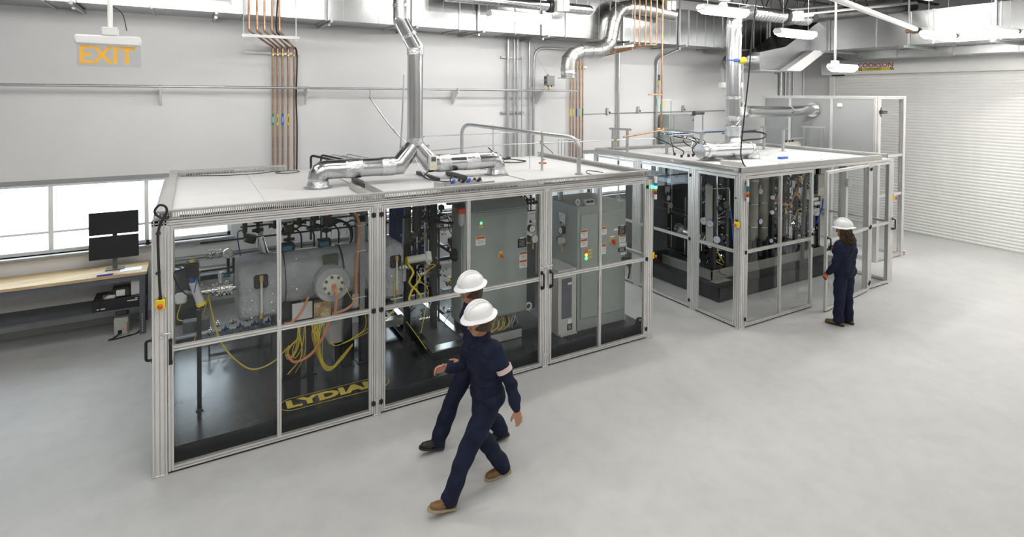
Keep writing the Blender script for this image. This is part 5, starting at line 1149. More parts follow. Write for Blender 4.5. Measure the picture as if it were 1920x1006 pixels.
part(MB().box(1.84, 1.90, 6.98, 7.04, .92, 2.12), 'upright', 'strut', gp); part(MB().prism([(1.48, 2.36), (1.54, 2.36), (1.92, 2.12), (1.92, 2.04), (1.84, 2.04)], 6.98, 7.04, 'y'), 'arm', 'machine_grey', gp)
for k in range(5): part(MB().box(1.56+k*.062, 1.59+k*.062, 6.976, 6.981, 2.285-k*.04, 2.305-k*.04), 'slot', 'white_print', gp)
hs = thing('orange_hose', 'thick orange hose running down beside the bolted port', 'hose', (1.8, 6.9, DK))
cable(hs, [(1.60, 6.92, 2.36), (1.72, 6.9, 2.22), (1.80, 6.9, 2.08), (1.80, 6.9, 1.80), (1.77, 6.9, 1.45), (1.76, 6.9, 1.12), (1.66, 6.88, 1.02), (1.48, 6.88, .98)], .017, 'orange_hose', 'hose')
for z in (2.02, 1.70, 1.12): part(MB().ring((1.80 if z > 1.5 else 1.765, 6.9, z), (0, 0, 1), .022, .004, 10).box(1.80, 1.90, 6.90, 6.905, z-.004, z+.004), 'tie', 'white_print', hs)
hs2 = thing('orange_hose', 'orange hose curling under the bolted port to the deck', 'hose', (1.3, 6.9, DK))
cable(hs2, [(nx, 6.77, nz-.02), (nx+.01, 6.74, 1.25), (nx, 6.76, 1.05), (1.42, 6.80, .92), (1.36, 6.82, .75), (1.22, 6.85, .56), (1.05, 6.88, .50), (.98, 6.95, .58)], .017, 'orange_hose', 'hose')
cable(hs2, [(1.22, 6.95, 1.22), (1.12, 6.92, 1.05), (1.02, 6.92, .96), (.95, 6.95, .95)], .014, 'orange_hose', 'hose')
cable(hs2, [(1.5, 6.9, 2.20-.0), (1.98, 7.75, 2.33), (2.0, 7.8, 2.0), (2.0, 7.8, 1.6)], .018, 'orange_hose', 'hose') if 0 else None
yb = thing('yellow_cable_bundle', 'bundle of yellow cables hanging below the bolted port', 'cables', (1.35, 6.9, DK))
for k in range(14):
    o = random.uniform(-.03, .03); p = random.uniform(-.03, .03)
    cable(yb, [(1.24+k*.012, 6.92, .90), (1.27+o+k*.006, 6.9+p, .72), (1.36+o*.6, 6.88+p, .42), (1.46+o, 6.88+p, .32+o*.5), (1.60, 6.95+p, .38+o*.5), (1.78, 7.1, .46+o*.5)], .0042)
for k in range(8):
    o = random.uniform(-.05, .05); cable(yb, [(1.13+o, 6.95, .88), (1.1+o, 6.92, .65), (1.02+o, 6.94, .52), (1.0+o, 6.96, .62), (1.1, 6.95, .75)] if k % 2 else [(1.13+o, 6.95, .9), (1.15+o*.4, 6.93, .55), (1.02+o, 6.95, .34)], .004)
for k in range(3): cable(yb, [(1.62, 6.85, 1.30), (1.72, 6.84, 1.12), (1.86, 6.86, .95), (1.88, 6.9, .72), (1.7, 6.9, .62)], .0042) if k == 0 else cable(yb, [(1.93, 6.9, .98), (1.95, 6.88, .82), (1.8+.1*k, 6.9, .70), (1.55, 6.9, .58), (1.45, 6.92, .66)], .0042)
tb_ = thing('tool_box', 'grey box on the skid under the vessel', 'box', (1.75, 7.3, DK)); part(MB().cbox(1.52, 1.90, 7.25, 7.6, .45, .66, .01).box(1.50, 1.92, 7.24, 7.62, .62, .68), 'box', 'cabinet_grey', tb_); part(MB().box(1.6, 1.85, 7.3, 7.5, DK, .45), 'stand', 'black_steel', tb_)
cr_ = thing('solenoid_bank', 'low rack of small solenoid valves behind the skid deck', 'valves', (.6, 8.5, DK))
part(MB().box(.2, 1.0, 8.5, 8.52, .26, .30).box(.2, .22, 8.5, 8.52, DK, .5).box(.98, 1.0, 8.5, 8.52, DK, .5), 'back_rail', 'machine_grey', cr_)
for k in range(9): valve(cr_, (.22+k*.09, 8.42, .45+.08*(k % 2)), .6, random.choice(['stainless', 'blue_paint', 'cast_dark']), False); cable(cr_, [(.22+k*.09, 8.4, .45), (.26+k*.09, 8.35, .36), (.33+k*.08, 8.4, .3)], .005, random.choice(['blue_part', 'conduit']))
for z in (.28, .34, .4): part(MB().cyl((.1, 8.4, z), (1.1, 8.4, z), .008, n=6), 'tube', 'conduit', cr_)
# ------------------------------------------------------------------ process rack (dark frame with blue panels)
def rack(label, x0, x1, y0, y1, z0, z1, nx_, panels, dens, seed, loc, vert=10, horiz=8):
    rnd = random.Random(seed); t = thing('process_rack', label, 'equipment rack', loc)
    for i in range(nx_):
        x = x0+(x1-x0)*i/(nx_-1)
        for y in (y0, y1): part(MB().cbox(x-.04, x+.04, y-.04, y+.04, z0, z1, .004), 'frame_post', 'black_steel', t)
    for z in (z0+.06, (z0+z1)/2, z1-.05):
        for y in (y0, y1): part(MB().box(x0, x1, y-.025, y+.025, z-.025, z+.025), 'frame_beam', 'black_steel', t)
        for x in (x0, x1): part(MB().box(x-.025, x+.025, y0, y1, z-.025, z+.025), 'frame_beam', 'black_steel', t)
    for a, b, c, d, y, mt in panels: part(MB().cbox(a, b, y, y+.03, c, d, .006), 'back_panel', mt, t)
    mats = ['chrome', 'conduit', 'cast_dark', 'stainless', 'chrome', 'cast_dark']
    for k in range(vert):
        x = rnd.uniform(x0+.05, x1-.05); y = rnd.uniform(y0-.05, y1-.1); za = rnd.uniform(z0+.1, z0+.6); zb = rnd.uniform(z1-.7, z1)
        part(MB().tube(fillet([(x, y, za), (x, y, zb), (x+rnd.uniform(-.3, .3), y+rnd.uniform(0, .2), zb+rnd.uniform(-.05, .12))], .05, 3), rnd.choice([.008, .011, .016, .022]), 8), 'pipe', rnd.choice(mats), t)
    for k in range(horiz):
        z = rnd.uniform(z0+.3, z1-.1); y = rnd.uniform(y0-.06, y1-.2); a = rnd.uniform(x0, (x0+x1)/2); b = rnd.uniform((x0+x1)/2, x1)
        part(MB().tube(fillet([(a, y, z-.15), (a, y, z), (b, y, z), (b, y+.15, z)], .04, 3), rnd.choice([.008, .011, .015]), 8), 'pipe', rnd.choice(mats), t)
    for k in range(dens):
        c = (rnd.uniform(x0+.08, x1-.08), rnd.uniform(y0-.10, y0+.25), rnd.uniform(z0+.25, z1-.12)); q = rnd.random()
        if q < .45: valve(t, c, rnd.uniform(.6, 1.1), rnd.choice(['stainless', 'cast_dark', 'chrome', 'brass']), rnd.random() < .4)
        elif q < .6: actuator(t, c, rnd.uniform(.7, 1.0), rnd.choice(['yellow_print', 'red_plastic', 'green_band']))
        elif q < .72: part(MB().cyl(c, (c[0], c[1], c[2]+rnd.uniform(.1, .25)), rnd.uniform(.02, .05), n=12), 'filter_bowl', rnd.choice(['stainless', 'machine_grey', 'blue_paint']), t)
        else: cable(t, [c, (c[0]+rnd.uniform(-.15, .15), c[1]-.05, c[2]-rnd.uniform(.05, .15)), (c[0]+rnd.uniform(-.2, .25), c[1]-.02, c[2]-rnd.uniform(.1, .4)), (c[0]+rnd.uniform(-.2, .25), c[1], c[2]+rnd.uniform(-.3, .2))], rnd.choice([.005, .007, .010]), rnd.choice(['rubber', 'blue_part', 'yellow_cable', 'conduit', 'rubber']))
    m = MB()
    for k in range(dens*3):
        c = Vector((rnd.uniform(x0, x1), rnd.uniform(y0-.1, y0+.35), rnd.uniform(z0+.2, z1-.1))); d = Vector((rnd.uniform(-1, 1), rnd.uniform(-.3, .3), rnd.uniform(-1, 1))).normalized()*rnd.uniform(.015, .035)
        m.cyl(c-d, c+d, rnd.uniform(.006, .014), n=6)
    part(m, 'small_fittings', 'chrome', t, kind='stuff')
    return t
rk = rack('dense dark process rack with blue panels beside the insulated vessel', 2.62, 3.42, 7.45, 8.55, DK, 2.36, 3, [(2.70, 3.0, 1.0, 2.2, 8.5, 'blue_paint'), (3.05, 3.36, .8, 2.25, 8.4, 'blue_paint'), (2.66, 3.38, .5, 1.05, 8.3, 'machine_grey')], 34, 3, (3.0, 8.0, DK), 16, 12)
part(MB().cyl((2.72, 7.35, 1.75), (2.72, 7.35, 2.2), .06, n=16).cyl((2.60, 7.35, 2.25), (2.75, 7.35, 2.25), .05, n=12), 'black_cylinder', 'cast_dark', rk)
cable(rk, [(2.6, 7.3, 2.2), (2.42, 7.3, 2.22), (2.36, 7.3, 2.1), (2.42, 7.3, 1.98), (2.6, 7.3, 1.98)], .022, 'rubber', 'hose')
for k in range(3): cable(rk, [(2.82+.05*k, 7.3, 2.3), (2.86+.05*k, 7.28, 2.1), (2.88+.05*k, 7.26, 1.9), (3.1+.1*k, 7.24, 1.84-.02*k), (3.4, 7.26, 1.84)], .013, 'rubber', 'hose')
part(MB().lathe([(0, .14), (.08, .13), (.11, .08), (.12, 0), (.11, -.08), (.06, -.13), (0, -.14)], (3.3, 7.2, 1.38), (0, -1, .3), 20), 'round_pump', 'cast_dark', rk); part(MB().box(3.22, 3.38, 7.06, 7.07, 1.36, 1.46), 'pump_plate', 'blue_paint', rk)
tr_ = thing('level_transmitter', 'white cylindrical transmitter with looped yellow cables right of the vessel', 'transmitter', (2.6, 6.95, 1.4))
part(MB().cyl((2.46, 6.98, 1.47), (2.70, 6.98, 1.475), .048, n=18), 'body', 'cream_plastic', tr_); part(MB().cyl((2.445, 6.98, 1.47), (2.46, 6.98, 1.47), .049, n=18), 'end_ring', 'yellow_plastic', tr_)
part(MB().cyl((2.74, 6.93, 1.43), (2.76, 7.02, 1.52), .045, n=14).cyl((2.75, 6.97, 1.38), (2.75, 6.97, 1.45), .02, n=8), 'junction_head', 'white_trim', tr_)
part(MB().cyl((2.30, 7.05, 1.42), (2.5, 7.0, 1.36), .025, n=10).cyl((2.42, 7.0, 1.2), (2.42, 7.0, 1.42), .03, n=10), 'mount', 'stainless', tr_)
for x in (2.36, 2.40, 2.44): part(MB().lathe([(.02, -.01), (.055, -.01), (.055, .01), (.02, .01)], (x, 7.02, 1.39), (1, 0, 0), 14), 'flange', 'chrome', tr_)
for k in range(7):
    o = random.uniform(-.015, .015); cable(tr_, [(2.46+o, 6.94, 1.43), (2.52+o, 6.92, 1.32), (2.46+o, 6.9, 1.2), (2.56+o, 6.9, 1.08), (2.62+o, 6.9, .98), (2.54+o, 6.9, .92), (2.46+o, 6.9, .98), (2.50+o, 6.9, 1.1), (2.60+o, 6.9, 1.22), (2.58, 6.92, 1.3)], .0036)
cable(tr_, [(2.75, 6.97, 1.38), (2.84, 6.95, 1.36), (2.74, 6.92, 1.32), (2.60, 6.9, 1.22), (2.72, 6.9, 1.05), (2.66, 6.9, .7), (2.62, 6.9, .5)], .005)
cable(tr_, [(2.28, 6.95, 1.3), (2.27, 6.93, 1.2), (2.27, 6.93, 1.05), (2.28, 6.93, .95)], .006); cable(tr_, [(2.28, 6.93, .92), (2.2, 6.9, .82), (2.05, 6.9, .72), (1.92, 6.92, .66)], .007); cable(tr_, [(2.42, 6.9, .7), (2.55, 6.85, .5), (2.66, 6.8, .32)], .005)
# plinths
pl = thing('steel_plinth', 'low stainless plinth with a drip tray in the middle of the first skid', 'plinth', (3.2, 7.2, DK))
part(MB().cbox(2.74, 3.28, 6.76, 8.4, DK, .285, .004), 'plinth_body', 'black_steel', pl); part(MB().box(2.72, 3.30, 6.74, 6.90, .285, .30).box(2.72, 2.80, 6.90, 8.4, .285, .30).box(3.22, 3.30, 6.90, 8.4, .285, .30), 'plinth_rim', 'stainless', pl); part(MB().box(2.80, 3.22, 6.90, 8.4, .285, .288), 'tray_floor', 'machine_grey', pl)
part(MB().cbox(1.9, 2.70, 7.75, 7.9, .3, .40, .004), 'side_channel', 'aluminium', pl)
pl2 = thing('cabinet_stand', 'low stand with an aluminium edge under the hung green cabinet', 'stand', (3.8, 7.3, DK))
part(MB().cbox(3.32, 4.38, 6.80, 7.9, DK, .27, .004), 'stand_body', 'black_steel', pl2); part(MB().box(3.30, 4.10, 6.785, 6.80, .19, .30), 'edge_trim', 'aluminium', pl2); part(MB().cbox(4.12, 4.50, 6.80, 7.9, .27, .32, .004), 'step_plate', 'machine_grey', pl2)
for x in (3.36, 4.2): col(pl2, x, 7.36, .27, 1.9, .08, .08)
# ------------------------------------------------------------------ cabinets
c2 = thing('electrical_cabinet', 'hung green-grey electrical cabinet with yellow wires below, behind the middle door', 'cabinet', (3.77, 7.3, .46))
CY = 6.95
part(MB().cbox(3.23, 4.30, CY+.02, 7.30, .46, 2.02, .006).prism([(CY+.02, 2.02), (7.30, 2.02), (7.30, 2.12), (CY+.10, 2.12)], 3.23, 4.30, 'x'), 'body', 'cabinet_green', c2)
part(MB().cbox(3.25, 4.28, CY, CY+.022, .48, 2.00, .006), 'door', 'cabinet_green', c2); part(MB().box(3.22, 4.31, CY-.012, CY+.05, 2.005, 2.022), 'drip_lip', 'cabinet_green', c2)
L = lambda u, v: atY(u, v, CY)
p = L(902, 418); pilot(c2, (p.x, CY, p.z), 'small_green'); sticker(c2, (p.x, CY, p.z-.05), .07, .028, 'yellow')
for u, v, w, h, k in ((901, 451, .15, .13, 'warn'), (979, 455, .15, .13, 'black'), (979, 446, .07, .03, 'white'), (981, 479, .13, .12, 'warn'), (981, 494, .13, .12, 'warn')): p = L(u, v); sticker(c2, (p.x, CY, p.z), w, h, k)
p = L(939, 479); part(MB().lathe([(.028, 0), (.028, .015), (.012, .017), (.012, .035), (.024, .038), (.024, .05), (0, .055)], (p.x, CY, p.z), (0, -1, 0), 16), 'stop_button', 'red_plastic', c2); part(MB().lathe([(.0, 0), (.036, 0), (.036, .012), (0, .012)], (p.x, CY, p.z), (0, -1, 0), 16), 'stop_collar', 'yellow_plastic', c2); sticker(c2, (p.x-.0, CY, p.z+.055), .055, .03, 'yellow')
yw = thing('cabinet_wires', 'fan of yellow and grey wires dropping from the hung green cabinet', 'cables', (3.9, 7.1, .3))
for k in range(26):
    x = 3.55+k*.024; cable(yw, [(x, 7.02+random.uniform(0, .1), .47), (x+random.uniform(-.03, .03), 7.0, .40), (x-random.uniform(.0, .12), 6.95, .33), (x-random.uniform(.05, .2), 6.92, .285)], .0042, 'yellow_cable' if k < 20 else 'conduit', k=4)
purge('purge gauge panel with round dial between the two green cabinets', (4.44, 7.1, 1.66), (0, -1, 0))
mp = thing('dark_tubing_panel', 'dark tubing panel with black tubes rising above the gap between cabinets', 'tubing', (4.45, 7.3, DK))
part(MB().box(4.34, 4.56, 7.15, 7.17, .4, 1.9), 'back_plate', 'machine_grey', mp)
for k in range(6): pipe(mp, [(4.28+k*.05, 7.25, .6), (4.28+k*.05, 7.25, 2.0+.05*(k % 3)), (4.15+k*.06, 7.4, 2.2)], .010, ['chrome', 'cast_dark', 'cast_dark'][k % 3])
for k in range(5): valve(mp, (4.32+.06*k, 7.2, 2.0+.05*(k % 2)), .7, 'cast_dark', False)
cable(mp, [(4.55, 7.05, 2.1), (4.56, 7.05, 1.7), (4.57, 7.05, 1.4), (4.54, 7.05, 1.2)], .012, 'orange_hose'); part(MB().ring((4.33, 6.98, .52), (0, 1, 0), .05, .012, 18), 'hose_ring', 'white_trim', mp)
c3 = thing('electrical_cabinet', 'floor-standing green-grey electrical cabinet with red rotary switch and lifting eyes', 'cabinet', (5.36, 7.0, DK))
CY3 = 6.52
part(MB().cbox(4.90, 5.82, CY3+.022, 7.45, DK, 2.02, .006), 'body', 'cabinet_green', c3); part(MB().cbox(4.95, 5.80, CY3, CY3+.024, .36, 1.90, .006), 'door', 'cabinet_green', c3)
for x, y in ((4.95, 6.62), (5.72, 6.62), (5.1, 7.3)): part(MB().ring((x, y, 2.075), (0, 1, 0), .032, .008, 16).cyl((x, y, 2.02), (x, y, 2.05), .018, n=10), 'lifting_eye', 'aluminium', c3)
part(MB().prism([(CY3+.03, 2.022), (CY3+.15, 2.022), (CY3+.15, 2.10), (CY3+.06, 2.10)], 5.06, 5.22, 'x'), 'meter_box', 'cabinet_grey', c3); part(MB().box(5.075, 5.13, CY3+.040, CY3+.046, 2.055, 2.085).box(5.145, 5.20, CY3+.040, CY3+.046, 2.055, 2.085), 'meter_display', 'black_print', c3)
L = lambda u, v: atY(u, v, CY3)
for u, v, w, h, k in ((1095, 438, .125, .12, 'warn'), (1095, 455, .125, .12, 'warn'), (1132, 432, .11, .12, 'warn'), (1132, 466, .08, .16, 'warn'), (1166, 431.5, .15, .135, 'black'), (1167, 423, .06, .03, 'white'), (1155, 430, .08, .03, 'white'), (1167, 446, .13, .12, 'warn'), (1167, 458, .12, .05, 'white'), (1166, 467.5, .15, .06, 'black'), (1148, 443, .09, .02, 'white')):
    p = L(u, v); sticker(c3, (p.x, CY3, p.z), w, h, k)
p = L(1148, 451); part(MB().lathe([(0, 0), (.045, 0), (.045, .02), (0, .02)], (p.x, CY3, p.z), (0, -1, 0), 18), 'switch_plate', 'yellow_plastic', c3); part(MB().lathe([(.036, .02), (.034, .05), (0, .05)], (p.x, CY3, p.z), (0, -1, 0), 16).cbox(p.x-.014, p.x+.014, CY3-.085, CY3-.045, p.z-.05, p.z+.03, .006), 'rotary_handle', 'red_plastic', c3)
for v, mt_ in ((471, 'small_red'), (477.5, 'small_amber'), (484, 'small_green')):
    p = L(1099, v); pilot(c3, (p.x, CY3, p.z), mt_, .017); sticker(c3, (p.x+.075, CY3, p.z+.01), .08, .028, 'yellow')
p = L(1168, 486); part(MB().cyl((p.x, CY3, p.z), (p.x+.02, CY3-.12, p.z+.03), .04, n=14), 'power_inlet', 'black_plastic', c3); cable(c3, [(p.x+.03, CY3-.10, p.z-.02), (p.x+.05, CY3-.10, p.z-.15), (p.x+.04, CY3-.08, p.z-.28)], .015, 'rubber')
sticker(c3, (p.x, CY3, p.z+.09), .09, .03, 'white')
purge('purge gauge panel with round dial on the side of the floor-standing green cabinet', (4.90, 6.92, 1.62), (-1, 0, 0))
tag(part(MB().cyl((4.985, 7.1, 2.02), (4.985, 7.1, 2.40), .035, n=12), 'cable_riser', 'conduit'), 'grey riser pipe from the floor-standing cabinet to the roof', 'pipe')
sc_ = thing('small_cabinet', 'low beige cabinet with a dark door panel beside the floor-standing green cabinet', 'cabinet', (4.73, 6.8, DK))
part(MB().cbox(4.565, 4.888, 6.545, 7.10, DK, 1.13, .006), 'body', 'cabinet_grey', sc_); part(MB().cbox(4.625, 4.80, 6.535, 6.547, .42, 1.0, .004), 'door_panel', 'bench_steel', sc_)
sticker(sc_, (4.76, 6.535, .92), .07, .03, 'white'); sticker(sc_, (4.77, 6.545, .36), .06, .06, 'white'); sticker(sc_, (4.77, 6.545, .28), .09, .09, 'black')
part(MB().box(4.58, 4.87, 6.50, 6.54, DK, .21), 'toe_rail', 'cabinet_grey', sc_)
fr = thing('filter_regulator', 'orange topped filter regulator hanging left of the hung green cabinet', 'regulator', (3.16, 6.9, 1.85)); p = atY(866, 395, 6.92)
part(MB().cbox(p.x-.06, p.x+.06, 6.88, 7.0, p.z-.035, p.z+.035, .006), 'head', 'red_plastic', fr); part(MB().lathe([(0, -.19), (.03, -.17), (.045, -.12), (.045, 0), (0, 0)], (p.x, 6.94, p.z-.03), (0, 0, 1), 14), 'bowl', 'cabinet_grey', fr); part(MB().cbox(p.x-.07, p.x+.07, 6.96, 7.02, p.z+.03, p.z+.09, .004), 'mount', 'cast_dark', fr)
# behind the vessel: horizontal conduit runs and a cable trough on the wall
for k in range(5):
    z = 1.42+k*.15; tag(part(MB().cyl((1.2, W-.06, z), (2.55, W-.06, z), .016, n=8), 'low_conduit', 'conduit'), ['lowest', 'second', 'third', 'fourth', 'topmost'][k]+' of five low horizontal conduits on the wall behind the vessel', 'conduit', 'low wall conduits')
# ------------------------------------------------------------------ second enclosure equipment
s2_ = thing('equipment_skid', 'dark skid with a pale drip tray rim in the second enclosure', 'skid', (9.8, 7.8, 0))
part(MB().box(8.06, 11.84, 6.62, 9.1, .02, .10).box(8.06, 11.84, 6.62, 6.64, .10, .26).box(8.06, 8.08, 6.62, 9.1, .10, .26).box(8.06, 11.84, 6.62, 9.1, .255, .265), 'skid_frame', 'black_steel', s2_); part(MB().box(8.1, 11.80, 6.66, 9.05, 0, .02), 'skid_feet', 'black_steel', s2_)
part(MB().box(8.27, 11.78, 6.96, 6.98, .265, .44).box(8.27, 8.29, 6.96, 8.9, .265, .44).box(11.76, 11.78, 6.96, 8.9, .265, .44).box(8.25, 11.80, 6.94, 6.96, .42, .44).box(8.25, 8.27, 6.94, 8.92, .42, .44), 'tray_rim', 'tray_grey', s2_); part(MB().box(8.29, 11.76, 6.98, 8.9, .265, .275), 'tray_floor', 'machine_grey', s2_); part(MB().box(8.20, 8.62, 6.80, 6.96, .266, .27), 'tray_lip', 'tray_grey', s2_)
def vessel(label, x, y, z0, z1, r, mat='cabinet_grey'):
    t = thing('column_vessel', label, 'vessel', (x, y, z0)); part(MB().lathe([(0, 0), (r*.6, .01), (r, .08), (r, z1-z0-.12), (r*.7, z1-z0-.03), (0, z1-z0)], (x, y, z0), (0, 0, 1), 24), 'shell', mat, t, ang=60)
    for z in (z0+.3, (z0+z1)/2, z1-.3): part(MB().ring((x, y, z), (0, 0, 1), r+.002, .008, 24), 'band', 'stainless', t)
    for k in range(3): a = 2*PI*k/3+.4; part(MB().cyl((x+r*.8*math.cos(a), y+r*.8*math.sin(a), .275), (x+r*.8*math.cos(a), y+r*.8*math.sin(a), z0+.12), .03, n=8), 'leg', 'black_steel', t)
    gauge(t, (x+r*.7, y-r-.02, (z0+z1)/2+.25), (-.1, -1, 0), .06); gauge(t, (x+r*.8, y-r-.02, (z0+z1)/2-.35), (-.1, -1, 0), .06, 'blue_part'); part(MB().box(x+r*.3, x+r*.5, y-r-.04, y-r-.02, z1-.45, z1-.38), 'tag', 'yellow_print', t)
    return t
M['beige_vessel'] = pm('beige_vessel', (.30, .30, .25), .55, 0, .12, 6, bump=.2, bscale=12)
va, vb_ = atY(1411, 400, 7.22), atY(1431, 400, 7.24)
vessel('beige upright column vessel, left of two in the second enclosure', va.x, 7.22, .75, 2.27, .105, 'beige_vessel'); vessel('beige upright column vessel, right of two in the second enclosure', vb_.x, 7.24, .7, 2.30, .115, 'beige_vessel')
rack('dark process rack of gauges and tubing on the left side of the second enclosure', 8.40, 8.75, 7.05, 8.6, .275, 2.30, 2, [(8.7, 8.73, .6, 2.2, 7.5, 'black_steel')], 20, 11, (8.6, 7.8, .275), 10, 5)
rack('dark process rack with orange tubing in the middle of the second enclosure', 10.15, 11.72, 7.08, 8.7, .275, 2.36, 5, [(10.2, 10.9, .5, 2.3, 8.6, 'black_steel'), (10.9, 11.7, .6, 2.2, 8.65, 'black_steel'), (10.2, 11.7, .5, 1.0, 7.9, 'black_steel'), (10.5, 11.2, 1.1, 2.2, 7.8, 'machine_grey')], 110, 23, (10.9, 7.9, .275), 30, 24)  # black panels among these are added to darken the interior
rack('dark process rack of pipes at the back of the second enclosure', 8.90, 9.85, 8.0, 8.85, .275, 2.30, 3, [(8.92, 9.80, .5, 2.2, 8.8, 'black_steel')], 30, 31, (9.4, 8.4, .275), 14, 8)
bb = thing('darkening_board', 'black boards added to darken the middle of the second enclosure', 'board', (9.4, 7.7, .275))  # boards added to darken what shows through the panes
part(MB().box(8.82, 10.1, 7.62, 7.65, .5, 2.3), 'board', 'black_steel', bb); part(MB().box(8.80, 8.82, 7.1, 8.85, .4, 2.3), 'board', 'black_steel', bb)
for x in (8.84, 10.06): part(MB().box(x-.03, x+.03, 7.65, 7.71, .275, 2.3), 'upright', 'black_steel', bb)
oh = thing('orange_tubing', 'orange tubing bent across the middle rack of the second enclosure', 'tubing', (9.9, 7.2, 1.4))
O = lambda u, v, y=6.99: atY(u, v, y)
cable(oh, [O(1462, 352), O(1459, 366), O(1456, 378), O(1463, 383), O(1472, 384)], .014, 'orange_hose'); cable(oh, [O(1499, 340), O(1493, 356), O(1487, 372), O(1482, 382), O(1470, 384)], .016, 'orange_hose')
part(MB().cyl(O(1469, 382), O(1474, 383), .03, n=10), 'elbow_fitting', 'brass', oh); part(MB().cyl(O(1472, 390), O(1473, 400), .022, n=10), 'drop_fitting', 'brass', oh)
a_, b_ = O(1535, 328, 6.9), O(1546, 366, 6.9); part(MB().cbox(a_.x, b_.x, 6.9, 7.0, b_.z, a_.z, .01), 'terminal_box', 'cream_plastic', oh)
for k in range(10): q_ = O(1530, 331+k*3.5, 6.9); part(MB().cbox(q_.x-.06, a_.x, 6.91, 6.97, q_.z-.012, q_.z+.012, .004), 'cable_gland', 'black_plastic', oh)
for k, (u, v) in enumerate(((1530, 373), (1533, 381), (1532, 394), (1534, 401))): q_ = O(u, v, 6.95); part(MB().cbox(q_.x-.10, q_.x+.10, 6.95, 7.05, q_.z-.035, q_.z+.035, .008), 'valve_block', 'white_trim', oh)
cable(oh, [O(1543, 372, 6.88), O(1541, 390, 6.88), O(1536, 405, 6.88), O(1531, 418, 6.88)], .016, 'blue_part')
for u, v in ((1449, 370), (1448, 398), (1446, 451)): gauge(oh, O(u, v, 7.0), (-.4, -1, .1), .045, 'blue_part' if v > 440 else 'chrome')
fg = thing('gauge_cluster', 'pair of round gauges over chrome flanges seen through the left face of the second enclosure', 'gauges', (8.25, 7.2, .9))
q = atX(1320, 414, 8.28); gauge(fg, q, (-1, -.4, 0), .072, 'chrome'); q2 = atX(1331, 419, 8.22); gauge(fg, q2, (-1, -.4, 0), .072, 'blue_part'); q3 = atX(1344, 449, 8.15); gauge(fg, q3, (-1, -.5, 0), .07, 'blue_part'); q4 = atX(1307, 488, 8.2); gauge(fg, q4, (-.8, -.6, -.2), .07, 'blue_part')
for u, v, r in ((1322, 446, .12), (1330, 450, .13), (1272, 428, .11), (1279, 434, .12), (1336, 455, .12)): c = atX(u, v, 8.4); part(MB().lathe([(.04, -.014), (r, -.014), (r, .014), (.04, .014)], c, (-.2, -1, 0), 22), 'flange', 'stainless', fg); [part(MB().cyl(c+Vector((r*.8*math.cos(a), -.03, r*.8*math.sin(a))), c+Vector((r*.8*math.cos(a), .03, r*.8*math.sin(a))), .011, n=6), 'stud', 'chrome', fg) for a in [k*PI/4 for k in range(8)]]
part(MB().cyl(atX(1275, 430, 8.45), atX(1345, 455, 8.45), .09, n=18), 'cross_pipe', 'stainless', fg)
for u in (1315, 1345): part(MB().cyl(atX(u, 470, 8.35), atX(u, 330, 8.35), .010, n=6), 'riser', 'chrome', fg)
pipe(fg, [atX(1305, 355, 8.3), atX(1368, 352, 8.3), atX(1368, 395, 8.3)], .009, 'chrome'); cable(fg, [atX(1368, 385, 8.3), atX(1372, 410, 8.3), atX(1374, 440, 8.3), atX(1377, 465, 8.3)], .010, 'blue_part')
part(MB().cbox(8.25, 8.32, 7.0, 7.12, 1.35, 2.0, .008).cbox(8.25, 8.32, 6.98, 7.1, .9, 1.3, .008), 'pale_bracket', 'cabinet_grey', fg)
for u, v in ((1345, 390), (1360, 380), (1362, 404)): part(MB().cyl(atX(u, v, 8.3), atX(u+6, v+1, 8.3), .035, n=12), 'solenoid', 'machine_grey', fg)
lc = thing('electrical_cabinet', 'dark grey cabinet with a purge panel in the back left of the second enclosure', 'cabinet', (8.2, 8.75, .27))
part(MB().cbox(7.98, 8.36, 8.15, 9.0, .55, 2.10, .006), 'body', 'machine_grey', lc); part(MB().cbox(7.965, 7.98, 8.2, 8.97, .6, 2.05, .004), 'door', 'machine_grey', lc); part(MB().box(8.0, 8.34, 8.2, 8.95, .266, .55), 'pedestal', 'black_steel', lc)
part(MB().ball((7.955, 8.27, .95), .02, 8), 'latch', 'black_plastic', lc)
purge('purge gauge panel seen through the left face of the second enclosure', (8.30, 8.12, 1.62), (0, -1, 0))
bt = thing('blue_tool_tray', 'pale blue tray with small parts hanging at the top left of the second enclosure', 'tray', (8.2, 8.0, 2.0)); part(MB().cbox(7.75, 8.15, 7.5, 8.05, 2.02, 2.10, .006), 'tray', 'blue_tray', bt); part(MB().cyl((7.9, 7.7, 2.1), (7.9, 7.7, 2.22), .03, n=10).cyl((8.0, 7.6, 2.1), (8.0, 7.6, 2.3), .04, n=10), 'fitting', 'machine_grey', bt); [part(MB().cyl((x, y, 2.10), (x, y, FH-.01), .008, n=6), 'hanger', 'conduit', bt) for x, y in ((7.78, 7.53), (8.12, 8.02))]
bl = thing('vent_hose', 'tall dark vent hose behind the closed front door of the second enclosure', 'hose', (10.2, 6.85, .27)); cable(bl, [O(1519, 325, 6.72), O(1510, 338, 6.72), O(1509, 360, 6.72), O(1507, 400, 6.72), O(1505, 440, 6.72), (O(1505, 440, 6.72).x, 6.72, .27)], .042, 'machine_grey', 'hose', 6)
wh = thing('wall_instrument', 'round grey instrument on a white post at the far right of the second enclosure', 'instrument', (11.6, 6.4, 0)); part(MB().box(11.56, 11.64, 6.4, 6.48, 0, 2.3), 'post', 'white_trim', wh); part(MB().cyl((11.60, 6.40, 1.9), (11.60, 6.34, 1.9), .09, n=20), 'housing', 'cabinet_grey', wh); part(MB().cyl((11.62, 6.42, 1.0), (11.62, 6.36, 1.0), .05, n=14), 'valve', 'stainless', wh); part(MB().cbox(11.5, 11.6, 6.3, 6.4, .62, .75, .01), 'outlet', 'machine_grey', wh)
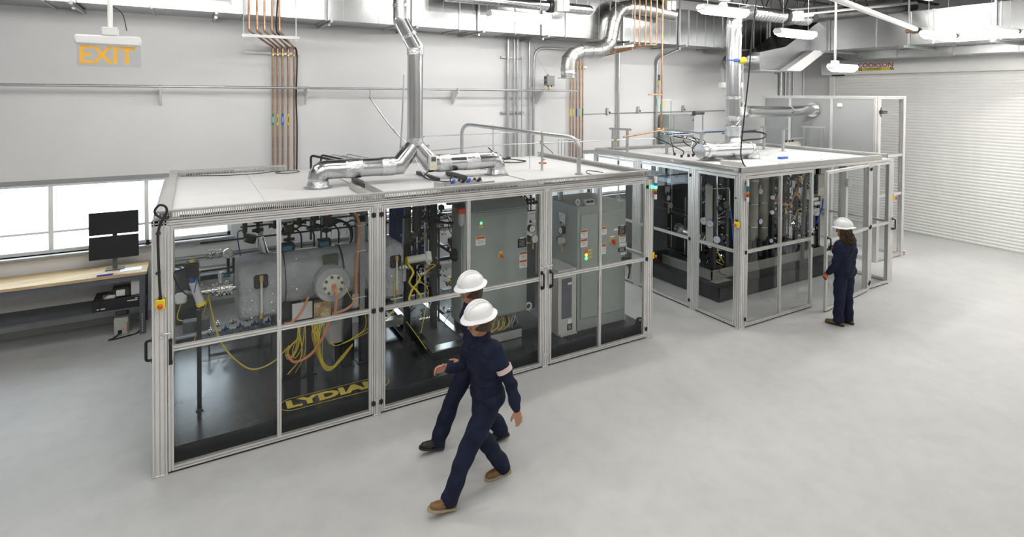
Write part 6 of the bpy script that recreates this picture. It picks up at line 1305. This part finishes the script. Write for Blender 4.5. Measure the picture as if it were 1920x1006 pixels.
# ------------------------------------------------------------------ bench at the left
wbn = thing('work_bench', 'wood-topped steel work bench under the bright window', 'bench', (-1.6, 10.35, 0))
BX0, BX1, BY0, BY1, BZ = -2.7, -.58, 10.02, 10.70, .945
part(MB().cbox(BX0, BX1, BY0, BY1, BZ-.045, BZ, .006), 'top', 'wood_top', wbn)
for x in (BX0+.04, BX1-.05):
    for y in (BY0+.04, BY1-.06):
        part(MB().box(x-.045, x+.03, y-.03, y-.026, .0, BZ-.045).box(x+.026, x+.03, y-.03, y+.03, 0, BZ-.045), 'leg', 'bench_steel', wbn)
        for k in range(8): part(MB().cyl((x-.01, y-.0305, .05+k*.035), (x-.01, y-.031, .05+k*.035), .008, n=6), 'leg_hole', 'white_print', wbn) if (y < 10.2 and x > -1) else None
part(MB().box(BX0+.03, BX1-.03, BY0+.02, BY1-.04, .40, .425), 'shelf', 'bench_steel', wbn); part(MB().box(BX0+.05, BX1-.05, BY0+.02, BY0+.03, BZ-.12, BZ-.045), 'apron', 'bench_steel', wbn)
def monitor(label, xc, z0, w=.62, h=.345):
    t = thing('monitor', label, 'monitor', (xc, 10.3, z0), 'stacked monitors')
    part(MB().cbox(xc-w/2, xc+w/2, 10.27, 10.30, z0, z0+h, .006), 'bezel', 'black_plastic', t); part(MB().box(xc-w/2+.008, xc+w/2-.008, 10.268, 10.27, z0+.014, z0+h-.008), 'screen', 'screen_black', t); part(MB().box(xc-.05, xc+.05, 10.30, 10.36, z0+.1, z0+.22), 'mount', 'black_plastic', t); return t
xm = atY(260, 420, 10.28).x-.31
monitor('upper black monitor of the stacked pair on the work bench', xm, 1.505, h=.34); m2 = monitor('lower black monitor of the stacked pair on the work bench', xm, 1.135, h=.345)
part(MB().box(xm-.03, xm+.03, 10.36, 10.40, BZ, 1.75), 'stand_pole', 'bench_steel', m2); part(MB().cbox(xm-.12, xm+.12, 10.30, 10.46, BZ, BZ+.015, .004), 'stand_foot', 'bench_steel', m2)
tag(part(MB().box(-.93, -.66, 10.16, 10.34, BZ+.001, BZ+.004), 'paper_sheet', 'paper'), 'white paper sheet lying on the bench top', 'paper')
tag(part(MB().cbox(-1.2, -1.0, 10.06, 10.10, BZ+.001, BZ+.02, .008), 'marker_pen', 'blue_band'), 'blue object lying at the bench edge', 'tool')
t = thing('camera_gadget', 'small dark gadget on the window sill', 'gadget', (-.62, 10.68, SILL)); part(MB().ball((-.60, 10.70, SILL+.03), .05, 10, (1, .6, .6)), 'body', 'cast_dark', t); part(MB().cyl((-.60, 10.66, SILL+.05), (-.60, 10.66, SILL+.09), .025, n=10), 'top', 'screen_black', t)
t = thing('cardboard_box', 'low black printed box on the bench shelf', 'box', (-.85, 10.2, .425)); part(MB().cbox(-1.25, -.66, 10.06, 10.5, .426, .58, .004), 'carton', 'black_plastic', t); part(MB().box(-1.2, -1.1, 10.058, 10.06, .45, .465).box(-.83, -.70, 10.058, 10.06, .52, .535).box(-.73, -.70, 10.058, 10.06, .545, .56), 'print', 'white_print', t)
t = thing('adapter_unit', 'small white and brown adapter unit on top of the black carton', 'device', (-.95, 10.2, .58)); part(MB().cbox(-1.02, -.80, 10.12, 10.3, .581, .72, .01), 'case', 'cast_dark', t); part(MB().cbox(-.97, -.86, 10.11, 10.12, .60, .69, .004), 'face', 'white_trim', t); part(MB().cbox(-1.13, -.98, 10.10, 10.16, .581, .63, .006), 'plug_block', 'cream_plastic', t); cable(t, [(-.98, 10.12, .7), (-1.1, 10.08, .64), (-1.16, 10.04, .55), (-1.16, 10.04, .43)], .008, 'rubber')
tag(part(MB().cbox(-.79, -.66, 10.14, 10.4, .581, .80, .004), 'carton', 'paper'), 'upright white carton on the bench shelf by the leg', 'box')
t = thing('floor_power_unit', 'pale power unit with a black socket and cable on the floor under the bench', 'power unit', (-.9, 10.2, 0)); part(MB().cbox(-1.0, -.82, 10.10, 10.36, 0, .27, .012), 'case', 'cabinet_grey', t); part(MB().cbox(-.99, -.83, 10.2, 10.38, .27, .36, .02), 'carry_hood', 'bench_steel', t); part(MB().box(-.95, -.90, 10.095, 10.10, .03, .09), 'socket', 'black_plastic', t); part(MB().box(-.90, -.88, 10.096, 10.10, .10, .11).box(-.84, -.83, 10.096, 10.10, .05, .2), 'red_mark', 'red_plastic', t); cable(t, [(-.92, 10.09, .05), (-1.0, 10.02, .012), (-1.05, 9.98, .012), (-.95, 9.99, .012), (-.84, 10.02, .012), (-.7, 10.1, .012), (-.62, 10.3, .1), (-.62, 10.4, .3)], .011, 'rubber')
# grey bin between enclosure and wall
t = thing('waste_drum', 'tall dark grey drum with a ring lid between the first enclosure and the wall', 'drum', (-.12, 10.25, 0))
part(MB().lathe([(0, 0), (.19, 0), (.20, .02), (.205, .25), (.212, .26), (.205, .27), (.208, .55), (.215, .56), (.208, .57), (.21, .82), (.225, .83), (.225, .86), (.20, .86), (.19, .80), (0, .80)], (-.10, 10.30, .0), (0, 0, 1), 28), 'drum_body', 'bin_grey', t); part(MB().ring((-.10, 10.30, .87), (0, 0, 1), .215, .012, 28), 'rim_ring', 'machine_grey', t)
for k in range(10): part(MB().ball((-.10+random.uniform(-.13, .13), 10.30+random.uniform(-.13, .13), .83), random.uniform(.03, .05), 8, (1, 1, .5)), 'scrap', random.choice(['white_trim', 'cabinet_grey', 'cast_dark', 'paper']), t)
# ------------------------------------------------------------------ people
import numpy as np
def cap_mesh(mb, a, b, r0, r1, n=14):
    a, b = Vector(a), Vector(b); d = b-a; L = d.length
    if L < 1e-5: mb.ball(a, r0, n); return
    pr = [(r0*math.sin(PI/2*k/4), -r0*math.cos(PI/2*k/4)) for k in range(5)]+[(r1*math.cos(PI/2*k/4), L+r1*math.sin(PI/2*k/4)) for k in range(5)]
    mb.lathe(pr, a, d, n)
def hand(caps, wrist, dirn, palm, curl, side, mat, s=1.0):
    """five separate fingers: dirn = forearm direction, palm = palm normal, side = +1 when the thumb is along palm x dirn"""
    w = Vector(wrist); d = Vector(dirn).normalized(); pn = Vector(palm); pn = (pn-d*pn.dot(d)).normalized(); sd = pn.cross(d)*side
    for k, (off, ln, r) in enumerate(((.030, .072, .0095), (.010, .080, .010), (-.011, .075, .0095), (-.031, .058, .0085))):
        kn = w+d*.092*s+sd*off*s
        caps.append((w+sd*off*.55*s+d*.01, kn, .017*s, .0125*s, 'glove_orange' if mat == 'glove_black' else mat))
        c1 = curl*.55; c2 = curl*1.25; c3 = curl*1.8
        p1 = kn+(d*math.cos(c1)+pn*math.sin(c1))*ln*.5*s; p2 = p1+(d*math.cos(c2)+pn*math.sin(c2))*ln*.32*s; p3 = p2+(d*math.cos(c3)+pn*math.sin(c3))*ln*.24*s
        caps += [(kn, p1, r*1.08*s, r*s, mat), (p1, p2, r*s, r*.95*s, mat), (p2, p3, r*.95*s, r*.8*s, mat)]
    b = w+d*.025*s+sd*.022*s; t1 = b+(d*.62+sd*.62+pn*.35).normalized()*.045*s; t2 = t1+(d*.85+sd*.2+pn*.5).normalized()*.036*s; t3 = t2+(d*.9+pn*.45).normalized()*.02*s
    caps += [(b, t1, .016*s, .0125*s, mat), (t1, t2, .012*s, .0105*s, mat), (t2, t3, .0105*s, .009*s, mat)]
def person(label, loc, heading, J, hatbig=1.0, scale=1.0, boots='leather_brown', hair='short', hands=('skin', 'skin'), tape=False, group='workers in navy coveralls', female=False, voxel=.0065, headturn=0.0, bulk=1.08):
    """J: joint positions in a frame where +x is forward, +y is left, z up from the floor"""
    root = thing('person', label, 'person', loc, group)
    R = Matrix.Rotation(heading, 4, 'Z')
    caps = []; A = lambda a, b, r0, r1, m: caps.append((Vector(a), Vector(b), r0, r1, m))
    N = 'navy_cloth'; V = Vector
    pel, chest, neck, head = V(J['pelvis']), V(J['chest']), V(J['neck']), V(J['head'])
    hw = .085; sw = J.get('sw', .165)
    lat = V((0, 1, 0)); ls = V(J.get('shoulder_axis', (0, 1, 0))).normalized()
    A(pel-lat*hw, pel+lat*hw, .118, .118, N); A(pel+V((-.03, -.06, .0)), pel+V((-.03, .06, 0)), .115, .115, N)
    mid = pel.lerp(chest, .45); A(mid-lat*.072, mid+lat*.072, .112, .112, N); A(pel.lerp(chest, .22)-lat*.078, pel.lerp(chest, .22)+lat*.078, .112, .112, N); A(pel.lerp(chest, .72)-ls*.09, pel.lerp(chest, .72)+ls*.09, .116, .116, N)
    A(chest-ls*.105, chest+ls*.105, .122, .122, N)
    sh = chest.lerp(neck, .62); A(sh-ls*(sw-.045), sh+ls*(sw-.045), .075, .075, N); A(chest.lerp(neck, .35)-ls*.11, chest.lerp(neck, .35)+ls*.11, .105, .105, N)
    A(neck-V((0, 0, .03)), neck+V((0, 0, .012)), .066, .060, N)                      # collar
    A(neck, head+V((-.01, 0, -.06)), .052, .052, 'skin')
    hd = Matrix.Rotation(headturn, 3, 'Z')
    h = lambda x, y, z: head+hd @ V((x, y, z))
    A(h(-.018, 0, .025), h(.022, 0, .03), .088, .085, 'skin'); A(h(.03, 0, -.03), h(.04, 0, -.075), .068, .048, 'skin'); A(h(.015, -.035, -.05), h(.05, 0, -.088), .03, .028, 'skin'); A(h(.015, .035, -.05), h(.05, 0, -.088), .03, .028, 'skin')
    A(h(.098, 0, .0), h(.118, 0, -.03), .011, .015, 'skin'); A(h(.090, -.012, -.062), h(.090, .012, -.062), .013, .013, 'skin')
    A(h(.082, -.03, .025), h(.082, .03, .025), .018, .018, 'skin')
    for s in (-1, 1): A(h(-.005, s*.084, .005), h(-.012, s*.090, -.03), .016, .011, 'skin')
    for s, S_ in ((1, 'L'), (-1, 'R')):
        shd = sh+ls*s*sw; el, wr = V(J['elbow'+S_]), V(J['wrist'+S_])
        A(shd, shd.lerp(el, .5), .068, .062, N); A(shd.lerp(el, .5), el, .062, .054, N); A(el, el.lerp(wr, .6), .054, .048, N); A(el.lerp(wr, .6), el.lerp(wr, .88), .048, .045, N)
        A(el.lerp(wr, .86), wr, .033, .029, hands[0 if s > 0 else 1])
        hand(caps, wr, J.get('handdir'+S_, (wr-el)), J.get('palm'+S_, (0, -s, 0)), J.get('curl'+S_, .45), J.get('thumb'+S_, s), hands[0 if s > 0 else 1])
        hip = pel+lat*s*hw+V((0, 0, -.02)); kn, an = V(J['knee'+S_]), V(J['ankle'+S_])
        A(hip, hip.lerp(kn, .5), .100, .090, N); A(hip.lerp(kn, .5), kn, .090, .074, N); A(kn, kn.lerp(an, .5), .074, .072, N); A(kn.lerp(an, .5), kn.lerp(an, .96), .072, .074, N)
        fd = V(J['foot'+S_]).normalized(); bt = boots
        sdv = V((-fd.y, fd.x, 0)).normalized()
        heel = an+V((0, 0, -.035))-fd*.045; ball = an+fd*.105+V((0, 0, -.042)); toe = an+fd*.165+V((0, 0, -.045))
        A(an+V((0, 0, .03)), an+V((0, 0, -.02)), .052, .048, bt); A(heel, an+fd*.04+V((0, 0, -.03)), .038, .042, bt); A(an+fd*.03+V((0, 0, -.02)), ball, .045, .036, bt)
        A(ball-sdv*.012, toe-sdv*.006, .036, .031, bt); A(ball+sdv*.012, toe+sdv*.006, .036, .031, bt)
    caps = [(a, b, r0*(bulk if m == N else 1), r1*(bulk if m == N else 1), m) for a, b, r0, r1, m in caps]
    mb = MB()
    for a, b, r0, r1, m in caps: cap_mesh(mb, a, b, r0, r1)
    me = bpy.data.meshes.new('body_base'); me.from_pydata(mb.v, [], mb.f)
    ob = bpy.data.objects.new('body_base', me); COL.objects.link(ob)
    rm = ob.modifiers.new('r', 'REMESH'); rm.mode = 'VOXEL'; rm.voxel_size = voxel; rm.adaptivity = 0
    smo = ob.modifiers.new('s', 'SMOOTH'); smo.factor = .5; smo.iterations = 5
    bpy.context.view_layer.update(); bm_ = bpy.data.meshes.new_from_object(ob.evaluated_get(bpy.context.evaluated_depsgraph_get()))
    bpy.data.objects.remove(ob); bpy.data.meshes.remove(me)
    nv = len(bm_.vertices); co = np.empty(nv*3); bm_.vertices.foreach_get('co', co); co = co.reshape(-1, 3); no = np.empty(nv*3); bm_.vertices.foreach_get('normal', no); no = no.reshape(-1, 3)
    best = np.full(nv, 9.9); mi = np.zeros(nv, int); names = []
    for a, b, r0, r1, m in caps:
        if m not in names: names.append(m)
        a_, b_ = np.array(a), np.array(b); d = b_-a_; L2 = max(1e-9, d@d); tt = np.clip(((co-a_)@d)/L2, 0, 1)
        dist = np.linalg.norm(co-(a_+tt[:, None]*d), axis=1)-(r0+(r1-r0)*tt); k = dist < best; best[k] = dist[k]; mi[k] = names.index(m)
    # cloth folds
    cl = (mi == names.index(N)).astype(float); x, y, z = co.T
    fold = .0045*np.sin(26*z+7*x+5*np.sin(9*y+3*x)+3*np.sin(6*z))+.0035*np.sin(38*z-16*y+11*x+4*np.sin(7*x))+.003*np.sin(15*x+21*y+17*z)
    co2 = co+no*(fold*cl+.002*cl)[:, None]; bm_.vertices.foreach_set('co', co2.ravel())
    for m in names: bm_.materials.append(M[m])
    fm = np.empty(len(bm_.polygons), int)
    vi = np.empty(len(bm_.loops), int); bm_.loops.foreach_get('vertex_index', vi); ls_ = np.empty(len(bm_.polygons), int); bm_.polygons.foreach_get('loop_start', ls_)
    bm_.polygons.foreach_set('material_index', mi[vi[ls_]]); bm_.polygons.foreach_set('use_smooth', [True]*len(bm_.polygons)); bm_.update()
    def add(me, nm, mat=None, par=root):
        o = bpy.data.objects.new(nm, me); COL.objects.link(o); o.parent = par
        if mat: me.materials.append(M[mat])
        return o
    root.rotation_euler = (0, 0, heading); root.scale = (scale,)*3
    add(bm_, 'body')
    def P(mb, nm, mat): return add(mb.mesh(nm), nm, mat)
    for s in (-1, 1):
        P(MB().ball(h(.088, s*.031, .005), .013, 8), 'eye', 'white_print'); P(MB().ball(h(.099, s*.031, .004), .006, 6), 'pupil', 'black_print')
    P(MB().tube([h(.094, -.035, .005), h(.098, 0, .008), h(.094, .035, .005)], .004, 4).ring(h(.094, -.032, .003), (1, 0, 0), .022, .003, 10).ring(h(.094, .032, .003), (1, 0, 0), .022, .003, 10), 'safety_glasses', 'orange_hose' if not female else 'black_plastic')
    for s, S_ in ((1, 'L'), (-1, 'R')):
        an = V(J['ankle'+S_]); fd = V(J['foot'+S_]).normalized(); m = MB(); pts = []
        sdv = V((-fd.y, fd.x, 0)).normalized(); upv = sdv.cross(fd)*-1; upv = fd.cross(sdv)
        out = [(-.085, .025), (-.075, .038), (.0, .037), (.08, .046), (.15, .045), (.19, .03), (.202, .0)]
        out = out+[(p, -q) for p, q in reversed(out[:-1])]
        base = an-V((0, 0, .078)) if abs(fd.z) < .05 else an-upv*.078
        m.add([base+fd*p+sdv*q for p, q in out]+[base+fd*p+sdv*q+upv*.022 for p, q in out], [tuple(range(len(out)-1, -1, -1)), tuple(range(len(out), 2*len(out)))]+[(i, (i+1) % len(out), len(out)+(i+1) % len(out), len(out)+i) for i in range(len(out))])
        P(m, 'boot_sole', 'sole_tan' if boots == 'leather_brown' and not female else 'black_plastic')
    # hard hat: dome, ridge and full brim
    k = hatbig; pr = [(.165, -.002), (.168, .004), (.150, .012), (.128, .022), (.124, .05), (.115, .085), (.092, .118), (.055, .138), (.0, .145)]
    m = MB().lathe([(r*k, z_*k) for r, z_ in pr], (0, 0, 0), (0, 0, 1), 32); m.lathe([(0, .01), (.12*k, .01), (.165*k, -.003)], (0, 0, 0), (0, 0, 1), 32)
    m.v = [(x_*1.10+.006, y_*.93, z_+(-.016*(x_/.16)*abs(x_/.16) if abs(x_) > .1 else 0)) for x_, y_, z_ in m.v]
    T = Matrix.Translation(h(.004, 0, .058)) @ hd.to_4x4() @ Matrix.Rotation(J.get('hattilt', .06), 4, 'Y')
    m.xf(0, T); hat = P(m, 'hard_hat', 'hat_white')
    rg = MB()
    for yy in (-.035, 0, .035):
        rg.tube([T @ V((.006+1.10*k*.128*math.cos(a), yy, k*(.148*math.sin(a))*(1-abs(yy)*1.5)+.012)) for a in [PI*q/12 for q in range(1, 12)]], .008, 5)
    o = add(rg.mesh('hat_ridge'), 'hat_ridge', 'hat_white', hat)
    if hair == 'long':
        rnd = random.Random(5); hm = MB()
        for q in range(95):
            a = rnd.uniform(PI*.42, PI*1.58); rr = rnd.uniform(.070, .10); x0, y0 = rr*math.cos(a), rr*math.sin(a); pts = []
            L_ = rnd.uniform(.17, .25); ph = rnd.uniform(0, 6.3); fq = rnd.uniform(60, 95); out_ = rnd.uniform(1.0, 1.55)
            for s in range(13):
                t_ = s/12; amp = .024*t_+.005; pts.append(h(x0*(1+(out_-1)*t_)-.03*t_+amp*math.cos(ph+fq*t_*L_), y0*(1+(out_-1)*t_*1.1)+amp*math.sin(ph+fq*t_*L_), .055-L_*t_))
            hm.tube(spline(pts, 3), .010, 5, rs=[.009*(1-.45*(s/36)) for s in range(37)])
        P(hm, 'curly_hair', 'hair_dark')
    else:
        P(MB().lathe([(.101, -.055), (.104, -.02), (.103, .03), (.09, .07), (0, .10)], h(-.022, 0, .0), (-.12, 0, 1), 24), 'short_hair', 'hair_dark')
    if tape:
        for S_, s in (('L', 1),):
            shd = sh+ls*s*sw; el = V(J['elbow'+S_]); c = shd.lerp(el, .55); d = (el-shd).normalized()
            P(MB().lathe([(.070, -.024), (.080, -.022), (.078, .022), (.070, .024)], c, d, 20), 'sleeve_tape', 'reflective_tape')
    return root
walkA = dict(pelvis=(0, 0, .925), chest=(.035, 0, 1.30), neck=(.045, 0, 1.475), head=(.085, 0, 1.622), sw=.175, shoulder_axis=(-.16, 1, 0),
    elbowL=(-.10, .27, 1.10), wristL=(-.15, .29, .86), elbowR=(.14, -.26, 1.10), wristR=(.33, -.22, 1.16), handdirR=(1, .12, .1), palmR=(0, 1, -.2), palmL=(0, -1, 0), curlR=.6, curlL=.35,
    kneeL=(.26, .09, .495), ankleL=(.44, .09, .108), footL=(1, 0, .30), kneeR=(.02, -.09, .485), ankleR=(-.235, -.09, .085), footR=(1, 0, 0), hattilt=.10)
person('nearest worker in navy coverall and white hard hat striding left past the first enclosure', (2.37, 4.53, 0), PI+.03, walkA, boots='leather_brown', tape=True, scale=.965)
walkB = dict(walkA); walkB.update(elbowL=(.10, .27, 1.12), wristL=(.31, .24, 1.02), elbowR=(-.12, -.26, 1.12), wristR=(-.20, -.28, .88), handdirL=(1, -.1, -.2), palmL=(0, -1, -.2), palmR=(0, 1, 0), shoulder_axis=(.14, 1, 0),
    kneeR=(.25, -.09, .50), ankleR=(.42, -.09, .106), footR=(1, 0, .28), kneeL=(.0, .09, .49), ankleL=(-.24, .09, .105), footL=(1, 0, -.08))
person('second worker in navy coverall and white hard hat walking just behind the nearest one', (2.60, 5.18, 0), PI+.02, {k: ((v[0], v[1], v[2]*1.015) if isinstance(v, tuple) and not k.startswith(('foot', 'palm', 'handdir', 'shoulder')) else v) for k, v in walkB.items()}, boots='boot_dark', scale=.98)
Wp = dict(pelvis=(0, 0, .905), chest=(.0, 0, 1.235), neck=(-.01, 0, 1.40), head=(.02, 0, 1.545), sw=.155,
    elbowL=(.01, .235, 1.02), wristL=(.14, .225, .85), handdirL=(.5, .0, -.85), palmL=(-.2, -1, 0), curlL=.6,
    elbowR=(.10, -.25, 1.02), wristR=(.27, -.235, 1.14), handdirR=(.95, .10, .22), palmR=(0, 1, -.1), curlR=1.1,
    kneeL=(.02, .10, .47), ankleL=(.02, .115, .082), footL=(1, .30, 0), kneeR=(.01, -.10, .47), ankleR=(-.01, -.11, .082), footR=(1, .15, 0), hattilt=.03)
person('worker with long curly hair and white hard hat holding the opened door', (9.07, 5.02, 0), math.radians(88), Wp, boots='leather_brown', hair='long', hands=('glove_black', 'glove_black'), female=True, headturn=.18, scale=.97)
